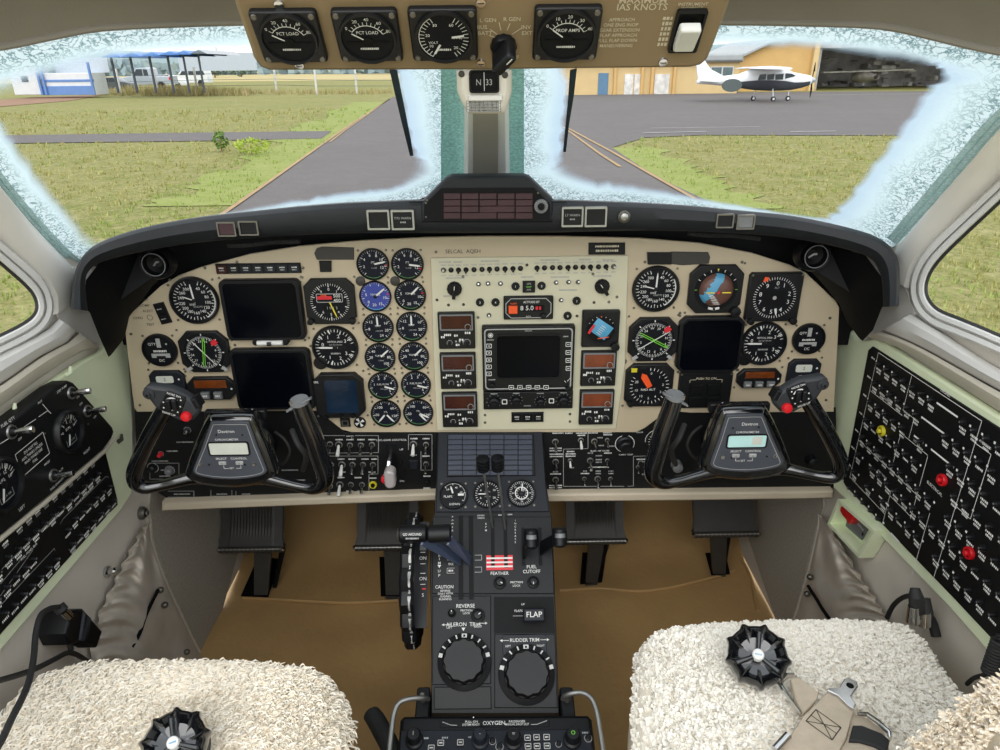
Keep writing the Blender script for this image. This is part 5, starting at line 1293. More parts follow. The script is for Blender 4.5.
# ================================================================== CENTRE AVIONICS PLATE
PL = Fr((0, 1.08 - .003, .75), (1, 0, 0), (0, 0, 1))
t = Th('avionics_plate', 'pale centre plate full of small switches, radios and the large multifunction screen', 'avionics panel', PL)
m = M(); m.prism([t.L(430.5, 258), t.L(628.5, 255.5), t.L(625, 366), t.L(616, 429), t.L(437, 430.5), t.L(434, 366)], -.0024, 0, PLATE, .001); m.build('plate', t)
def bat(t, px, py, lean=-.5, s_=1.0, ring=None, mt=None, name='toggle_switch', nut=True):
    c = t.L(px, py); m = M()
    r = .0032 * s_
    if nut: m.lathe([(r * 1.35, 0), (r * 1.3, .0012 * s_), (r, .0018 * s_), (r * .8, .003 * s_)], mt or STEEL, 12, (*c, 0))
    m.tube([(c[0], c[1], .001), (c[0], c[1] + lean * .007 * s_, .009 * s_), (c[0], c[1] + lean * .009 * s_, .012 * s_)], [.0012 * s_, .0018 * s_, .0016 * s_], ring or CHR, 8)
    return m.build(name, t)
random.seed(3)
L_ = [(443.5, 270), (451, 270), (458.5, 270), (466, 269.8), (474, 269.6), (482, 269.4), (489.5, 269.2), (497, 269), (505, 268.8), (513, 268.6), (520.5, 268.4)]
R_ = [(537, 268), (544.5, 267.8), (552.5, 267.6), (560, 267.6), (568, 267.4), (575.5, 267.3), (583, 267.2), (590.5, 267), (598.5, 266.8), (606, 266.6), (613.5, 266.4)]
for i, (x, y) in enumerate(L_ + R_):
    if i in (0, 21): bat(t, x, y, .2, 1.0, ALU)
    else: bat(t, x, y, random.choice((.6, .5, -.2)), 1.0, BLK, BLK)
for x, y in ((478.5, 284), (488, 283.5), (500.5, 283.5), (556, 282.5), (568.5, 282), (578, 282)): bat(t, x, y, .4, .9)
bat(t, 561, 300, .4, .9); bat(t, 489, 315, .3, .9)
for x, y, lean in ((515.5, 286), ) and []: pass
def knurl(t, px, py, r_px, h, name, fr, mt=BLK, label=None, mark=None, n=9):
    c = t.L(px, py); r = r_px * fr.k(px, py); m = M()
    m.lathe([(r, 0), (r, h * .8), (r * .92, h), (0, h * 1.02)], mt, 36, (*c, 0), n, .05)
    if mark: m.text(mark, c[0], c[1], r * .8, WHT, h * 1.05)
    o = m.build(name, t)
    if label: o['label'] = label
    return o
for x, y, s_ in ((515.5, 286, '1'), (541.5, 285.5, '2'), (480, 302, '3'), (495.5, 302, '4'), (576.5, 300.5, '2'), (567.5, 315.5, 'B')): knurl(t, x, y, 4.1, .004, 'push_knob', PL, BLK, None, s_, 12)
m = M(); a = t.L(522.5, 292); b = t.L(535, 280.5); m.box(a[0], b[0], a[1], b[1], 0, .005, BLK, .001)
for i, (s_, mt) in enumerate((('GPS', DIM), ('NAV', GRN), ('APR', DIM))): m.text(s_, (a[0] + b[0]) / 2, b[1] - .004 - i * .005, .0042, mt, .0052)
m.build('mode_light', t, label='small square three line mode light')
for x, y, ang in ((454.5, 288.5, R(-95)), (602, 286, R(-55))):
    c = t.L(x, y); m = M(); r = 7.4 * PL.k(x, y); m.lathe([(r, 0), (r, .004), (r * .85, .006)], BLK, 32, (*c, 0), 12, .03)
    m.X = Matrix.Translation((*c, 0)) @ Matrix.Rotation(ang, 4, 'Z'); m.prism([(-r * .7, -r * .3), (r * 1.25, -r * .22), (r * 1.25, r * .22), (-r * .7, r * .3)], .005, .014, BLK, .0015); m.line(-r * .1, 0, -r * .65, 0, .0009, WHT, .0142); m.X = None
    m.build('selector_knob', t, label='black pointer selector knob')
m = M()
for x, y in ((463, 276.5), (527, 265), (593, 274), (437, 300), (617, 297), (478, 317.5), (577, 316), (485, 415), (485, 422.5), (570, 414), (570, 421.5), (448.5, 305), (463.5, 304.5), (594, 302.5), (609, 302)):
    c = t.L(x, y); m.lathe([(.0026, 0), (.002, .0012), (0, .0013)], DKM if random.random() < .6 else STEEL, 9, (*c, 0))
m.build('screw', t)
m = M()
for i, (x, y) in enumerate(L_ + R_):
    c = t.L(x, y - 5); m.marks(c[0], c[1], .009, .002, DIM, .0004); c = t.L(x, y + 5.5); m.marks(c[0], c[1], .007, .0018, DIM, .0004)
for x, y, w_ in ((445, 262, .02), (458, 262, .014), (490, 261, .03), (550, 260, .03), (585, 259.5, .02), (608, 260, .018), (455, 278, .03), (602, 276, .03), (447, 296, .012), (527, 277, .02), (560, 277, .03), (568, 290, .03)): c = t.L(x, y); m.marks(c[0], c[1], w_, .0028, DIM, .0004)
m.build('lettering', t)

def onpl(name, label, px0, py0, px1, py1, cat, dep=.007, mt=BEZ, r=.002, group=None):
    q = at(name, label, cat, PL, (px0 + px1) / 2, (py0 + py1) / 2, .0004, 0, group)
    q.W_ = q.L(px1, (py0 + py1) / 2)[0] - q.L(px0, (py0 + py1) / 2)[0]; q.H_ = q.L((px0 + px1) / 2, py0)[1] - q.L((px0 + px1) / 2, py1)[1]; q.dep = dep
    m = M(); m.prism(rrect(q.W_, q.H_, r, 3), 0, dep, mt, .0015); m.build('case', q); return q
# altitude alerter
q = onpl('altitude_selector', 'altitude selector with orange button and lit figures above the multifunction screen', 503.5, 295.5, 553, 318.5, 'display', .006)
W_, H_ = q.W_, q.H_; z = .0063
m = M(); m.frame(crect(W_ * .92, H_ * .86, H_ * .22), crect(W_ * .89, H_ * .8, H_ * .2), .0055, z + .0004, DIM, z); m.text('ALTITUDE SET', W_ * .06, H_ * .26, H_ * .13, WHT, z, sx=.8); m.text('ALERT', -W_ * .3, H_ * .2, H_ * .1, ORG, z); m.text('PUSH', 0, -H_ * .36, H_ * .08, WHT, z); m.build('lettering', q)
m = M(); m.box(-W_ * .4, -W_ * .22, -H_ * .22, H_ * .12, .006, .009, ORG, .0008); m.build('alert_button', q, label='orange alert button')
m = M(); m.box(-W_ * .16, W_ * .32, -H_ * .14, H_ * .14, .0055, .0064, BLK2); m.text('8 5.0', -W_ * .03, 0, H_ * .28, WHT, .0066); m.marks(W_ * .2, 0, W_ * .13, H_ * .14, REDM, .0066); m.build('readout', q, label='lit readout of white figures')
m = M(); m.lathe([(.005, .006), (.0045, .012), (0, .0125)], BLK, 16, (W_ * .3, -H_ * .33, 0)); m.build('setting_knob', q)
# multifunction display
q = onpl('multifunction_display', 'large square multifunction screen with white keyed bezel in the middle of the panel', 482.5, 324.5, 573.5, 389, 'display', .011, BEZ, .003)
W_, H_ = q.W_, q.H_; z = .0113
m = M(); m.frame(rrect(W_ * .95, H_ * .93, .006, 5), rrect(W_ * .925, H_ * .9, .0055, 5), .0105, z + .0003, DIM, .0105)
c = q.L(490.5, 333); m.arc(.0035, .0042, 0, 360, WHT, z, *c); m.disc(.0024, z, WHT, *c, 12); m.text('C', *c, .003, BLK, z + .0002); c = q.L(490.5, 337.5); m.marks(*c, .011, .0018, DIM, z); c = q.L(528, 328.5); m.marks(*c, .012, .0015, DIM, z)
c = q.L(492, 377); m.marks(*c, .012, .002, DIM, z); c = q.L(565, 334); m.marks(*c, .009, .002, DIM, z); c = q.L(566, 378); m.line(c[0] - .004, c[1], c[0] - .001, c[1] - .003, .0008, WHT, z); m.line(c[0] + .006, c[1] + .005, c[0] + .001, c[1] - .001, .0008, WHT, z); m.build('bezel', q)
a = q.L(495.5, 376.5); b = q.L(561.5, 331); m = M(); m.frame(rrect(b[0] - a[0], b[1] - a[1], .006, 4, (a[0] + b[0]) / 2, (a[1] + b[1]) / 2), rrect(b[0] - a[0] - .006, b[1] - a[1] - .006, .006, 4, (a[0] + b[0]) / 2, (a[1] + b[1]) / 2), .0105, .013, BLK, .011); m.prism(rrect(b[0] - a[0] - .006, b[1] - a[1] - .006, .006, 4, (a[0] + b[0]) / 2, (a[1] + b[1]) / 2), .0105, .0117, CRT); m.build('screen', q, label='dark navy glass screen')
KEYS = [(489, 343 + 6.9 * i) for i in range(5)] + [(567.5, 341.5 + 7.9 * i) for i in range(4)] + [(511 + 8.6 * i, 384) for i in range(5)]
for x, y in KEYS:
    c = q.L(x, y); m = M(); m.prism(rrect(.0095, .0085, .001, 2, *c), .0105, .0135, BLK, .0006); m.frame(rrect(.0088, .0078, .001, 2, *c), rrect(.007, .006, .0008, 2, *c), .013, .0138, WHT, .0134); m.marks(*c, .004, .002, WHT, .0138); m.build('key', q)
for x, y in ((492, 381.5), (567, 385)): c = q.L(x, y); m = M(); m.lathe([(.0045, .0105), (.004, .019), (0, .0195)], BLK, 16, (*c, 0)); m.build('knob', q)
q = onpl('display_controller', 'black control strip with four round knobs under the multifunction screen', 483.5, 390, 572.5, 407.5, 'control panel', .007, BLK, .0015)
for x, y, r in ((494, 399.5, 6), (516, 398, 5), (540, 399.5, 4.6), (563, 398.5, 6)):
    c = q.L(x, y); m = M(); k = r * PL.k(x, y); m.lathe([(k * .9, .007), (k * .85, .016), (k * .5, .017), (k * .5, .022), (0, .0222)], BLK, 20, (*c, 0), 10, .04); m.ticks(k * 1.1, k * 1.3, -130, 130, 9, .0007, DIM, .0073, *c); m.build('knob', q)
for x, y in ((504.5, 399.5), (551, 398.5)): c = q.L(x, y); m = M(); m.prism(rrect(.009, .009, .001, 2, *c), .0068, .009, BLK, .0005); m.frame(rrect(.009, .009, .001, 2, *c), rrect(.0065, .0065, .001, 2, *c), .0085, .0096, WHT, .009); m.build('key', q)
m = M()
for x, y in ((494, 392), (516, 391.5), (540, 391.5), (563, 391), (527, 404)): m.marks(*q.L(x, y), .012, .002, DIM, .0073)
m.build('lettering', q)
# radios
def radio(label, x0, y0, x1, y1, scr, knobhi=True):
    q = onpl('radio_tuner', label, x0, y0, x1, y1, 'radio', .008, BEZ, .0015, 'radio control heads'); W_, H_ = q.W_, q.H_; z = .0083
    m = M(); m.frame(rrect(W_ * .9, H_ * .44, .0015, 2, 0, H_ * .24), rrect(W_ * .82, H_ * .36, .001, 2, 0, H_ * .24), .0075, z + .0006, GREYK, .0079); m.box(-W_ * .41, W_ * .41, H_ * .06, H_ * .42, .0078, .0082, scr); m.build('display', q, label='unlit reddish display')
    m = M(); m.lathe([(.0052, .008), (.005, .014), (.0035, .0145), (.0033, .02), (0, .0202)], BLK, 20, (W_ * .27, -H_ * .32, 0), 12, .05); m.arc(.0056, .0064, 0, 360, DIM, z, W_ * .27, -H_ * .32); m.build('tuning_knob', q)
    m = M(); m.lathe([(.0035, .008), (.0033, .013), (0, .0132)], BLK, 16, (-W_ * .2, -H_ * .32, 0)); m.arc(.004, .0047, 0, 360, DIM, z, -W_ * .2, -H_ * .32); m.build('volume_knob', q)
    m = M(); m.lathe([(.004, .0085), (.0038, .012), (0, .0122)], scr if knobhi else BLK, 16, (W_ * .31, H_ * .12, 0)); m.arc(.0042, .005, 0, 360, DIM, .0088, W_ * .31, H_ * .12); m.build('memory_button', q)
    m = M()
    for x, y, w_ in ((-.25, -.1, .2), (-.02, -.12, .12), (.12, -.24, .14), (-.38, -.16, .12), (.02, -.38, .12), (.3, -.05, .16)): m.marks(x * W_, y * H_, w_ * W_, H_ * .06, WHT, z)
    for i in range(3): m.box(W_ * (-.02 + .1 * i) - .0015, W_ * (-.02 + .1 * i) + .0012, -H_ * .3, -H_ * .26, z - .0005, z + .0008, DIM)
    m.marks(-W_ * .3, H_ * .44, W_ * .2, H_ * .04, DIM, z); m.build('lettering', q)
radio('radio tuner with maroon display, top of the column beside the engine gauges', 438.5, 311.5, 475, 347.5, MAROON)
radio('radio tuner with maroon display, middle of the column beside the engine gauges', 440.5, 352, 476, 387.5, MAROON)
radio('radio tuner with maroon display, bottom of the column beside the engine gauges', 442.5, 391.5, 477.5, 425.5, MAROON)
radio('radio tuner with rusty orange display directly under the small standby horizon', 580.5, 350, 615.5, 384.5, RUST)
radio('radio tuner with rusty orange display, lowest beside the red needle dial', 579, 389, 613, 423, RUST)
# standby horizon
q = onpl('standby_horizon', 'small square standby horizon with tilted sky blue ball on the centre plate', 581.5, 309.5, 618.5, 345.5, 'gauge', .009, BEZ, .002)
W_ = q.W_; d = W_ * .42; z = .0093
m = M(); m.frame(circ(d * 1.04, 36), circ(d * .9, 36), .0085, .0105, BLK, .0088); m.disc(d * .92, z, BLK2, n=36); m.ticks(d * .82, d * .98, -60, 60, 7, .0009, WHT, z + .0005); m.ticks(d * .82, d * .98, 0, 0, 1, .002, ORG, z + .0006); m.build('bezel', q)
m = M(); m.X = Matrix.Rotation(R(-35), 4, 'Z'); s_ = d * .56
rows = [[V((s_ * 1.1 * u_, s_ * v_, z + .0008 + .003 * (1 - u_ * u_) * (1 - v_ * v_))) for u_ in [-1 + i / 6 for i in range(13)]] for v_ in [-.8 + i * .22 for i in range(9)]]
m.loft(rows, BLUM)
for i in range(-2, 3): m.line(-s_ * .3, s_ * .25 * i, s_ * .3, s_ * .25 * i, .0008, WHT, z + .0042)
m.X = None; m.build('horizon_ball', q, label='sky blue horizon ball')
m = M(); m.X = Matrix.Translation((-d * .62, .1 * d, z + .004)) @ Matrix.Rotation(R(60), 4, 'Z'); m.box(-.009, .008, -.002, .002, 0, .0008, REDM); m.X = None; m.line(-d * .2, -d * .55, d * .5, -d * .45, .0016, ORG, z + .005); m.build('warning_flag', q, label='red and white flag')
m = M(); m.lathe([(.0075, .004), (.007, .018), (0, .0185)], BLK, 18, (W_ * .4, -q.H_ * .46, 0), 9, .05); m.build('caging_knob', q)
q = light_row('flag_annunciator', 'short strip of three black square lights at the foot of the centre plate', 511.5, 411.5, 543.5, 421.5, 3, [BLK2])

# ================================================================== LOWER SUBPANELS
SUBF = Fr((0, 1.083, .75), (1, 0, 0), (0, 0, 1))
t = Th('subpanel', 'black lower switch panel with landing gear handle on the pilot side', 'switch panel', SUBF)
m = M(); m.prism([t.L(*p) for p in [(134, 408), (320, 408), (345, 432.8), (437, 432.8), (437, 489), (166, 498), (138, 480)]], -.003, 0, SUBP, .0008); m.build('panel_plate', t)
def tog(t, px, py, s_=1.35, lean=-.8, ring=True, tip=None):
    c = t.L(px, py); m = M(); r = .0042 * s_
    if ring: m.lathe([(r * 1.25, 0), (r * 1.2, .0012), (r, .0014)], ALU, 18, (*c, 0)); m.lathe([(r * .9, .001), (r * .85, .003), (r * .6, .0035)], BLK, 14, (*c, 0))
    m.tube([(c[0], c[1], .002), (c[0], c[1] + lean * .008 * s_, .012 * s_), (c[0], c[1] + lean * .0115 * s_, .016 * s_)], [.0016 * s_, .0026 * s_, .0024 * s_], tip or CHR, 9)
    m.build('toggle_switch', t)
WTIP = mat('white_switch_tip', 'd5d5d0', .35)
for x, y, tp in ((339, 444.5, WTIP), (350, 445, CHR), (361, 445, CHR), (372, 444.5, CHR), (413.5, 444, WTIP), (426, 444.5, CHR), (342, 464.5, WTIP), (352.5, 464.5, CHR), (363, 464.5, CHR), (373, 464.5, CHR), (426, 464, CHR), (340, 484.5, WTIP), (351, 484.5, CHR), (362, 484.5, CHR), (330, 444, CHR), (331, 464.5, CHR), (330, 486, CHR)): tog(t, x, y, 1.05 if tp is CHR else 1.3, -.8, True, tp)
c = t.L(373, 484.5); m = M(); m.lathe([(.0075, 0), (.007, .003), (.0045, .003), (.0045, .001)], YELP, 24, (*c, 0)); m.lathe([(.004, .001), (.0035, .006), (0, .0065)], BLK2, 14, (*c, 0)); m.build('push_button', t, label='black button in a yellow ring')
for x, y, r in ((427, 482, .0055), (401, 462, .003), (405, 472, .003)): c = t.L(x, y); m = M(); m.lathe([(r, 0), (r * .9, .004), (r * .5, .005), (0, .005)], BLK2, 16, (*c, 0)); m.build('push_button', t)
c = t.L(414, 463.5); m = M(); m.box(c[0] - .009, c[0] + .009, c[1] - .01, c[1] + .01, 0, .004, BLK, .001); m.box(c[0] - .007, c[0] + .007, c[1] - .008, c[1] + .008, .004, .0055, GUN, .0006); m.build('annunciator_light', t)
# landing gear handle
GEARM = mat('clear_grey_gear_wheel', 'a59e9d', .25, var=.06, coat=.4)
m = M(); a = t.L(387.5, 468); b = t.L(396.5, 444); m.box(a[0], b[0], a[1], b[1], -.0005, .0006, BLK2); m.build('gear_slot', t)
m = M(); p0 = t.L(391, 452); p1 = t.L(390, 466); m.tube([(*p0, .0), (p0[0], p0[1] - .003, .03), (*p1, .045)], [.004, .0045, .006], CHR, 10)
m.lathe([(.0075, 0), (.0085, .004), (.008, .01), (.004, .012), (0, .012)], REDM, 16, (p1[0] - .001, p1[1] + .002, .040)); o = m.build('gear_lever', t, label='metal gear lever with a red lock')
m = M(); c = t.L(390, 478, .05); m.prism(rrect(.0195, .037, .0095, 6, *c), .038, .058, GEARM, .004); m.build('gear_handle', o, label='translucent grey wheel shaped gear handle')
m = M()
c = t.L(391.5, 440); m.text('LDG GEAR CONTROL', c[0], c[1], .0055, WHT, .0004)
for s_, x, y, sz in (('UP', 401.5, 449.5, .0055), ('DN', 402, 481, .0055), ('RELAY', 413.5, 455, .0042), ('L', 352, 437.5, .004), ('LIGHTS', 350, 436, .004)): c = t.L(x, y); m.text(s_, c[0], c[1], sz, WHT, .0004)
def fr_lines(pts): m.poly([t.L(*p) for p in pts], .0009, DIM, .0004)
fr_lines([(323, 435.5), (345, 435.5)]); fr_lines([(355, 435.5), (378.5, 435.5), (378.5, 452.5), (323, 453)]); fr_lines([(323, 456), (378, 455.8), (378, 473.8), (369, 474), (369, 493)]); fr_lines([(408.5, 450), (408.5, 434.5), (432, 434.5), (432, 470), (421, 470), (421, 451)]); fr_lines([(323, 493.5), (369, 493)])
for x, y in ((339, 439.5), (350, 439.5), (361, 439.5), (372, 439.5), (414, 438.5), (426, 438.5), (341, 459), (352, 459), (365, 459), (375, 459), (341, 477.5), (358, 477.5), (373, 478), (426, 456), (427, 476), (427, 488), (342, 472), (372, 472), (361, 491), (350, 491)): c = t.L(x, y); m.marks(c[0], c[1], .013, .0028, WHT, .0004)
# pilot side engraving seen through the yoke
fr_lines([(150, 463), (179, 463), (179, 479), (150, 479), (150, 463)]); fr_lines([(168, 491), (194, 491), (194, 497), (168, 497)]); fr_lines([(211, 490), (211, 496), (232, 496), (232, 490)]); fr_lines([(236, 491), (236, 496.5), (252, 496.5)])
for x, y, w_ in ((160, 461, .03), (185, 442, .03), (205, 447, .02), (164, 470, .012), (165, 476, .02), (182, 494, .03), (222, 494, .02), (246, 494, .016), (198, 456, .02), (172, 451, .02), (290, 470, .03), (300, 480, .02)): c = t.L(x, y); m.marks(c[0], c[1], w_, .0028, DIM, .0004)
m.build('lettering', t)
for x, y, mt, r in ((153, 467.5, BLK, .008), (170, 470, GREYK, .007), (187.5, 430, CHR, .005), (161, 453.5, REDM, .004)): c = t.L(x, y); m = M(); m.lathe([(r, 0), (r * .9, .009), (r * .6, .011), (0, .0115)], mt, 20, (*c, 0), 9, .04); m.arc(r * 1.15, r * 1.27, 0, 360, DIM, .0006, *c); m.build('control_knob', t)

t = Th('subpanel', 'black lower switch panel with cabin temperature knob on the copilot side', 'switch panel', SUBF)
m = M(); m.prism([t.L(*p) for p in [(543, 429.5), (632, 429), (640, 426), (668, 409), (836, 408), (838, 488), (543, 491)]], -.003, 0, SUBP, .0008); m.build('panel_plate', t)
kx = lambda x, y: (540 + x * .12, 410 + y * .12)
for x, y, s_ in ((127, 263, 1.15), (340, 250, 1.0), (452, 260, 1.1), (560, 250, .8), (130, 430, 1.15), (250, 420, .8), (418, 420, 1.15), (560, 420, .8), (130, 580, 1.15), (370, 572, .8), (480, 572, 1.15), (587, 572, .8), (815, 475, .7)): tog(t, *kx(x, y), s_, -.8, True, WTIP if (x, y) in ((340, 250), (250, 420)) else CHR)
c = t.L(*kx(706, 280)); m = M(); m.lathe([(.0155, 0), (.015, .004), (.012, .006), (.0115, .017), (.009, .019), (0, .0185)], BLK, 32, (*c, 0), 0, 0); m.arc(.0165, .0176, 20, 340, WHT, .0005, *c); m.build('temperature_knob', t, label='large round black temperature knob')
c = t.L(657, 440); m = M(); m.lathe([(.02, 0), (.0195, .003), (.017, .0035), (.0165, .001)], BLK, 32, (*c, 0)); m.disc(.0168, .0012, DIAL, *c); m.ticks(.013, .0165, -120, 100, 12, .0009, WHT, .0015, *c); m.arc(.0205, .0215, -100, 30, WHT, .0006, *c); m.build('altitude_dial', t, label='small dial half hidden by the copilot yoke')
m = M()
for pts in ([(400, 320), (400, 165), (480, 165)], [(660, 162), (745, 162)], [(400, 320), (195, 325), (195, 635), (700, 635)], [(730, 635), (778, 632), (778, 385), (880, 382)], [(815, 455), (825, 425), (860, 425)]): m.poly([t.L(*kx(*p)) for p in pts], .0009, DIM, .0004)
for s_, x, y, sz in (('CABIN TEMP', 715, 372, .0045), ('BLEED AIR VALVES', 500, 340, .0042), ('ENVIRONMENTAL', 570, 166, .004)): m.text(s_, *t.L(*kx(x, y)), sz, WHT, .0004)
for x, y, w_ in ((150, 192, .02), (240, 192, .014), (345, 192, .02), (345, 210, .014), (440, 190, .018), (560, 188, .016), (565, 205, .016), (130, 318, .022), (130, 338, .022), (135, 367, .024), (135, 386, .024), (255, 345, .014), (255, 365, .018), (255, 384, .018), (420, 358, .01), (565, 358, .014), (490, 380, .012), (490, 413, .012), (490, 434, .012), (485, 475, .035), (375, 508, .008), (375, 528, .016), (485, 508, .01), (485, 528, .01), (590, 508, .01), (590, 528, .01), (130, 513, .01), (130, 532, .02), (130, 628, .024), (130, 646, .024), (830, 185, .012), (840, 410, .016), (865, 430, .006), (870, 475, .004), (860, 535, .006), (600, 300, .012), (510, 295, .01), (265, 480, .008), (500, 230, .01)): m.marks(*t.L(*kx(x, y)), w_, .0027, WHT if w_ > .012 else DIM, .0004)
m.build('lettering', t)
for x, y in ((676, 464), (810, 459)):
    c = t.L(x, y); m = M(); m.lathe([(.010, 0), (.009, .016), (.006, .018), (0, .0185)], GREYK if x < 700 else BLK, 22, (*c, 0), 11, .04); m.build('control_knob', t)
# beige rail below the subpanels
for lab, pts in (('beige padded rail under the pilot side black switch panel', [(164, 499.5), (300, 494.5), (441, 489.5), (441, 497.5), (300, 502.5), (164, 508)]), ('beige padded rail under the copilot side black switch panel', [(544, 490.5), (690, 489), (831, 487.5), (831, 495.5), (690, 497.5), (544, 499)])):
    q = Th('panel_rail', lab, 'rail', SUBF, 0, 0, .004); m = M(); m.prism([q.L(*p) for p in pts], -.02, .012, BEIGE2, .004); m.build('rail', q)

# ================================================================== OVERHEAD PANEL
t = Th('overhead_panel', 'tan overhead panel with black meters hanging above the windshield post', 'overhead panel', OVER, 0, 0)
m = M(); ol = [(214, -60), (236, 10), (250, 50), (253, 60), (260, 69), (270, 72.5), (480, 72), (690, 69.5), (701, 67), (708, 61), (713, 50), (728, 10), (750, -60)]
m.prism([t.L(*p) for p in ol], -.03, 0, OVERM, .004); m.build('panel_plate', t)
m = M()
for x, y in ((279, 4), (299.5, 64.5), (481, 63), (663, 61.5), (481, 2)): c = t.L(x, y); m.lathe([(.004, 0), (.0034, .0016), (0, .0018)], CHR, 12, (*c, 0)); m.line(c[0] - .0024, c[1], c[0] + .0024, c[1], .0007, DKM, .0019)
m.build('screw', t)
m = M()
for i, s_ in enumerate(('APPROACH', 'ONE ENG INOP', 'GEAR EXTENSION', 'FLAP APPROACH', 'FULL FLAP DOWN', 'MANEUVERING')): c = t.L(622 - i * 1.2, 19.5 + i * 5.2); m.text(s_, c[0], c[1], .0041, TANM, .0004, sx=.9)
for i in range(6): c = t.L(668 - i * 1.2, 18 + i * 5.2); m.marks(c[0], c[1], .008, .003, TANM, .0004)
m.text('MAXIMUM', *t.L(643, 0), .0075, TANM, .0004); m.text('IAS KNOTS', *t.L(642, 7), .0075, TANM, .0004); m.text('INSTRUMENT', *t.L(693, 4), .0036, TANM, .0004); m.text('INDIRECT', *t.L(692, 8), .0036, TANM, .0004); m.text('OFF', *t.L(677, 50.5), .004, TANM, .0004)
for s_, x, y in (('L GEN', 488, 20), ('R GEN', 512, 19), ('BUS', 482, 27), ('BATT', 485, 33), ('INV', 526, 27), ('EXT', 527, 33), ('OFF', 514, 57)): m.text(s_, *t.L(x, y), .0045, TANM, .0004)
for a, b in (((490, 29), (497, 34)), ((499, 22), (501, 30)), ((510, 23), (507, 30)), ((521, 28), (512, 34)), ((489, 35), (495, 37))): m.line(*t.L(*a), *t.L(*b), .0006, TANM, .0004)
m.build('lettering', t)
def meter(label, corners, kind, nd):
    (a, b, c, d) = corners; cx_ = sum(p[0] for p in corners) / 4; cy_ = sum(p[1] for p in corners) / 4
    q = at('electrical_meter', label, 'meter', OVER, cx_, cy_, .0004, 0, 'overhead meters'); W_ = (q.L(*b)[0] - q.L(*a)[0] + q.L(*c)[0] - q.L(*d)[0]) / 2; H_ = (q.L(*a)[1] + q.L(*b)[1] - q.L(*c)[1] - q.L(*d)[1]) / 2
    m = M(); m.prism(rrect(W_, H_, .003, 3), 0, .005, BEZ, .0012); d_ = min(W_, H_) * .46
    for sx in (-1, 1):
        for sy in (-1, 1): m.lathe([(.0024, .005), (.002, .0062), (0, .0063)], STEEL, 8, (sx * W_ * .42, sy * H_ * .42, 0))
    m.lathe([(d_ * 1.08, .005), (d_ * 1.06, .008), (d_ * .98, .008), (d_ * .95, .0055)], BEZ, 40, (0, 0, 0)); m.build('case', q)
    z = .0062; m = M(); m.disc(d_ * .96, z, DIAL, n=40)
    if kind != 'volt':
        m.arc(d_ * .66, d_ * .69, -52, 62, WHT, z + .0003, 0, -.12 * d_); m.ticks(d_ * .68, d_ * .82, -52, 62, 11, .02 * d_, WHT, z + .0003, 0, -.12 * d_)
        m.nums([('0', -52), ('20', -24), ('40', 4), ('60', 33), ('80', 62)] if kind != 'PROP AMPS' else [('0', -52), ('10', -24), ('20', 4), ('30', 33), ('40', 62)], d_ * .92, d_ * .18, WHT, z + .0003, 0, -.12 * d_)
        m.text(kind, .02 * d_, .26 * d_, d_ * .19, WHT, z + .0003, sx=.9)
        m.box(-d_ * .8, d_ * .8, -d_ * .16, -d_ * .1, z, z + .0006, BLK2); m.marks(0, -d_ * .42, d_ * .7, d_ * .09, WHT, z + .0003)
        q_ = R(90 - nd); m.line(-.0, -.1 * d_, .66 * d_ * math.cos(q_), -.1 * d_ + .66 * d_ * math.sin(q_), .05 * d_, WHT, z + .001); m.lathe([(.2 * d_, z), (.2 * d_, z + .001), (0, z + .0012)], BLK2, 16, (0, -.12 * d_, 0))
    else:
        m.ticks(.72 * d_, .92 * d_, -150, -30, 13, .025 * d_, WHT, z + .0003); m.ticks(.72 * d_, .92 * d_, 30, 150, 13, .025 * d_, WHT, z + .0003); m.arc(.9 * d_, .93 * d_, -150, -30, WHT, z + .0003)
        m.nums([('30', -30), ('20', -80), ('10', -125), ('60', 30), ('40', 90), ('20', 135)], .6 * d_, .17 * d_, WHT, z + .0003); m.text('VOLT', -.4 * d_, -.2 * d_, .14 * d_, WHT, z + .0003); m.text('AMP', .42 * d_, .0, .14 * d_, WHT, z + .0003); m.marks(0, -.5 * d_, d_ * .5, d_ * .09, WHT, z + .0003)
        for an in (-150, 82): q_ = R(90 - an); m.line(.3 * d_ * math.cos(q_), .3 * d_ * math.sin(q_), .75 * d_ * math.cos(q_), .75 * d_ * math.sin(q_), .08 * d_, WHT, z + .001)
    m.build('dial', q)
meter('black load meter at the pilot end of the overhead panel', [(248, 9.5), (317, 8), (328.5, 59), (266.5, 60)], 'PCT LOAD', -60)
meter('black load meter second from the pilot end of the overhead panel', [(328.5, 8.5), (397, 7), (404, 58), (344, 59)], 'PCT LOAD', -58)
meter('black two scale volt meter beside the overhead rotary knob', [(407.5, 6.5), (477.5, 6), (477.5, 57.5), (413.5, 58.5)], 'volt', 0)
meter('black propeller ammeter between the overhead knob and the white rocker switch', [(534.5, 5), (602.5, 4.5), (595.5, 57), (532, 57.5)], 'PROP AMPS', -52)
q = at('rotary_selector', 'black ridged rotary knob on the overhead panel above the compass', 'knob', OVER, 503.5, 45, .0004)
m = M(); r = .0098; m.lathe([(r, 0), (r, .004), (r * .9, .006)], BLK, 32, (0, 0, 0), 12, .04); m.build('skirt', q)
m = M(); m.X = Matrix.Rotation(R(50), 4, 'Z'); m.prism(rrect(r * 2.1, r * .95, .003, 4), .005, .024, BLK, .003); m.line(r * .3, 0, r * .95, 0, .001, WHT, .0242); m.X = None; m.build('grip', q)
q = at('rocker_switch', 'white rocker switch in a dark recess at the copilot end of the overhead panel', 'switch', OVER, 687, 30, .0004)
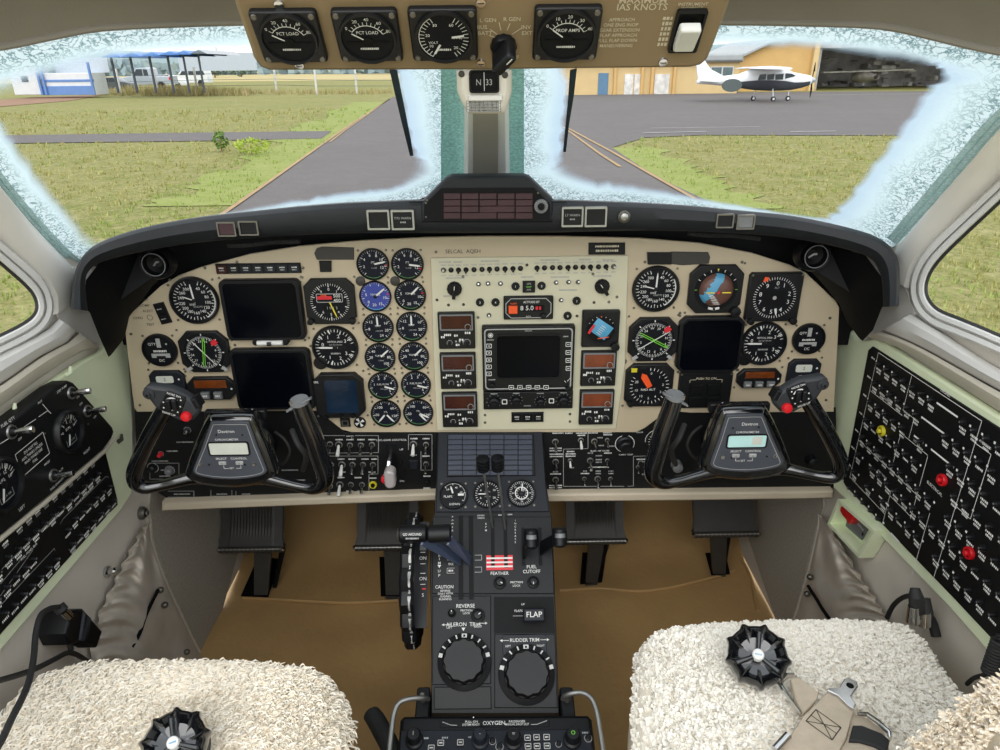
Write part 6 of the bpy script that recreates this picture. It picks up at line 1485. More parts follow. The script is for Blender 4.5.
m = M(); k = OVER.k(687, 30); m.frame(rrect(30 * k, .036, .002, 3), rrect(25 * k, .031, .001, 3), 0, .003, BLK, .0); m.prism(rrect(25 * k, .031, .001, 3), 0, .0005, BLK2); m.build('frame', q)
m = M(); m.X = Matrix.Rotation(R(14), 4, 'X'); m.prism(rrect(21 * k, .024, .002, 3, 0, -.002), .002, .009, WTIP, .0015); m.X = None; m.build('rocker', q)

# ---- compass on the centre post
COMP = Fr((0, .80, 1.1), (1, 0, 0), (0, 0, 1))
t = at('magnetic_compass', 'magnetic compass in a beige housing hanging on the centre post', 'compass', COMP, 484, 92)
m = M(); m.prism([t.L(*p) for p in [(456, 70), (512, 70), (512, 92), (509, 103), (505, 114), (468, 114), (462, 104), (457, 92)]], -.045, 0, HOUS, .006); m.build('housing', t)
m = M(); a = t.L(471, 92); b = t.L(497.5, 71); m.frame(rrect((b[0] - a[0]) * 1.12, (b[1] - a[1]) * 1.12, .003, 3, (a[0] + b[0]) / 2, (a[1] + b[1]) / 2), rrect(b[0] - a[0], b[1] - a[1], .003, 3, (a[0] + b[0]) / 2, (a[1] + b[1]) / 2), -.001, .003, BLK, .0); m.box(a[0], b[0], a[1], b[1], -.001, .0006, BLK2)
m.text('N  33', (a[0] + b[0]) / 2, (a[1] + b[1]) / 2 - .001, .0085, DIM, .0009, sx=.9); m.line((a[0] + b[0]) / 2, a[1] + .001, (a[0] + b[0]) / 2, b[1] - .001, .0007, WHT, .0012); m.build('compass_window', t, label='black window reading N 33')
m = M(); a = t.L(468.5, 101); b = t.L(502.5, 95); m.box(a[0], b[0], a[1], b[1], 0, .003, SILL, .0008)
a = t.L(467, 112); b = t.L(500.5, 100.5); m.box(a[0], b[0], a[1], b[1], 0, .0012, WHT)
for i in range(9): x = a[0] + (b[0] - a[0]) * i / 8; m.line(x, a[1], x, b[1], .0004, DKM, .0015)
for j in range(5): y = a[1] + (b[1] - a[1]) * j / 4; m.line(a[0], y, b[0], y, .0004, DKM, .0015)
for j in range(4): m.marks((a[0] + b[0]) / 2, a[1] + (b[1] - a[1]) * (j + .5) / 4, (b[0] - a[0]) * .9, .0015, DKM, .0015)
m.build('deviation_card', t, label='white deviation card with a grid of figures')
m = M()
for p in ((461.5, 74), (505, 75)): c = t.L(*p); m.lathe([(.0035, 0), (.003, .0012), (0, .0013)], DKM, 12, (*c, 0))
m.build('screw', t)

# ================================================================== PILOT SIDEWALL: FUEL PANEL AND BREAKERS
def greenframe(fr, label, pts, inner, w_=.012):
    t = Th('side_console', label, 'side console', fr, 0, 0)
    m = M(); m.prism([t.L(*p, .006) for p in pts], .003, w_, GREENP, .004); m.build('frame', t); return t
t = greenframe(LW, 'pale green painted side console carrying the fuel panel', [(123.5, 322), (130, 420), (129, 494), (118, 511), (0, 648), (-110, 772), (-110, 484), (0, 417), (60, 374), (78, 362), (98, 352)], None)
for x, y in ((11, 412), (67, 374), (118.5, 441)):
    m = M(); c = t.L(x, y, .012); m.tube([(c[0] - .004, c[1], .012), (c[0], c[1] + .003, .018), (c[0] + .002, c[1] + .012, .019)], [.004, .0035, .002], GREENP if x < 100 else DKM, 8); m.build('latch', t)
t = Th('fuel_quantity_panel', 'raised black fuel quantity panel on the pilot sidewall', 'control panel', LW, 0, 0, .0124)
P = [(-110, 508), (0, 430), (57, 386.5), (69, 380.5), (74, 382.5), (113, 427), (114.5, 432), (112, 438.5), (104, 449.7), (46.8, 498.3), (0, 537), (-110, 628)]
m = M(); m.prism([t.L(*p, .024) for p in P], 0, .024, SUBP, .003)
m.build('panel_plate', t)
m = M(); m.tube([(*t.L(*p, .012), .012) for p in [(114.5, 437), (104, 451), (46.8, 500), (0, 538.5), (-110, 630)]], .004, SILLB, 6); m.build('edge_trim', t, label='pale lower edge of the fuel panel')
def WL(px, py, z=.0243): return t.L(px, py, z)
def fuelgauge(px, py, rpx, lab):
    q = at('fuel_gauge', lab, 'gauge', LW, px, py, .0368); k = .027 * rpx / 20.0
    m = M(); m.lathe([(k * 1.15, 0), (k * 1.15, .004), (k * 1.05, .009), (k * .95, .009), (k * .92, .003)], BEZ, 40); m.build('bezel', q)
    z = .0035; m = M(); m.disc(k * .93, z, DIAL, n=36); m.ticks(k * .66, k * .86, -75, 75, 15, k * .03, WHT, z + .0003); m.ticks(k * .6, k * .86, -75, 75, 5, k * .05, WHT, z + .0003)
    m.nums([('0', -75), ('4', -37), ('8', 0), ('12', 37), ('16', 75)], k * .5, k * .2, WHT, z + .0003); m.text('FUEL', 0, k * .16, k * .2, WHT, z + .0003); m.text('LBS X 100', 0, -k * .5, k * .13, DIM, z + .0003)
    m.poly([(-k * .4, -k * .35), (-k * .4, -k * .68), (k * .4, -k * .68), (k * .4, -k * .35)], .0007, DIM, z + .0003); m.build('dial', q)
    pointer(q, 205, k * .72, k * .09, WHT, z + .001, 0); hub(q, k * .16, z + .0015); return q
fuelgauge(66.5, 431.5, 21, 'round fuel gauge on the fuel panel nearest the instrument panel')
fuelgauge(0, 485, 23, 'round fuel gauge on the fuel panel further from the instrument panel, cut by the frame')
for x, y in ((71.5, 393), (87.5, 411), (11.5, 432), (53.5, 475.5)):
    c = WL(x, y); m = M(); m.lathe([(.0095, .024), (.009, .0262), (.0072, .0262), (.007, .0245)], ALU, 20, (*c, 0)); m.lathe([(.0068, .0245), (.006, .028), (0, .0285)], BLK, 14, (*c, 0))
    m.tube([(c[0], c[1], .026), (c[0] + .003, c[1] + .001, .044), (c[0] + .004, c[1] + .0015, .05)], [.0028, .0048, .0044], CHR, 9); m.build('toggle_switch', t)
m = M(); z = .0243
c = WL(33, 454); a = .030; b = .0165; m.poly([(c[0] - a, c[1] - b), (c[0] + a, c[1] - b), (c[0] + a, c[1] + b), (c[0] - a, c[1] + b)], .0009, WHT, z, True)
for i, s_ in enumerate(('DO NOT FILL', 'AUX TANKS UNLESS', 'MAIN TANKS ARE', 'FULL')): m.text(s_, c[0], c[1] + .0095 - .0064 * i, .0054, WHT, z, sx=.9)
m.poly([WL(0, 444), WL(11, 437)], .0009, WHT, z); m.poly([WL(24, 427), WL(36, 419)], .0009, WHT, z); m.poly([WL(38.5, 417), WL(48, 410.5), WL(42.5, 404)], .0009, WHT, z); m.poly([WL(48, 410.5), WL(51, 413.5)], .0009, WHT, z)
for s_, x, y, sz in (('FUEL QTY', 8, 422, .006), ('STBY PUMP', 62, 389, .005), ('LEFT', 22, 508, .006), ('RIGHT', 87, 451, .006), ('MAIN', 47, 463, .005), ('AUX', 61, 470, .005), ('FUEL QUANTITY', 58, 483, .0048), ('ON', 78, 397, .0045), ('OFF', 95, 417, .0045), ('OFF', 20, 439, .0045), ('AUX', 40, 402, .0045), ('OFF', 81, 404, .0045)): c = WL(x, y); m.text(s_, c[0], c[1], sz, WHT, z)
for x, y in ((68, 409.5), (45, 433.5), (56, 447), (80, 437), (88, 424), (62, 452.5), (25, 475)): c = WL(x, y); m.lathe([(.0014, z - .0003), (.0012, z + .0006), (0, z + .0007)], STEEL, 7, (*c, 0))
m.build('lettering', t)
def breaker_mesh(s_=.85):
    m = M(); m.lathe([(.0052 * s_, 0), (.0052 * s_, .0022), (.0040 * s_, .0028), (.0038 * s_, .006), (.0030 * s_, .0072), (0, .0072)], BLK, 12)
    m.disc(.0018 * s_, .0074, GREYK, 0, 0, 8)
    o = m.build('circuit_breaker'); me = o.data; bpy.data.objects.remove(o); return me
BRK = breaker_mesh()
def breaker(t, x, y, z, me=None):
    o = bpy.data.objects.new('circuit_breaker', me or BRK); COL.objects.link(o); o.parent = t.e; o.location = (x, y, z); return o
t = Th('circuit_breaker_panel', 'black circuit breaker panel below the fuel panel on the pilot sidewall', 'breaker panel', LW, 0, 0, .0124)
m = M(); m.prism([t.L(*p, .003) for p in [(103, 452), (106, 453), (117.6, 499), (118, 505), (110, 513), (14, 619.5), (-110, 762), (-110, 632), (0, 541), (47, 502)]], 0, .003, SUBP, .001); m.build('panel_plate', t)
zz = lambda l: [(x / 4.167, 440 + y / 4.167) for x, y in l]
LB = zz([(25, 485), (65, 450), (100, 412), (140, 378), (175, 345), (210, 312), (245, 280), (280, 250), (310, 220), (342, 190), (370, 165), (400, 138), (20, 610), (58, 568), (98, 530), (130, 495), (275, 372), (305, 325), (335, 298), (362, 270), (392, 240), (420, 215), (448, 192), (12, 720), (52, 685), (90, 640), (125, 605), (160, 568), (195, 530), (228, 495), (295, 430), (325, 395), (352, 365), (382, 337), (412, 305), (440, 278), (468, 250)])
LB += [(-4, 572), (-14, 582), (-5, 599), (-8, 625)]
LAB = mat('bright_white_lettering', 'f2f2ee', .5, var=.03, scale=80)
ml = M()
for x, y in LB:
    c = t.L(x, y, .003); breaker(t, c[0], c[1], .003); ml.marks(c[0], c[1] - .0105, .014, .0034, LAB, .0034)
    if random.random() < .6: ml.marks(c[0], c[1] - .0152, .011, .003, LAB, .0034)
for x, y in zz([(20, 430), (80, 372), (120, 335), (155, 300), (190, 268), (228, 240), (260, 208), (292, 180), (325, 150), (355, 128), (385, 100)]): c = t.L(x, y, .003); ml.marks(c[0], c[1], .012, .003, LAB, .0034); ml.marks(c[0], c[1] - .0042, .01, .003, DIM, .0034)
for l in ([(0, 545), (185, 360), (245, 300)], [(250, 305), (408, 152)], [(260, 330), (250, 350), (262, 328), (440, 152), (452, 155)], [(285, 455), (295, 462), (480, 268), (482, 250)], [(0, 600), (95, 487), (100, 480)], [(0, 690), (225, 452), (228, 462)], [(0, 650), (135, 460)]): ml.poly([t.L(*p, .003) for p in zz(l)], .0008, DIM, .0034)
for s_, x, y in (('FUEL SYSTEM', 218, 338), ('ENGINE INSTRUMENTS', 350, 235), ('FUEL PANEL BUS', 120, 465)): c = t.L(*zz([(x, y)])[0], .003); ml.text(s_, c[0], c[1], .0048, LAB, .0034)
ml.build('lettering', t)

# ================================================================== COPILOT SIDEWALL BREAKERS
t = greenframe(RW, 'pale green painted side console carrying the large breaker panel', [(838.5, 296), (858, 338), (866, 341), (880, 338.5), (1000, 414), (1090, 471), (1090, 762), (1000, 661), (951, 606), (845, 497), (836, 488), (834, 420)], None)
t = Th('circuit_breaker_panel', 'large black circuit breaker panel with red and yellow collars on the copilot sidewall', 'breaker panel', RW, 0, 0, .0124)
m = M(); m.prism([t.L(*p, .003) for p in [(872, 346.5), (1000, 429), (1085, 486), (1085, 738), (1000, 648), (954, 599), (846, 487), (843, 482), (868, 350)]], 0, .003, SUBP, .001); m.build('panel_plate', t)
U0, DU, V0, DV = -1.0075, .0235, .7125, .0333
def cell(c, r): u = U0 + c * DU; return (u, V0 - r * DV + .035 * (u - U0))
PAT = {0: '1111111..1' + '1' * 11, 1: '111111..1' + '1' * 12, 2: '11111.1..1' + '1' * 11, 3: '1111111...' + '1' * 11, 4: '111111111.' + '1' * 11, 5: '1.11111111' + '1' * 11, 6: '1.1.11111.' + '1' * 11, 7: '11111.1111' + '1' * 11, 8: '......1111' + '1' * 11}
cells = [cell(c, r) + (c, r) for r in PAT for c in range(len(PAT[r])) if PAT[r][c] == '1']
cells = [q for q in cells if q[1] > .474 + .065 * (q[0] + 1.03) and q[0] < min(t.L(1085, 486)[0], t.L(1085, 738)[0]) - .014]
cells.sort(key=lambda q: -q[0])
ms = M(); ml = M(); z = .0034
for i, (u, v, c, r) in enumerate(cells):
    if i < 100: breaker(t, u, v, .003)
    else: ms.lathe([(.0044, 0), (.0044, .002), (.0034, .0026), (.0032, .006), (.0026, .0072), (0, .0072)], BLK, 10, (u, v, .003)); ms.disc(.0016, .0104, GREYK, u, v, 8)
    ml.marks(u, v - .0105, .015, .0034, LAB, z)
    if random.random() < .8: ml.marks(u + .001, v - .0153, .012, .0032, LAB, z)
    if c < 12 and random.random() < .8: ml.box(u + DU * .42, u + DU * .42 + .003, v - .0015, v + .0015, z - .0004, z, LAB)
o = ms.build('circuit_breaker', t); o['kind'] = 'stuff'; o['label'] = 'small breakers in the part of the panel nearest the instrument panel'
def bar(c0, c1, r): a = cell(c0, r); b = cell(c1, r); ml.line(a[0], a[1], b[0], b[1], .0028, LAB, z)
for a, b, r in ((6.4, 8.4, 0), (5.6, 7.8, 1), (5.2, 6.2, 2), (7, 9.2, 2), (1.4, 2.2, 5), (3.3, 4.4, 6), (5.5, 6.5, 7.1)): bar(a, b, r)
def vline(c, r0, r1): a = cell(c, r0); b = cell(c, r1); ml.line(a[0], a[1], b[0], b[1], .0009, LAB, z)
def hline(r, c0, c1): a = cell(c0, r); b = cell(c1, r); ml.line(a[0], a[1], b[0], b[1], .0009, LAB, z)
vline(-.5, -.45, 6.6); hline(-.45, -.5, 10.2); vline(3.55, -.4, 1.3); hline(1.55, -.5, 3.6); vline(3.9, 2.4, 4.3); hline(1.3, 3.55, 4.8); vline(4.8, 1.3, 2.3); hline(4.35, -.5, 6.9); vline(6.9, 2.4, 5.6); hline(2.35, 4.2, 6.9); vline(10.2, -.45, 7.4); hline(6.55, -.5, 4.4); vline(4.4, 5.2, 7.9); vline(8.4, 4.6, 7.9); hline(5.5, 4.4, 6.9); vline(11.5, .5, 3.4); hline(.5, 10.2, 11.5); hline(3.4, 10.2, 11.5)
for s_, c, r, sz in (('ENGINES', 6.9, -.6, .0055), ('ELECTRICAL', 8.2, 3.45, .0065), ('AVIONICS', 10.9, .3, .005), ('FURNISHING', 3.1, 4.9, .0048), ('WEATHER', 1.8, 1.42, .0048), ('LIGHTS', 5.6, 2.2, .0048), ('FLIGHT', 2.2, 4.2, .0048)): a = cell(c, r); ml.text(s_, a[0], a[1], sz, LAB, z)
for r in range(7): a = cell(-.95, r); ml.marks(a[0], a[1] + .001, .011, .003, LAB, z); b = cell(-.5, r); ml.disc(.0018, z, LAB, b[0], b[1], 10)
ml.build('lettering', t)
for px, py, mt, lab in ((881, 431, YELP, 'yellow breaker collar'), (941.5, 480, REDP, 'red breaker collar'), (968.5, 553, REDP, 'red breaker collar')):
    c = t.L(px, py, .006); m = M(); m.lathe([(.0085, .0), (.0088, .003), (.008, .005), (.0055, .005), (.0052, .002)], mt, 24, (c[0], c[1], .0032)); m.lathe([(.0038, 0), (.0038, .008), (.003, .009), (0, .009)], mt, 14, (c[0], c[1], .0032)); m.build('breaker_collar', t, label=lab)

# ================================================================== CONTROL YOKES
def yoke(px, py, mir, label):
    t = at('control_yoke', label, 'control yoke', YOKE, px, py)
    ref = Fr(YOKE.o, YOKE.u, YOKE.v); ox, oy = YOKE.uv(229.5, 455)
    def L(x, y, z=0.0):
        a, b = ref.uv(x, y, z); return (mir * (a - ox), b - oy)
    def L3(x, y, z): return V((*L(x, y, z), z))
    k = YOKE.k(229.5, 455)
    # the two horns with the cross bar, one continuous tube each
    for nm, pts in (('horn', [((171, 398), .030, 7.6), ((160, 418), .026, 8.0), (( 149, 438), .020, 8.0), ((138, 462), .012, 7.8), ((134.5, 474), .008, 7.8), ((136.5, 483), .006, 7.6), ((145, 487.5), .004, 6.8), ((160, 485.5), .0, 5.8), ((178, 481), -.006, 6.2), ((192, 477.5), -.012, 7.2), ((205, 477), -.018, 7.6)]),
                    ('horn', [((299.5, 402), .032, 8.4), ((305, 417), .026, 9.2), ((312, 434), .020, 9.6), ((320, 458), .012, 9.4), ((325, 474), .008, 9.0), ((322.5, 483.5), .006, 8.0), ((313, 488), .004, 6.8), ((298, 486), .0, 5.8), ((280, 481.5), -.006, 6.2), ((266, 478), -.012, 7.2), ((253, 477.5), -.018, 7.6)])):
        sp = smooth_path([V((*L(*p, z), z)) for p, z, r in pts], 6); rr = smooth_path([V((r, 0, 0)) for p, z, r in pts], 6)
        m = M(); m.tube(sp, [q.x * k for q in rr], YOKEB, 18); m.build(nm, t, 60)
        m = M(); c = sp[0]; d = (sp[0] - sp[1]).normalized(); m.tube([c, c + d * .004], [rr[0].x * k * 1.1, rr[0].x * k * 1.06], BLK if nm == 'horn' and pts[0][0][0] < 200 else GREYK, 18); m.build('end_cap', t)
    # lower bridge and centre box
    m = M(); m.prism([L(*p) for p in smooth_path([V(p) for p in [(206, 418), (212, 415.5), (230, 415), (248, 415.5), (254, 418), (264, 440), (274, 468), (275.5, 477), (271, 482.5), (262, 486), (246, 489), (230, 490), (213, 489), (197, 486), (188, 482.5), (183.5, 477), (185, 468), (195, 440)]], 3, True)], -.022, 0, YOKEB, .009); m.build('center_box', t)
    m = M(); P = [L(*p, .003) for p in smooth_path([V(p) for p in [(210, 424.5), (213, 422), (230, 421.8), (246.5, 422), (249.5, 424.5), (257, 446), (266, 468), (266, 472), (262, 475.5), (248, 478.5), (230, 479.6), (212, 478.5), (197.5, 475.5), (193.5, 472), (193.5, 468), (202.5, 446)]], 2, True)]
    m.prism(P, 0, .003, YPLT, .001); n_ = len(P); Q = inset(P if area2(P) > 0 else P[::-1], .0045); m.poly(Q, .0009, DIM, .0034, True); m.build('face_plate', t)
    lcdm = LCD if mir == 1 else LCDT
    a = L(211.5, 453.6); b = L(247.8, 441.2); x0, x1 = sorted((a[0], b[0])); m = M(); m.frame(rrect((x1 - x0) * 1.07, (b[1] - a[1]) * 1.15, .004, 4, (x0 + x1) / 2, (a[1] + b[1]) / 2), rrect(x1 - x0, b[1] - a[1], .003, 4, (x0 + x1) / 2, (a[1] + b[1]) / 2), .003, .005, BLK, .0034); m.prism(rrect(x1 - x0, b[1] - a[1], .003, 4, (x0 + x1) / 2, (a[1] + b[1]) / 2), .0028, .0038, lcdm)
    m.box((x0 + x1) / 2 + .008, x1 - .006, a[1] + .004, b[1] - .003, .0038, .0039, MATS['grey_lcd'] if mir == 1 else LCD); m.build('timer_display', t, label='grey lcd timer window' if mir == 1 else 'pale teal lcd timer window')
    m = M(); cx_ = (x0 + x1) / 2
    def T(s_, x, y, sz): m.text(s_, cx_ + (x - 229.5) * k, L(229.5, y)[1], sz, WHT, .0034)
    T('Davtron', 230, 430.5, .0075); T('CHRONOMETER', 229, 438.6, .0048); T('SELECT', 220, 457.6, .0052); T('CONTROL', 237.5, 457.6, .0052); T('SET', 228.5, 467.2, .0045)
    for sx in (-1, 1): m.poly([(cx_ + sx * 8.5 * k, L(229, 464.5)[1]), (cx_ + sx * 8.5 * k, L(229, 467.3)[1]), (cx_ + sx * 3.5 * k, L(229, 467.3)[1])], .0007, WHT, .0034)
    m.build('lettering', t)
    for x in (219.5, 236.5): c = (cx_ + (x - 228.5) * k, L(229, 461.8)[1]); m = M(); m.prism(rrect(.0115, .006, .001, 2, *c), .003, .0052, DIM, .0008); m.text('o', *c, .005, DKM, .0054); m.build('push_button', t)
    for x, y, r in ((201.5, 463.3, .0034), (254.5, 463, .0034), (217, 434, .0013), (243, 434, .0013), (210, 463.5, .0014), (245.5, 463.5, .0014)): c = L(x, y); m = M(); m.lathe([(r, .003), (r * .9, .0042), (r * .4, .0043), (0, .0036)], CHR if r > .002 else BLK2, 14, (*c, 0)); m.build('screw', t)
    # switch head on the outboard horn
    hp = [(142, 390), (145, 387), (149, 386), (160, 387.5), (171, 389), (184, 395), (194, 401.5), (199, 411), (197.5, 415.5), (192, 421.5), (179, 422), (165, 415), (154, 408), (148, 400)]
    m = M(); m.prism([L(*p, .052) for p in hp], .038, .052, YOKEG, .005); m.build('switch_head', t)
    def H(x, y): return L(x, y, .053)
    m = M(); m.prism([H(*p) for p in [(166.5, 391), (170, 391.3), (185, 397.5), (186, 399.5), (180, 416.5), (177, 417), (160.5, 409.5), (159.5, 406.5)]], .050, .0535, BLK, .001); m.build('switch_plate', t)
    m = M()
    for nm_, x, y in (('NOSE DN', 174, 395), ('NOSE UP', 169, 413.5)): c = H(x, y); m.text(nm_, c[0], c[1], .0045, WHT, .0538, rot=mir * -R(22))
    c = H(172.5, 404)
    for a0, a1 in ((-60, 35), (120, 215)): m.arc(.0085, .0105, a0 + 20 * mir, a1 + 20 * mir, WHT, .0538, *c)
    for x, y in ((163.5, 402), (164, 407.5), (181, 400), (180.5, 406.5), (178, 412)): p_ = H(x, y); m.disc(.0012, .0538, WHT, *p_, 8)
    m.build('lettering', t)
    m = M(); m.prism(rrect(.007, .017, .0025, 3, c[0] - .004, c[1]), .0535, .060, BLK, .0015); m.prism(rrect(.007, .017, .0025, 3, c[0] + .0045, c[1]), .0535, .060, BLK, .0015); m.build('trim_switch', t)
    m = M(); c = H(148.6, 394); m.lathe([(.0085, .052), (.008, .054), (.004, .0545), (.0035, .058), (0, .0585)], YOKEG, 22, (*c, 0)); m.disc(.002, .0588, BLK2, *c, 8); m.build('mic_switch', t)
    m = M(); c = H(186.3, 416.3); m.lathe([(.0075, .05), (.0072, .056), (.0055, .0585), (0, .0595)], REDP, 22, (*c, 0)); m.build('disconnect_button', t, label='round red disconnect button')
    m = M(); c = H(195, 404); m.X = Matrix.Translation((*c, .045)) @ Matrix.Rotation(R(20) * mir, 4, 'Z'); m.box(-.004, .004, -.008, .008, -.01, .008, BLK, .002); m.X = None; m.build('side_switch', t)
    # tilted cap with a screw on the inboard horn
    m = M(); a = L3(297, 404, .034); m.tube([L3(287.5, 411, .034), L3(296, 405.5, .036), L3(311, 398, .036)], [.0045, .006, .0045], GREYK, 10, True, .4); m.tube([L3(290.5, 404.5, .04), L3(289.5, 401, .042)], [.0022, .0016], CHR, 8); m.build('cap_plate', t, label='grey tilted cap plate with a screw')
    # shaft, clip bracket and cable behind
    m = M(); m.tube([(0, -.015, -.022), (0, -.058, -.138)], .018, BLK2, 20); m.tube([(0, -.050, -.120), (0, -.059, -.138)], .028, BLK, 24); m.build('shaft', t)
    m = M(); a = L(206, 419, -.03); b = L(266, 411, -.03); x0, x1 = sorted((a[0], b[0])); m.prism(rrect(x1 - x0, .016, .003, 3, (x0 + x1) / 2, (a[1] + b[1]) / 2 + .001), -.035, -.026, BLK, .002); m.build('chart_clip', t)
    m = M()
    for x in (246, 252.5): c = L(x, 412.5, -.02); m.sphere((c[0], c[1] + .002, -.022), .0042, CHR, 10, 8)
    m.build('clip_rivet', t)
    m = M(); sp = smooth_path([L3(275, 432, -.06), L3(285, 440, -.05), L3(290, 452, -.05), L3(283, 464, -.06), L3(276, 462, -.09)], 6); m.tube(sp, .0022, RUB, 8); sp = smooth_path([L3(292, 430, -.06), L3(298, 444, -.04), L3(306, 456, -.05), L3(303, 470, -.09)], 6); m.tube(sp, .0045, RUB, 8); m.build('cable', t)
    return t
yoke(229.5, 455, 1, 'black control yoke with grey lcd timer in front of the pilot seat')
yoke(746.5, 447.5, -1, 'black control yoke with pale teal lcd timer in front of the copilot seat')

# ================================================================== CENTRE PEDESTAL
t = Th('center_pedestal', 'black centre pedestal with throttle levers and trim knobs between the seats', 'pedestal', PED, 0, 0)
top = [(437, 432.5), (543, 432), (546, 480), (551, 513), (554, 560), (556, 620), (559, 700), (559.5, 713), (431, 713), (431, 640), (430, 580), (430, 530), (434, 513), (436, 480)]
P = [PED.hit(*p) for p in top]; n_ = len(P)
m = M(); lo = [V((p.x, p.y + .0, .002)) for p in P]
m.add([t.W(p) for p in lo] + [t.W(p + PED.n * -.004) for p in P] + [t.W(V((p.x * .985, p.y, p.z))) for p in P], [(k * n_ + (i + 1) % n_, k * n_ + i, (k + 1) * n_ + i, (k + 1) * n_ + (i + 1) % n_) for k in (0, 1) for i in range(n_)] + [tuple(range(3 * n_ - 1, 2 * n_ - 1, -1))], PEDB)
m.build('body', t)
m = M(); m.prism([t.L(*p) for p in [(438.5, 433.5), (542, 433), (546, 490), (549, 512), (436, 512.5), (437, 490)]], .0002, .003, GUN, .001); m.build('upper_plate', t)
m = M(); m.prism([t.L(*p) for p in [(433, 517), (551.5, 517), (554, 590), (554, 594), (432, 594)]], .0002, .0025, PEDB, .001); m.prism([t.L(*p) for p in [(432.5, 596), (491, 596), (491, 684), (432.5, 685)]], .0002, .0025, PEDB, .001); m.build('quadrant_plate', t)
m = M(); m.prism([t.L(*p) for p in [(494, 597), (553.5, 597), (555, 633), (494, 633)]], .0002, .0012, BLK2); m.build('flap_recess', t)
m = M(); m.prism([t.L(*p) for p in [(494.5, 634), (555, 634), (557.5, 708), (494.5, 708)]], .0002, .003, PEDB, .001); m.prism(rrect(*( .068, .03), .004, 3, *t.L(524.5, 645)), .003, .0042, GUN, .0008); m.build('rudder_trim_plate', t)
m = M(); m.prism([t.L(*p) for p in [(434, 687), (491, 686.5), (491.5, 709), (434, 709.5)]], .0002, .003, BLK, .001); m.build('blank_plate', t)
# slots
def slot(x0, y0, x1, y1, w_=.0055):
    a = t.L(x0, y0); b = t.L(x1, y1); d = (V(b) - V(a)).normalized(); q = V((-d.y, d.x)) * w_ / 2
    m = M(); m.prism([tuple(V(a) - q), tuple(V(b) - q), tuple(V(b) + q), tuple(V(a) + q)], .0022, .0029, BLK2); m.build('lever_slot', t)
for s_ in ((461, 516, 461, 600, .0075), (471, 516, 471.5, 600, .0075), (492.5, 520, 493, 568, .006), (505, 520, 506, 568, .006), (523, 528, 523.5, 566, .006), (539.5, 528, 540.5, 566, .006)): slot(*s_)
# placards and lettering
m = M(); a = t.L(486.3, 570.6); b = t.L(512.7, 555.4); m.box(a[0], b[0], a[1], b[1], .0024, .0028, REDM)
for i in range(3): y = b[1] - (b[1] - a[1]) * (.2 + .28 * i); m.box(a[0] + .0005, b[0] - .0005, y - .0013, y + .0013, .0027, .003, WHT)
m.build('feather_stripe', t, label='red and white striped feather placard')
m = M(); z = .0031
def PT(s_, x, y, sz, rot=0, sx=1.0, mt=WHT, zz_=None): m.text(s_, *t.L(x, y), sz, mt, zz_ or z, rot, sx=sx)
PT('FEATHER', 499.5, 573.8, .0072); PT('FUEL', 531.5, 567.3, .0075); PT('CUTOFF', 531.5, 572, .0075); PT('FRICTION', 516.5, 582.6, .0046, zz_=.0026); PT('LOCK', 516.5, 586, .0046, zz_=.0026)
PT('CAUTION', 444.5, 587.4, .0072, sx=.9, zz_=.0031)
for i, s_ in enumerate(('REVERSE', 'ONLY WITH', 'ENGINES', 'RUNNING')): PT(s_, 445.5, 591.2 + i * 2.8, .0045, sx=.95)
PT('REVERSE', 465.5, 606.3, .0078); PT('FRICTION', 466.5, 610.8, .0042); PT('LOCK', 466.5, 613.6, .0042)
PT('AILERON  TRIM', 463.5, 624.8, .0082, sx=.95); PT('LEFT', 449.5, 628, .0042); PT('RIGHT', 478, 627, .0042)
for s_, x, y in (('T', 439.5, 552.5), ('R', 439.5, 556), ('I', 439.5, 559.5), ('M', 439.5, 563.5), ('U', 439.3, 571.5), ('P', 439.3, 576)): PT(s_, x, y, .006)
c = t.L(439.5, 566.8); m.fill([(c[0] - .003, c[1] + .0025), (c[0] + .003, c[1] + .0025), (c[0], c[1] - .0025)], WHT, z)
for i, s_ in enumerate('INCREASE'): PT(s_, 515.3, 521 + 3.1 * i, .0042)
for i, s_ in enumerate('POWER'): PT(s_, 452.6, 517.5 + 3.4 * i, .0042)
for i, s_ in enumerate('RPM'): PT(s_, 486, 524.5 + 3.2 * i, .0042)
for x, y in ((451, 558), (451, 571)): c = t.L(x, y); m.poly([(c[0] + .006, c[1] + .004), (c[0] - .006, c[1] + .004), (c[0] - .006, c[1] - .004), (c[0] + .006, c[1] - .004)], .0008, DIM, z); m.marks(c[0], c[1], .008, .003, WHT, z)
PT('IDLE', 451, 564.5, .005, sx=.8)
for x, y in ((478, 558), (478, 570)): c = t.L(x, y); m.poly([(c[0] - .005, c[1] + .004), (c[0] + .006, c[1] + .004), (c[0] + .006, c[1] - .004), (c[0] - .005, c[1] - .004)], .0008, DIM, z)
for x, y, w_ in ((481, 516, .012), (481, 518.5, .012), (510, 515, .008), (500, 515.5, .006)): m.marks(*t.L(x, y), w_, .0026, DIM, z)
PT('FLAPS', 518.5, 611, .005, zz_=.0014); c = t.L(518, 616); m.line(c[0] - .008, c[1], c[0] + .01, c[1], .0008, DIM, .0014); PT('UP', 523, 604.5, .0045, zz_=.0014)
PT('RUDDER TRIM', 524.5, 640.5, .0075, sx=.95, zz_=.0044); PT('LEFT', 508, 646.5, .0042, zz_=.0044); PT('RIGHT', 540.5, 646, .0042, zz_=.0044)
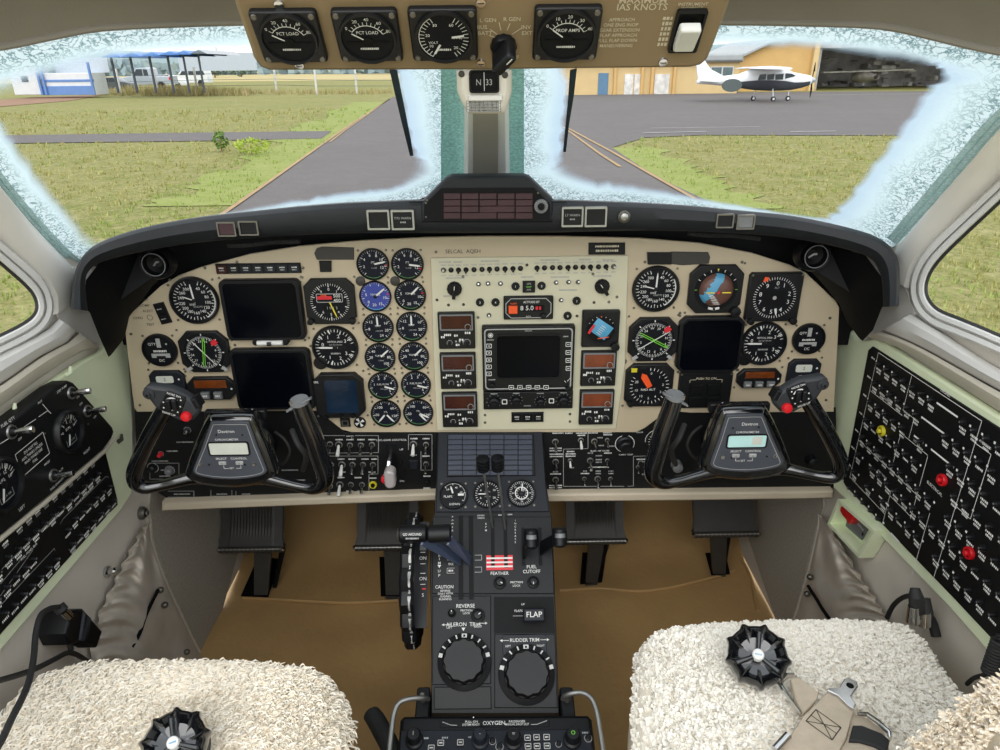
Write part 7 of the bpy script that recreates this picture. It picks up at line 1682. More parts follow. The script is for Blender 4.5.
for x, y, s_, zz_ in ((447, 625, -1, z), (482.5, 623.5, 1, z), (505, 640.8, -1, .0044), (544, 640, 1, .0044)): c = t.L(x, y); m.line(c[0] - .006, c[1], c[0] + .006, c[1], .0007, WHT, zz_); m.fill([(c[0] + s_ * .008, c[1]), (c[0] + s_ * .004, c[1] + .002), (c[0] + s_ * .004, c[1] - .002)], WHT, zz_)
c = t.L(463.5, 629.6); m.fill([(c[0] - .003, c[1] + .0025), (c[0] + .003, c[1] + .0025), (c[0], c[1] - .0025)], WHT, z); c = t.L(524, 648); m.fill([(c[0] - .0015, c[1] + .003), (c[0] + .0015, c[1] + .003), (c[0] + .0015, c[1] - .003), (c[0] - .0015, c[1] - .003)], WHT, .0044)
m.build('lettering', t)
# friction knobs
for x, y, r, an in ((499.8, 583.3, 6.3, 118), (533.2, 582.8, 6, 185), (478, 616, 7, 55), (452, 613.5, 4, 0)):
    c = t.L(x, y); k = r * PED.k(x, y); m = M(); m.lathe([(k, .002), (k * .97, .007), (k * .6, .009), (k * .5, .014), (0, .0145)], BLK, 24, (*c, 0), 12, .04); g_ = R(90 - an); m.line(c[0] + k * .1 * math.cos(g_), c[1] + k * .1 * math.sin(g_), c[0] + k * .5 * math.cos(g_), c[1] + k * .5 * math.sin(g_), .0012, WHT, .0148); m.build('friction_knob', t)
# trim knobs
def trimknob(x, y, r, name, label, a_off):
    c = t.L(x, y); k = PED.k(x, y); R_ = r * k; m = M()
    m.lathe([(R_ * 1.32, .002), (R_ * 1.30, .010), (R_ * 1.05, .014), (R_ * 1.02, .012)], BLK, 44, (*c, 0))
    for i in range(-4, 5):
        g_ = R(90 + a_off + i * 19); w_ = .006 if abs(i) == 4 else (.008 if i == 0 else .0022)
        m.X = Matrix.Translation((*c, 0)) @ Matrix.Rotation(g_, 4, 'Z'); m.add([(R_ * 1.08, -w_ / 2, .0139), (R_ * 1.27, -w_ / 2, .0112), (R_ * 1.27, w_ / 2, .0112), (R_ * 1.08, w_ / 2, .0139)], [(0, 1, 2, 3)], WHT)
        if i == 0: m.add([(R_ * 1.12, -.0015, .0137), (R_ * 1.22, -.0015, .0123), (R_ * 1.22, .0015, .0123), (R_ * 1.12, .0015, .0137)], [(0, 1, 2, 3)], BLK2)
        m.X = None
    m.build('trim_scale', t)
    m = M(); m.lathe([(R_, .008), (R_ * 1.0, .016), (R_ * .97, .034), (R_ * .9, .038), (0, .038)], BLK, 64, (*c, 0), 12, .035); o = m.build(name, t, 50); o['label'] = label
trimknob(464.5, 662, 20.5, 'aileron_trim_knob', 'large scalloped aileron trim knob', 0); trimknob(526.5, 674.5, 21.5, 'rudder_trim_knob', 'large scalloped rudder trim knob', 0)
# levers
def pt3(px, py, w_): return V((*t.L(px, py, w_), w_))
GLV = mat('lever_slate_plate', '465066', .35, .3, var=.06)
for x0, x1, sx, lab in ((399.5, 427, 461, 'GO AROUND'), (428, 451, 471, '')):
    a = pt3(x0, 534, .085); b = pt3(x1, 533, .085); r = .0135
    m = M(); d = (b - a).normalized(); m.tube([a, a + d * .002, b - d * .002, b], [r * .85, r, r, r * .85], BLK, 22); o = m.build('power_lever', t, 40)
    if lab:
        m = M(); m.X = Matrix.Translation((a + b) / 2 + V((0, -.0065, .0122))) @ Matrix.Rotation(R(28), 4, 'X'); m.text(lab, 0, .002, .0058, WHT, .0002, sx=.8); m.marks(0, -.004, .02, .0026, DIM, .0002); m.X = None; m.build('lettering', o)
        m = M(); m.tube([a - d * .003, a], [.008, .010], STEEL, 14); m.build('go_around_button', o)
    e0 = pt3(sx, 566, 0.0); e1 = pt3(sx, 556, 0.0); k0 = pt3((x0 + x1) / 2 + 8, 545, .078); k1 = pt3((x0 + x1) / 2 + 12, 536, .08)
    m = M(); th = V((.0016, 0, 0)); m.loft([[e0 - th, e1 - th, k1 - th, k0 - th], [e0 + th, e1 + th, k1 + th, k0 + th]], GLV, True); m.f += [(3, 2, 1, 0), (4, 5, 6, 7)]; m.fm += [0, 0]; m.build('lever_arm', o)
for kx_, ky, sx, sy in ((483, 465, 492.8, 528), (497.5, 464.5, 505.3, 530)):
    c = pt3(kx_, ky, .10); m = M()
    ax = V((0, .5, .86)).normalized()
    for i in range(4): q = c + ax * (-.010 + .0062 * i); m.tube([q, q + ax * .0012, q + ax * .005, q + ax * .0058], [.0085, .0102, .0102, .0085], BLK, 16, True, 1.0)
    o = m.build('propeller_lever', t); m = M(); e = pt3(sx, sy, .0); e2 = pt3(sx + .5, sy + 30, .002)
    m.tube([c + ax * -.008, (c + e) / 2, e], [.0035, .003, .0028], ALU, 8, True, .6); m.build('lever_arm', o)
for kx_, ky, sx, sy in ((531, 538, 523.3, 560), (559.5, 536.5, 540, 556)):
    c = pt3(kx_, ky, .065); m = M(); r = .0135
    m.tube([c + V((0, -.014, -.004)), c + V((0, -.012, -.003)), c + V((0, .010, .004)), c + V((0, .013, .005))], [r * .8, r, r, r * .8], BLK, 20, True, .85); m.tube([c + V((0, -.004, .0105)), c + V((0, .002, .0125))], [r * .75, r * .7], GREYK, 20, True, .8); o = m.build('condition_lever', t)
    m = M(); e = pt3(sx, sy, .0); e1 = pt3(sx, sy - 14, .0); th = V((.0016, 0, 0)); m.loft([[e - th, e1 - th, c - th + V((0, .008, 0)), c - th + V((0, -.008, 0))], [e + th, e1 + th, c + th + V((0, .008, 0)), c + th + V((0, -.008, 0))]], BLK, True); m.f += [(3, 2, 1, 0), (4, 5, 6, 7)]; m.fm += [0, 0]; m.build('lever_arm', o)
a = t.L(523.5, 621.5, .03); b = t.L(544.5, 608, .03); m = M(); m.box(a[0], b[0], a[1], b[1], .018, .030, GUN, .002); m.text('FLAP', (a[0] + b[0]) / 2, (a[1] + b[1]) / 2, .0115, WHT, .0304); o = m.build('flap_lever', t, label='grey flap lever paddle lettered FLAP'); m = M(); m.box((a[0] + b[0]) / 2 - .004, (a[0] + b[0]) / 2 + .004, a[1] + .002, a[1] + .012, .001, .018, BLK); m.build('lever_arm', o)
# trim wheel on the pilot side of the pedestal
m = M(); X_ = -.127; C_ = V((X_, .915, .375)); rad = .105; WORN = mat('worn_wheel_edge', '3a3a3a', .4, h2='c9c9c4', scale=70)
rows = []
for i in range(72):
    a = 2 * math.pi * i / 72; d = V((0, math.cos(a), math.sin(a))); kn = .004 * math.cos(18 * a); e = V((1, 0, 0))
    rows.append([t.W(C_ + d * (rad - .03) + e * -.006), t.W(C_ + d * (rad + kn - .004) + e * -.012), t.W(C_ + d * (rad + kn) + e * -.008), t.W(C_ + d * (rad + kn) + e * .006), t.W(C_ + d * (rad + kn - .004) + e * .010), t.W(C_ + d * (rad - .03) + e * .006)])
rows.append(rows[0]); m.loft(rows, BLK)
m2 = M(); m.build('elevator_trim_wheel', t, label='large black scalloped elevator trim wheel seen edge on')
o_ = [o for o in t.e.children if o.name.startswith('elevator_trim')][0]
m = M(); rows = []
for i in range(145):
    a = 2 * math.pi * i / 144; d = V((0, math.cos(a), math.sin(a))); kn = .004 * math.cos(18 * a)
    w_ = .0016 + .0012 * (math.sin(i * 1.3) * math.sin(i * .37 + 1)); rows.append([t.W(C_ + d * (rad + kn + .0004) + V((.0035 - w_, 0, 0))), t.W(C_ + d * (rad + kn + .0004) + V((.0035 + w_, 0, 0)))])
m.loft(rows, WORN); m.build('worn_edge', o_, label='worn bare metal edge')
m = M(); q = [PED.hit(*p) for p in [(401, 524), (430, 520), (430, 690), (404, 692)]]
pts = [V((-.105, .98, .05)), V((-.105, .70, .05)), V((-.105, .74, .28)), V((-.105, .97, .47))]
sc = [V((-.122, p.y, p.z)) for p in [PED.hit(424, 530, -.006), PED.hit(424, 620, -.006)]]
m.loft([[t.W(V((-.124, p.y, p.z))) for p in (PED.hit(424, 522, -.02), PED.hit(424, 628, -.02))], [t.W(V((-.124, p.y, p.z))) for p in (PED.hit(424, 522, .001), PED.hit(424, 628, .001))], [t.W(V((-.101, p.y, p.z))) for p in (PED.hit(424, 522, .001), PED.hit(424, 628, .001))]], BLK)
for s_, y in (('ON', 558.5), ('ON', 579), ('5', 595.5)): m.text(s_, *t.L(423, y), .0075, WHT, .0016)
for y in (552.5, 564, 573.5, 584.5): c = t.L(423, y); m.line(c[0] - .004, c[1], c[0] + .004, c[1], .0011, WHT, .0016)
c = t.L(423, 548); m.box(c[0] - .005, c[0] + .005, c[1] - .004, c[1] + .004, .0008, .0016, GREYK)
c = t.L(424, 589); m.line(c[0] - .003, c[1], c[0] + .003, c[1], .0022, REDM, .0016); m.build('trim_indicator', t, label='white lettered trim scale beside the wheel')
# trio of dials and caution panel on top
q = at('caution_panel', 'slate grey grid of unlit caution lights at the head of the pedestal', 'annunciator panel', PED, 490, 455.5, .0034)
a = q.L(447, 477); b = q.L(533.5, 434.5); m = M(); m.box(a[0], b[0], a[1], b[1], 0, .003, BLK, .001); m.build('housing', q)
xs = [448, 462.5, 476.5, 490, 504, 518, 532.5]; SLATE = mat('unlit_slate_lens', '343a47', .35, var=.05)
for r_ in range(8):
    y0 = 435.5 + r_ * 5.1
    for i in ((0, 1), (1, 2), (2, 3), (3, 4), (4, 5), (5, 6)):
        p = q.L(xs[i[0]] + .3, y0 + .4); p2 = q.L(xs[i[1]] - .3, y0 + 4.5); m = M(); m.box(p[0], p2[0], p2[1], p[1], .003, .0045, SLATE, .0004); m.build('caution_light', q)
def f_flap(q, m, d, z):
    m.ticks(.8 * d, .95 * d, -45, 120, 5, .05 * d, WHT, z); m.arc(.9 * d, .94 * d, -45, 120, DIM, z); m.nums([('UP', -45), ('40', 20), ('60', 70)], .62 * d, .2 * d, WHT, z); m.text('FLAPS', -.42 * d, -.12 * d, .26 * d, WHT, z); m.text('DOWN', .1 * d, -.72 * d, .24 * d, WHT, z)
    m.box(.35 * d, .8 * d, -.05 * d, .12 * d, z - .0002, z + .0004, WHT); pointer(q, -18, .72 * d, .12 * d, WHT, z + .001); hub(q, .12 * d, z + .0015)
def f_cab(q, m, d, z):
    m.ticks(.8 * d, .96 * d, 0, 348, 30, .035 * d, WHT, z); m.nums([('0', 0), ('10', 60), ('20', 120), ('30', 180), ('6', 240), ('4', 300)], .6 * d, .24 * d, WHT, z); m.text('CABIN', 0, .18 * d, .16 * d, DIM, z); m.text('CLIMB', 0, -.2 * d, .16 * d, DIM, z); pointer(q, 270, .75 * d, .08 * d, WHT, z + .001); hub(q, .12 * d, z + .0015)
def f_alt(q, m, d, z):
    m.ticks(.78 * d, .96 * d, 0, 350, 36, .03 * d, WHT, z); m.arc(.44 * d, .52 * d, 0, 360, WHT, z); m.ticks(.3 * d, .44 * d, 0, 330, 12, .04 * d, WHT, z); m.nums([(str(i * 5), i * 45) for i in range(8)], .66 * d, .18 * d, WHT, z); pointer(q, 8, .8 * d, .08 * d, WHT, z + .001); pointer(q, 40, .45 * d, .07 * d, DIM, z + .0005); hub(q, .14 * d, z + .0015)
for x, y, f, lab, nm in ((453.5, 495.5, f_flap, 'flap position dial, pilot side of the trio at the head of the pedestal', 'flap_indicator'), (487.5, 494.5, f_cab, 'cabin climb dial in the middle of the trio behind the two tall levers', 'cabin_climb_indicator'), (521.5, 493.5, f_alt, 'cabin altitude dial with inner white ring, copilot side of the pedestal trio', 'cabin_altitude_indicator')):
    round_gauge(nm, lab, x, y, 14.3, f, 'gauge', 'dials at the head of the pedestal', fr=PED, w0=.0034, depth=.006, rim=.1)

# ---- oxygen and autopilot console at the foot of the pedestal
o_ = PED.hit(495, 714, .03) + V((0, -.012, 0)); CON = Fr(o_, (1, 0, 0), (0, math.cos(R(14)), math.sin(R(14))))
t = Th('lower_console', 'black lower console lettered OXYGEN with round knobs and small keys', 'control panel', CON, 0, 0)
Q = [(404, 715), (588, 714), (592, 718), (597, 760), (606, 850), (392, 850), (397, 760), (400, 719)]
m = M(); m.prism([t.L(*p) for p in Q], -.03, 0, PEDB, .006); m.build('body', t)
y1 = t.L(495, 728)[1]; yb = t.L(495, 850)[1]
m = M(); a = t.L(441, 727); b = t.L(549, 720.5); m.prism([t.L(*p) for p in [(440, 720.5), (549, 719.5), (549.5, 726.5), (439.5, 727.5)]], .0002, .0012, BLK, .0003)
m.text('OXYGEN', *t.L(494, 723.6), .0078, WHT, .0014); m.text('PULL ON', *t.L(471.5, 722.3), .0045, WHT, .0014); m.text('SYSTEM READY', *t.L(471, 725.2), .0045, WHT, .0014, sx=.8); m.text('PASSENGER', *t.L(517, 722), .0045, WHT, .0014); m.text('MANUAL DROP OUT', *t.L(517, 724.8), .0045, WHT, .0014, sx=.8)
for p in ([(442.5, 722.5), (451, 725.5), (457, 725.8)], [(531, 725), (537, 724.8), (547, 721)]): m.poly([t.L(*q_) for q_ in p], .001, DIM, .0014)
m.build('placard', t)
m = M(); m.prism([t.L(*p) for p in [(401, 731), (590, 730), (604, 850), (394, 850)]], .0002, .0022, GUN, .001); m.build('key_plate', t)
for x, y, s_, mt in ((413.5, 735, 'I', BLK), (480, 735, '-', GUN), (513.5, 735.5, '=', BLK), (573, 734.5, 'O', BLK)):
    c = t.L(x, y, .02); m = M(); m.lathe([(.0125, .002), (.0125, .007), (.0095, .009), (.0095, .022), (.008, .0245), (0, .025)], mt, 26, (*c, 0)); m.text(s_, *c, .008, DIM if s_ != 'O' else GRN, .0253); m.build('console_knob', t)
for x, y in ((441, 744.5), (460.5, 744), (431.5, 749.5), (527.5, 739.5), (536.5, 739), (546.5, 738.8), (528, 748), (537, 747.8), (547, 747.5)):
    c = t.L(x, y); m = M(); m.prism(rrect(.0092, .0085, .001, 2, *c), .002, .005, BLK, .0006); m.frame(rrect(.009, .0083, .001, 2, *c), rrect(.0068, .0061, .0008, 2, *c), .0045, .0054, DIM, .005); m.marks(*c, .005, .002, WHT, .0054); m.build('key', t)
for x, y, r in ((492.5, 742, .004), (499.5, 747.5, .0045), (588, 739, .0045), (558.5, 745, .0035)): c = t.L(x, y); m = M(); m.lathe([(r, .002), (r, .005), (r * .7, .006), (0, .006)], BLK, 16, (*c, 0)); m.arc(r * 1.05, r * 1.25, 0, 360, DIM, .0024, *c); m.build('push_button', t)
m = M()
for x, y in ((425.5, 739), (471.5, 738), (585, 733.5), (445, 738.5)): m.marks(*t.L(x, y), .009, .0025, DIM, .0025)
c = t.L(473.5, 717.5); m.disc(.001, .0004, WHT, *c, 8); m.build('lettering', t)
for lab, pts in (('bent bright metal guard rail beside the lower console on the pilot side', [(428, 699, -.01), (424, 698, .012), (409, 699, .024), (399, 703, .028), (394, 714, .028), (391, 735, .028), (388, 765, .028), (386, 800, .028), (384, 850, .028)]), ('bent bright metal guard rail beside the lower console on the copilot side', [(563, 699, -.01), (566, 695, .012), (580, 692.5, .024), (590, 697, .028), (596, 709, .028), (600, 730, .028), (605, 765, .028), (609, 800, .028), (614, 850, .028)])):
    q = Th('guard_rail', lab, 'rail', CON, 0, 0); m = M(); sp = smooth_path([V((*q.L(x, y, w_), w_)) for x, y, w_ in pts], 8); m.tube(sp, .0036, ALU, 12); m.build('rail', q)
    x, y = pts[0][:2]; sgn = -1 if x < 490 else 1
    m = M(); c = q.L(422 if sgn < 0 else 568, 699, .0); m.prism(rrect(.02, .05, .004, 3, *c), -.07, -.012, BLK, .002); m.lathe([(.006, -.012), (.0055, -.004), (.003, .002), (0, .002)], STEEL, 14, (c[0], c[1] + .006, 0)); m.build('bracket', q)
# ---- black rod beside the console
q = Th('control_lock_rod', 'thick black rod with rounded end beside the lower console on the tan floor', 'rod')
F2 = Fr((0, 0, .22), (1, 0, 0), (0, 1, 0)); sp = [F2.hit(371.5, 714), F2.hit(376, 720), F2.hit(388, 742), F2.hit(410, 790)]
m = M(); m.tube([sp[0] + V((-.003, .006, 0))] + sp, [.006, .0135, .0145, .0145, .0145], RUB, 16); m.build('rod', q)

# ================================================================== RUDDER PEDALS
FPD = Fr((0, 1.33, 0), (1, 0, 0), (0, 0, 1))
for lab, x0, x1, yb, ax0, ax1, ay, fx0, fx1 in (('outboard rudder pedal by the sidewall in the pilot footwell', 223, 284, 543, 254, 271, 598, 256, 266), ('inboard rudder pedal in the pilot footwell partly behind the trim wheel', 358, 419, 541, 384, 400, 598, 386, 399), ('inboard rudder pedal in the copilot footwell beside the pedestal', 566, 623, 535, 589, 604, 585, 584, 598), ('outboard rudder pedal by the sidewall in the copilot footwell', 693, 754, 528, 711, 727, 576, 713, 725)):
    q = at('rudder_pedal', lab, 'pedal', FPD, (x0 + x1) / 2, yb)
    l, r = q.L(x0, yb)[0], q.L(x1, yb)[0]; W_ = r - l; n_ = 41; rows = []
    for j, (y, z) in enumerate(((-.012, .004), (-.006, .014), (.004, .018), (.02, .006), (.045, -.012), (.08, -.03), (.13, -.048), (.19, -.06))):
        row = []
        for i in range(n_):
            s_ = i / (n_ - 1); flare = 1.0 + (.06 if j < 3 else 0) ; rib = (.003 if (i // 1) % 2 else 0) if (x0 not in (693,) and 6 < i < 34 and j > 2) else 0
            row.append(V((l * flare + (r - l) * flare * s_, y, z + rib)))
        rows.append(row)
    m = M(); m.loft(rows, PADR); bk = [[p + V((0, -.001, -.012)) for p in r_] for r_ in rows]; m.loft(bk[::-1], PADR); m.build('pad', q, 50)
    m = M(); sp = [V((l * 1.06 + W_ * 1.06 * i / 24, -.004, .018)) for i in range(25)]; m.tube(sp, [.0085 if i % 2 else .0075 for i in range(25)], PADR, 12); m.build('foot_bar', q)
    m = M(); m.tube([V((l * 1.02 + W_ * 1.02 * i / 30, .002, .0262)) for i in range(31)], [.0010 if i % 2 else .0022 for i in range(31)], ALU, 6)  # serrated bright metal line along the foot bar
    for s_ in (l * 1.07, r * 1.07): m.lathe([(.004, .02), (.003, .028), (0, .0285)], CHR, 10, (s_, 0, 0))
    m.build('bar_edge', q, label='bright serrated metal edge')
    fl = q.W(FLOORF.hit((fx0 + fx1) / 2, ay - 2) + V((0, 0, -.004))); a0, a1 = q.L(ax0, yb + 10)[0], q.L(ax1, yb + 10)[0]; hw = (a1 - a0) / 2
    m = M(); cx_ = (a0 + a1) / 2
    m.loft([[V((cx_ - hw * 1.9, .0, -.004)), V((cx_ + hw * 1.9, .0, -.004)), V((cx_ + hw * 1.9, .0, -.014)), V((cx_ - hw * 1.9, .0, -.014))], [V((cx_ - hw, -.03, .0)), V((cx_ + hw, -.03, .0)), V((cx_ + hw, -.03, -.012)), V((cx_ - hw, -.03, -.012))], [fl + V((-hw * .8, 0, .006)), fl + V((hw * .8, 0, .006)), fl + V((hw * .8, 0, -.006)), fl + V((-hw * .8, 0, -.006))]], PADR, True); m.build('pedal_arm', q)
    m = M(); m.tube([V((cx_ + hw * 1.5, -.02, -.03)), V((cx_ + hw * 1.8, -.045, -.035)), fl + V((hw * 1.2, .004, -.03))], [.005, .007, .005], BLK2, 10); m.build('brake_cylinder', q)

# ================================================================== SEATS
def inpoly(p, poly): return inside(p, poly)
def sheepskin(t, px_poly, Z, mt, base, count, ln, rad, seed, ymax=800, lay=.75):
    rn = random.Random(seed); fr = Fr((0, 0, Z), (1, 0, 0), (0, 1, 0))
    P = [fr.hit(x, y) for x, y in px_poly]; P2 = [V((p.x, p.y)) for p in P]
    sm = smooth_path([V((p.x, p.y)) for p in P], 4, True); n = len(sm)
    c = sum(sm, V((0, 0))) / n
    rows = []
    for s_, dz in ((.02, .022), (.3, .021), (.6, .017), (.8, .012), (.92, .002), (.98, -.012), (1.0, -.03), (.985, -.055), (.93, -.06)):
        rows.append([V((c.x + (p.x - c.x) * s_, c.y + (p.y - c.y) * s_, Z + dz)) for p in sm])
    m = M(); m.loft(rows[::-1], base, True); m.f.append(tuple(range(len(m.v) - 1, len(m.v) - n - 1, -1))); m.fm.append(0)
    def surf(x, y):
        d = V((x, y)) - c; a = math.atan2(d.y, d.x); best = 1e9; i0 = 0
        return d
    A_ = [math.atan2(p.y - c.y, p.x - c.x) for p in sm]
    order = sorted(range(n), key=lambda i: A_[i])
    As = [A_[i] for i in order]; Rs = [(sm[i] - c).length for i in order]
    import bisect
    def Rad(a):
        i = bisect.bisect(As, a); i0 = (i - 1) % n; i1 = i % n; a0 = As[i0]; a1 = As[i1]; da = (a1 - a0) % (2 * math.pi); f = ((a - a0) % (2 * math.pi)) / da if da > 1e-9 else 0
        return Rs[i0] * (1 - f) + Rs[i1] * f
    inv = lambda p: (V(p) - CAM)
    k = 0; V_ = []; F_ = []
    while k < count:
        a = rn.uniform(-math.pi, math.pi); s_ = rn.random() ** .5
        rr = Rad(a); x = c.x + math.cos(a) * rr * s_; y = c.y + math.sin(a) * rr * s_
        edge = max(0, (s_ - .86) / .14)
        z = Z + .022 * (1 - s_ ** 4) - .032 * edge ** 2
        p = V((x, y, z)); d = inv(p); fwd = d.dot(_f); 
        if fwd < .05: continue
        py = 375 - F * d.dot(_u) / fwd; px = 500 + F * d.dot(_r) / fwd
        if py > ymax or px < -40 or px > 1040: 
            if rn.random() < .985: continue
        k += 1
        nrm = V((math.cos(a) * edge * 1.1, math.sin(a) * edge * 1.1, 1)).normalized()
        tg = V((rn.gauss(0, 1), rn.gauss(0, 1), rn.gauss(0, .3))); tg = (tg - nrm * tg.dot(nrm)).normalized(); bt = nrm.cross(tg)
        L_ = ln * rn.uniform(.7, 1.25); R_ = rad * rn.uniform(.75, 1.25); curl = rn.uniform(.5, 1.1)
        pts = []
        for j in range(5):
            u_ = j / 4; pts.append(p - nrm * .004 + nrm * L_ * (lay * u_ - .35 * u_ * u_ * lay / .75) + tg * L_ * (.7 * math.sin(u_ * 2.2 * curl)) + bt * L_ * .35 * math.sin(u_ * 3.0) * (1 if rn.random() < .5 else -1 if j == 0 else 1))
        b0 = len(V_)
        for j, q in enumerate(pts):
            w_ = R_ * (1 - .55 * (j / 4) ** 1.5) if j < 4 else R_ * .2
            for i in range(3):
                g_ = 2.1 * i; V_.append(tuple(q + (tg * math.cos(g_) * .6 + bt * math.sin(g_) + nrm * math.cos(g_) * .6) * w_))
        for j in range(4):
            for i in range(3): F_.append((b0 + j * 3 + i, b0 + j * 3 + (i + 1) % 3, b0 + j * 3 + 3 + (i + 1) % 3, b0 + j * 3 + 3 + i))
    m.add(V_, F_, mt)
    return m, sm
SEAT_R = [(640, 1080), (638, 900), (637, 760), (637, 694), (638, 649), (641, 636), (649, 631), (668, 627), (720, 623), (780, 621), (840, 620), (886, 620), (908, 624), (926, 635), (940, 655), (954, 676), (983, 712), (1040, 790), (1120, 900), (1220, 1080)]
SEAT_L = [(350, 1080), (348, 800), (346, 750), (344, 709), (339, 689), (331, 681), (316, 676), (290, 673), (260, 671), (200, 669), (130, 669), (92, 669), (64, 672), (29, 683), (9, 700), (-25, 738), (-120, 850), (-250, 1080)]
def seat(label, poly, mt, base, cnt, ln, rad, seed, dz, lay=.75):
    t = Th('pilot_seat', label, 'seat')
    m, sm = sheepskin(t, poly, .435, mt, base, cnt, ln, rad, seed, 800, lay); m.build('sheepskin_cover', t, 80, label='thick sheepskin seat cover')
    c = sum(sm, V((0, 0))) / len(sm)
    m = M(); m.prism([tuple(c + (p - c) * .985 + V((dz, 0))) for p in sm], .27, .400, SEATC, .02); m.build('cushion', t)
    m = M(); m.prism([tuple(c + (p - c) * .8) for p in sm], .03, .27, BLK, .01); m.build('seat_base', t)
    return t
ts_l = seat('pilot seat cushion under smooth cream sheepskin beside the fuel panel wall', SEAT_L, FLEECE2, FLBASE, 26000, .022, .0019, 21, 0, .5)
ts_r = seat('copilot seat cushion under curly white sheepskin beside the large breaker panel', SEAT_R, FLEECE, FLBASE, 22000, .0115, .0040, 22, -.006)
# backrest corner of the copilot seat
FBK = Fr((0, .42, .5), (1, 0, 0), (0, 0, 1)); BP = [(893, 760), (908, 740), (930, 722), (963, 695), (1000, 671), (1060, 645), (1200, 640), (1200, 950), (870, 950)]
BW = [FBK.hit(*p) for p in BP]
m = M(); m.X = None; pl = [(p.x, p.z - .5) for p in BW]; g = M(); g.X = FBK.mat(); g.prism(inset(pl if area2(pl) > 0 else pl[::-1], .006), .004, .05, SEATC, .014)
g.build('backrest', ts_r)
g = M(); rn = random.Random(5); V_ = []; F_ = []
path = smooth_path([FBK.hit(*p) for p in BP[:7]], 8)
for _ in range(5000):
    i = rn.randrange(len(path) - 1); p = path[i].lerp(path[i + 1], rn.random()); d = (path[i + 1] - path[i]).normalized(); o2 = V((-d.z, 0, d.x)); o2 = o2 if o2.z > 0 else -o2
    s_ = rn.random(); p = p - o2 * (.016 * s_ ** 1.3) + V((0, -.004 - (.035 * rn.random() if s_ < .3 else .046), 0)); nr = (o2 * (1 - s_) + V((0, -1, 0)) * (.25 + s_)).normalized(); tg = V((rn.gauss(0, 1), rn.gauss(0, 1), rn.gauss(0, 1))).normalized(); bt = nr.cross(tg).normalized(); b0 = len(V_)
    for j in range(5):
        u_ = j / 4; q = p + nr * .009 * u_ + tg * .006 * math.sin(u_ * 2.4); w_ = .0019 * (1 - .75 * u_)
        for k in range(3): V_.append(tuple(q + (tg * math.cos(2.1 * k) + bt * math.sin(2.1 * k)) * w_))
    for j in range(4):
        for k in range(3): F_.append((b0 + j * 3 + k, b0 + j * 3 + (k + 1) % 3, b0 + j * 3 + 3 + (k + 1) % 3, b0 + j * 3 + 3 + k))
g.add(V_, F_, FLEECE3); g.build('fleece_edge', ts_r, 80, label='cream fleece edge of the backrest cover')

# ---- harness buckles and straps on the seats
def buckle(label, px, py, rpx, tilt, twist):
    f_ = Fr((0, 0, .492), (1, 0, 0), (0, 1, 0)); c = f_.hit(px, py); d = (CAM - c).normalized()
    n_ = V((d.x * .4 - .05, d.y * .75, .75)).normalized(); u_ = V((1, 0, 0)); u_ = (u_ - n_ * u_.dot(n_)).normalized(); fr = Fr(c, u_, n_.cross(u_))
    t = Th('harness_buckle', label, 'seat belt buckle', fr, 0, 0, 0, twist); k = fr.k(px, py); r = rpx * k
    m = M(); m.lathe([(r * .55, -.034), (r * .9, -.032), (r * .92, -.016), (r * .8, -.012)], BLK, 36); m.build('base', t)
    m = M(); N_ = 126; rows = []
    for rr, z in ((.80, -.014), (.97, -.010), (1.0, -.002), (.96, .006), (.84, .010), (.80, .008), (.62, -.002), (.3, -.003), (.02, -.003)):
        rows.append([V((rr * r * (1 + (.13 * abs(math.cos(4.5 * a)) ** 8 if rr > .78 else 0)) * math.cos(a), rr * r * (1 + (.13 * abs(math.cos(4.5 * a)) ** 8 if rr > .78 else 0)) * math.sin(a), z)) for a in [2 * math.pi * i / N_ for i in range(N_)]])
    m.loft(rows, YOKEB, True); m.build('ridged_knob', t, 50)
    for i in range(3):
        m = M(); m.X = Matrix.Rotation(R(90 + 120 * i), 4, 'Z'); m.prism([(0, -r * .07), (r * .82, -r * .09), (r * .82, r * .09), (0, r * .07)], -.004, .008, YOKEB, .002); m.build('spoke', t)
    m = M(); m.lathe([(r * .2, .0), (r * .2, .009), (r * .17, .0105), (0, .0105)], WHT, 24); m.marks(0, 0, r * .22, r * .05, BLUM, .0108); m.build('emblem', t, label='white oval emblem'); return t
buckle('round black ridged harness buckle lying on the curly white sheepskin', 757.5, 656, 29, 0, R(-15))
buckle('round black ridged harness buckle at the front of the smooth cream sheepskin', 175, 744, 31, 0, R(20))
SF = Fr((0, 0, .472), (1, 0, 0), (0, 1, 0))
t = Th('shoulder_strap', 'tan shoulder strap with stitched tab and chrome tongue lying on the curly sheepskin', 'seat belt', SF, 0, 0)
def strap(t, pts, z0, z1, mt, name, label=None):
    m = M(); m.prism([t.L(*p, z1) for p in pts], z0, z1, mt, .0012); o = m.build(name, t)
    if label: o['label'] = label
strap(t, [(829, 690), (836, 689.5), (853, 702), (855, 708), (846, 738), (835, 757), (790, 790), (768, 770), (786, 742), (803, 716)], .004, .009, WEB, 'webbing')
m = M(); q = [t.L(*p, .0093) for p in [(816, 709.5), (841, 727.5), (832, 740), (806, 721)]]; m.poly(q, .0012, DKM, .0094, True); m.line(*q[0], *q[2], .001, DKM, .0094); m.line(*q[1], *q[3], .001, DKM, .0094); m.line(*[a * .5 + b * .5 for a, b in zip(q[0], q[3])], *[a * .5 + b * .5 for a, b in zip(q[1], q[2])], .001, DKM, .0094); m.build('stitching', t)
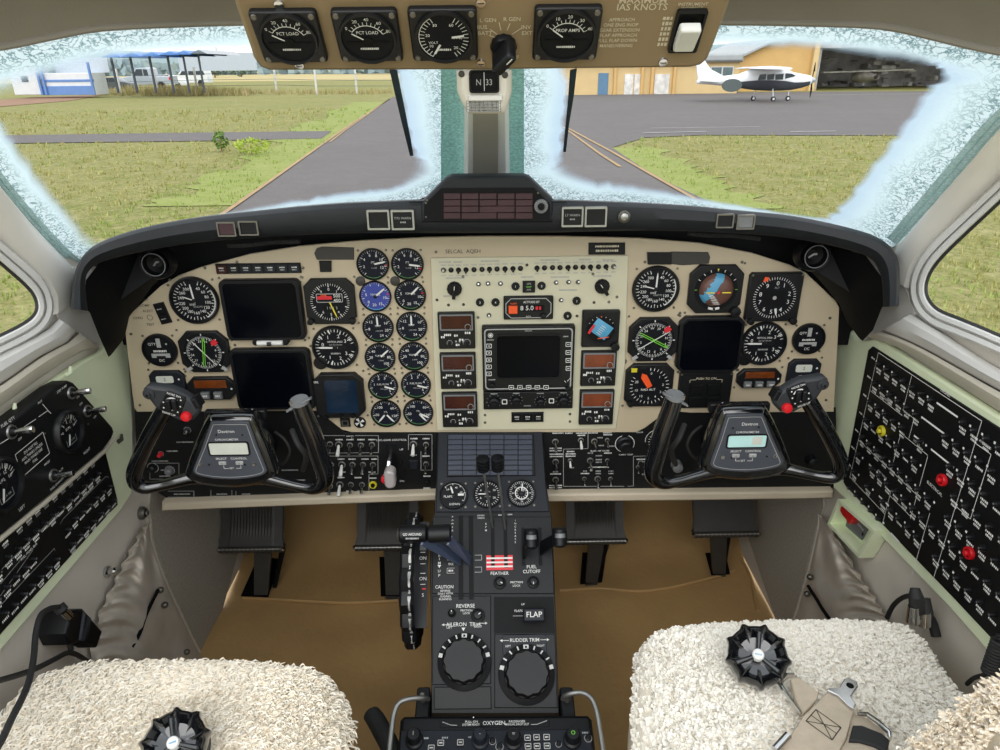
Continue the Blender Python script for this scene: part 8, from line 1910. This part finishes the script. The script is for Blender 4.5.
m = M(); P_ = [t.L(*p, .012) for p in [(827, 691), (829, 688.5), (839, 688), (844, 679.5), (848, 678), (857, 682.5), (858, 687), (851, 697), (856, 705), (853.5, 709.5), (848, 706), (838, 696)]]; m.prism(P_, .010, .0135, CHR, .001); c = t.L(850, 685.5, .0135); m.disc(.0042, .0137, BLK2, *c, 16); m.build('tongue', t, label='chrome tongue with a hole')
m = M(); m.tube([V((*t.L(774.5, 750, .014), .014)), V((*t.L(788, 735.5, .016), .016))], .0045, CHR, 12); m.build('adjuster_bar', t)
t = Th('lap_strap', 'short tan strap with bent chrome hook running from the ridged buckle', 'seat belt', SF, 0, 0)
strap(t, [(790, 679), (798, 676), (819, 692), (817, 699), (803, 714), (796, 700)], .002, .006, WEB, 'webbing')
m = M(); m.tube([V((*t.L(*p, .01), .01)) for p in [(794, 675), (786, 676), (779.5, 683), (783, 689.5), (791, 700), (801, 713)]], [.003, .0045, .0045, .004, .0026, .002], CHR, 10, True, .6); m.build('hook', t, label='bent chrome hook')
t = Th('adjuster_strap', 'tan strap with chrome adjuster and black webbing loop beside the shoulder strap', 'seat belt', SF, 0, 0)
strap(t, [(852, 713), (866, 717), (884, 730), (893, 760), (868, 770), (838, 752), (846, 740)], .0, .0035, WEB, 'webbing')
m = M(); m.tube([V((*t.L(*p, .012), .012)) for p in [(858, 714), (867, 714.5), (878, 722), (889, 732.5), (890, 738)]], [.002, .0028, .003, .0028, .002], CHR, 10); m.build('adjuster_bar', t)
strap(t, [(853, 725), (862, 725), (882, 733), (890, 740), (887.5, 752), (874, 745), (860, 741), (849, 740.5)], .004, .0075, RUB, 'black_loop', 'black webbing loop')

# ================================================================== SIDE POCKETS, JACKS, CABLES
def pocket(fr, label, ruf, seam, snaps, slit, sgn):
    t = Th('map_pocket', label, 'pocket', fr, 0, 0, .001); n_ = 40
    A_ = smooth_path([V(p) for p in ruf], 8); B_ = smooth_path([V(p) for p in seam], 8)
    def pick(c, s_): x = s_ * (len(c) - 1); i = min(int(x), len(c) - 2); return c[i].lerp(c[i + 1], x - i)
    rows = []
    for j in range(91):
        s_ = j / 90; a = pick(A_, s_); b = pick(B_, s_); row = []
        for i in range(25):
            u_ = i / 24; p = a.lerp(b, u_)
            w_ = .006 + .030 * math.sin(math.pi * min(1, u_ * 1.0)) ** .7 * (.6 + .4 * s_) * (1 - u_ * .55)
            ru = max(0, 1 - u_ / .55); w_ += .009 * ru * math.sin(s_ * 62 + 3 * math.sin(u_ * 6)) + .004 * ru
            w_ += .004 * math.sin(14 * u_ + 9 * s_) * math.sin(7 * s_ + 2) + .004 * math.sin(5 * u_ - 21 * s_) * math.sin(4 * u_)
            if i in (0, 24): w_ = .0005 + (.01 + .006 * math.sin(s_ * 62) if i == 0 else 0)
            x = p.x + (sgn * 1.6 * math.sin(s_ * 62 + 1) * ru if i < 6 else 0)
            row.append(V((*t.L(x, p.y, w_), w_)))
        rows.append(row)
    m = M(); m.loft(rows, POCK); m.build('pocket_leather', t, 70)
    def surf(x, y, w_=.03): return V((*t.L(x, y, w_), w_))
    m = M(); m.tube([surf(x, y, .026) for x, y in smooth_path([V(p) for p in slit], 4)], .0035, BLK2, 6); m.build('slit', t, label='dark open slit')
    for x, y in snaps: m = M(); m.sphere(surf(x, y, .024), .0062, STEEL, 12, 8); m.build('snap', t)
    m = M(); m.tube([surf(p.x, p.y, .003) for p in B_], [.0028 if i % 2 else .002 for i in range(len(B_))], POCK, 6); m.build('seam', t)
    return t
pocket(LW, 'gathered grey leather map pocket on the pilot sidewall beside the jack box', [(146, 524), (138, 536), (125, 560), (114, 583), (100, 612), (93, 640), (88, 672)], [(150, 524), (152, 543), (164, 577), (180, 612), (196, 645), (210, 668)], [(160.5, 590), (165, 605), (187, 652)], [(158, 590), (146, 615), (139, 635), (127, 655), (122, 668)], 1)
pocket(RW, 'gathered greige leather map pocket on the copilot sidewall below the green tray', [(829, 524), (846, 551), (862, 579), (876, 600), (888, 620), (898, 642)], [(819, 514), (818, 530), (808, 572), (797, 610), (788, 640)], [(810, 577), (807, 594)], [(808, 586), (817, 600), (823, 610), (833, 624)], -1)
# carpeted forward part of the footwell sides
for fr, pts, sg in ((LW, [(147, 507), (152, 543), (164, 577), (180, 612), (196, 645), (207, 660)], 1), (RW, [(826, 507), (818, 530), (808, 572), (797, 610), (786, 645)], -1)):
    f2 = [fr.uv(*p) for p in pts]; f2 += [(sg * 1.735, .012 + .17), (sg * 1.735, .50), (sg * 1.2, .56)] if sg == 1 else [(-1.735, .18), (-1.735, .5), (-1.2, .56)]
    q = M(); q.X = fr.mat(); q.prism(f2, .0006, .0045, WALLD, .001); o = q.build('kick_carpet', wall_l if sg == 1 else wall_r); o['label'] = 'grey carpet lining the footwell side'
# tray with red guarded switch
t = Th('side_tray', 'pale green open tray with a red guarded switch under the large breaker panel', 'tray', RW, 0, 0, .001)
o4 = [t.L(*p, .026) for p in [(838, 499), (875, 531), (858.5, 558), (827, 524)]]; ZT = .026; i4 = inset(o4 if area2(o4) > 0 else o4[::-1], .006)
if area2(o4) < 0: o4 = o4[::-1]
m = M(); m.frame(o4, i4, 0, .026, GREENP, .002); m.prism(i4, .0005, .004, GREENP); m.build('tray_box', t)
def TL(px, py, w_=.012): return t.L(px, py, w_)
m = M(); m.prism([TL(*p) for p in [(848, 508), (867, 524), (858.5, 540), (843, 526)]], .0045, .009, GREYK, .002); m.marks(*TL(859, 527), .02, .003, WHT, .0093); c = TL(861, 534); m.disc(.003, .0094, BLK2, *c, 10); m.build('placard', t)
m = M(); m.prism([TL(*p, .022) for p in [(841, 506.5), (845, 505), (853.5, 511.5), (852.5, 520), (848.5, 524), (846.5, 520), (843, 516), (840.5, 511)]], .0095, .024, REDP, .003); m.build('switch_guard', t, label='red switch guard')
# jack box, cables
t = Th('headset_jack_box', 'black headset jack box with plug on the pilot sidewall above the sheepskin', 'jack box', LW, 0, 0, .001)
def JL(px, py, w_): return V((*t.L(px, py, w_), w_))
m = M(); m.prism([t.L(*p, .04) for p in [(72, 610), (84, 608.5), (88, 613), (87, 628), (81, 642), (71, 645), (66, 634)]], .0, .04, BLK, .004); m.prism([t.L(*p, .05) for p in [(91, 617), (103.5, 631), (98, 647.5), (86, 641)]], .02, .05, BLK2, .004); m.prism([t.L(*p, .045) for p in [(86, 611), (93, 618), (88, 641), (82, 640)]], .01, .044, GUN, .003); m.build('box', t)
m = M(); m.tube([JL(58.5, 606, .035), JL(63, 611, .04)], [.008, .008], RUB, 12); m.tube([JL(63, 611, .04), JL(69, 617, .042)], .0062, CHR, 14); m.tube([JL(64, 607, .02), JL(71, 650, .02)], .004, RUB, 8); m.build('plug', t)
t = Th('headset_cable', 'black cable hanging from the jack box down over the cream sheepskin', 'cable', LW, 0, 0, .001)
FZ = Fr((0, 0, .50), (1, 0, 0), (0, 1, 0))
def C(px, py, w_): return t.W(LW.hit(px, py, w_))
m = M(); m.tube(smooth_path([C(58.5, 607, .04), C(50, 608.5, .05), C(41, 615, .06), C(36, 632, .07), C(34, 655, .09), C(30.5, 675, .11), C(25, 692, .13), C(12, 718, .15), C(0, 743, .16), C(-15, 765, .17)], 6), .0036, RUB, 10); m.build('cable', t)
t = Th('headset_cable', 'black cable running from the frame edge to the foot of the jack box', 'cable', LW, 0, 0, .001)
m = M(); m.tube(smooth_path([C(-10, 683, .07), C(15, 676, .065), C(35, 669, .06), C(55, 659, .05), C(67, 653, .04), C(75, 654, .03), C(84, 659, .02), C(90, 664, .012)], 6), .0036, RUB, 10); m.build('cable', t)
t = Th('wall_stud', 'small silver stud on the pilot sidewall above the map pocket', 'stud', LW, 0, 0, .001); m = M()
c = t.L(112, 571.5, .01); m.lathe([(.009, 0), (.009, .004), (.006, .006), (.007, .014), (.004, .017), (0, .017)], CHR, 18, (*c, 0)); m.build('stud', t)
t = Th('wall_stud', 'small silver ring at the end of the beige rail under the pilot yoke', 'stud', LW, 0, 0, .001); m = M()
c = t.L(146, 513, .01); m.lathe([(.012, 0), (.012, .006), (.008, .01), (.008, .004)], STEEL, 18, (*c, 0)); m.lathe([(.005, .004), (.004, .014), (0, .0145)], CHR, 12, (*c, 0)); m.build('stud', t)
t = Th('headset_plug', 'two black headset plugs with chrome collars on the copilot sidewall', 'plug', RW, 0, 0, .001)
def C2(px, py, w_): return t.W(RW.hit(px, py, w_))
m = M(); m.tube([C2(915, 588, .05), C2(916, 596, .05), C2(917, 612, .045)], [.006, .0095, .0095], RUB, 14); m.tube([C2(924, 598, .03), C2(926, 614, .03)], [.008, .0095], RUB, 14); m.build('plug_body', t)
m = M(); m.tube([C2(914, 606, .052), C2(913, 622, .05)], [.0075, .009], CHR, 14); m.tube([C2(925, 611, .034), C2(924, 624, .03)], [.0075, .009], CHR, 14); m.build('collar', t)
m = M(); m.tube(smooth_path([C2(887, 618, .03), C2(893, 606, .03), C2(902, 598, .04), C2(912, 596, .045), C2(917, 603, .05)], 6), .0035, RUB, 8); m.tube(smooth_path([C2(925, 612, .02), C2(932, 622, .01), C2(936, 636, .006)], 6), .007, RUB, 8); m.build('cable', t)
t = Th('coiled_cord', 'black coiled cord hanging below the breaker panel at the frame edge', 'cord', RW, 0, 0, .001)
a, b = C2(1001, 640, .03), C2(990, 672, .03); m = M(); ax = (b - a).normalized(); e1 = ax.cross(V((0, 0, 1))).normalized(); e2 = ax.cross(e1); n_ = 140
m.tube([a.lerp(b, i / n_) + (e1 * math.cos(i * .5) + e2 * math.sin(i * .5)) * .008 for i in range(n_ + 1)], .0026, RUB, 6); m.tube(smooth_path([b, C2(984, 675, .03), C2(974, 678, .03), C2(967, 684, .02)], 5), .0028, RUB, 8); m.build('cord', t)

# ================================================================== LIGHT
w = bpy.data.worlds.new('sky'); SC.world = w; w.use_nodes = True
nt = w.node_tree; N = nt.nodes; L = nt.links
bg = N['Background']
tc = N.new('ShaderNodeTexCoord'); sp = N.new('ShaderNodeSeparateXYZ'); L.new(tc.outputs['Generated'], sp.inputs[0])
nz = N.new('ShaderNodeTexNoise'); nz.inputs['Scale'].default_value = 2.5; nz.inputs['Detail'].default_value = 5; L.new(tc.outputs['Generated'], nz.inputs['Vector'])
ad = N.new('ShaderNodeMath'); ad.operation = 'MULTIPLY_ADD'; L.new(nz.outputs['Fac'], ad.inputs[0]); ad.inputs[1].default_value = .12; L.new(sp.outputs['Z'], ad.inputs[2])
rp = N.new('ShaderNodeValToRGB'); L.new(ad.outputs[0], rp.inputs['Fac'])
e = rp.color_ramp.elements
e[0].position = 0; e[0].color = (.92, .95, .97, 1)
e[1].position = 1; e[1].color = (.88, .94, 1.0, 1)
L.new(rp.outputs['Color'], bg.inputs['Color']); bg.inputs['Strength'].default_value = 1.15
sun = bpy.data.lights.new('overcast_sun', 'SUN'); sun.energy = 1.0; sun.angle = R(50); sun.color = (1, .97, .92)
so = bpy.data.objects.new('overcast_sun', sun); COL.objects.link(so); so.rotation_euler = (R(50), R(-12), 0)
vs = SC.view_settings
SC.display_settings.display_device = 'sRGB'
vs.view_transform = 'Standard'; vs.look = 'None'; vs.exposure = 0.58; vs.gamma = 1; vs.use_curve_mapping = False
SC.cycles.max_bounces = 8; SC.cycles.transparent_max_bounces = 16
SC.cycles.use_denoising = True
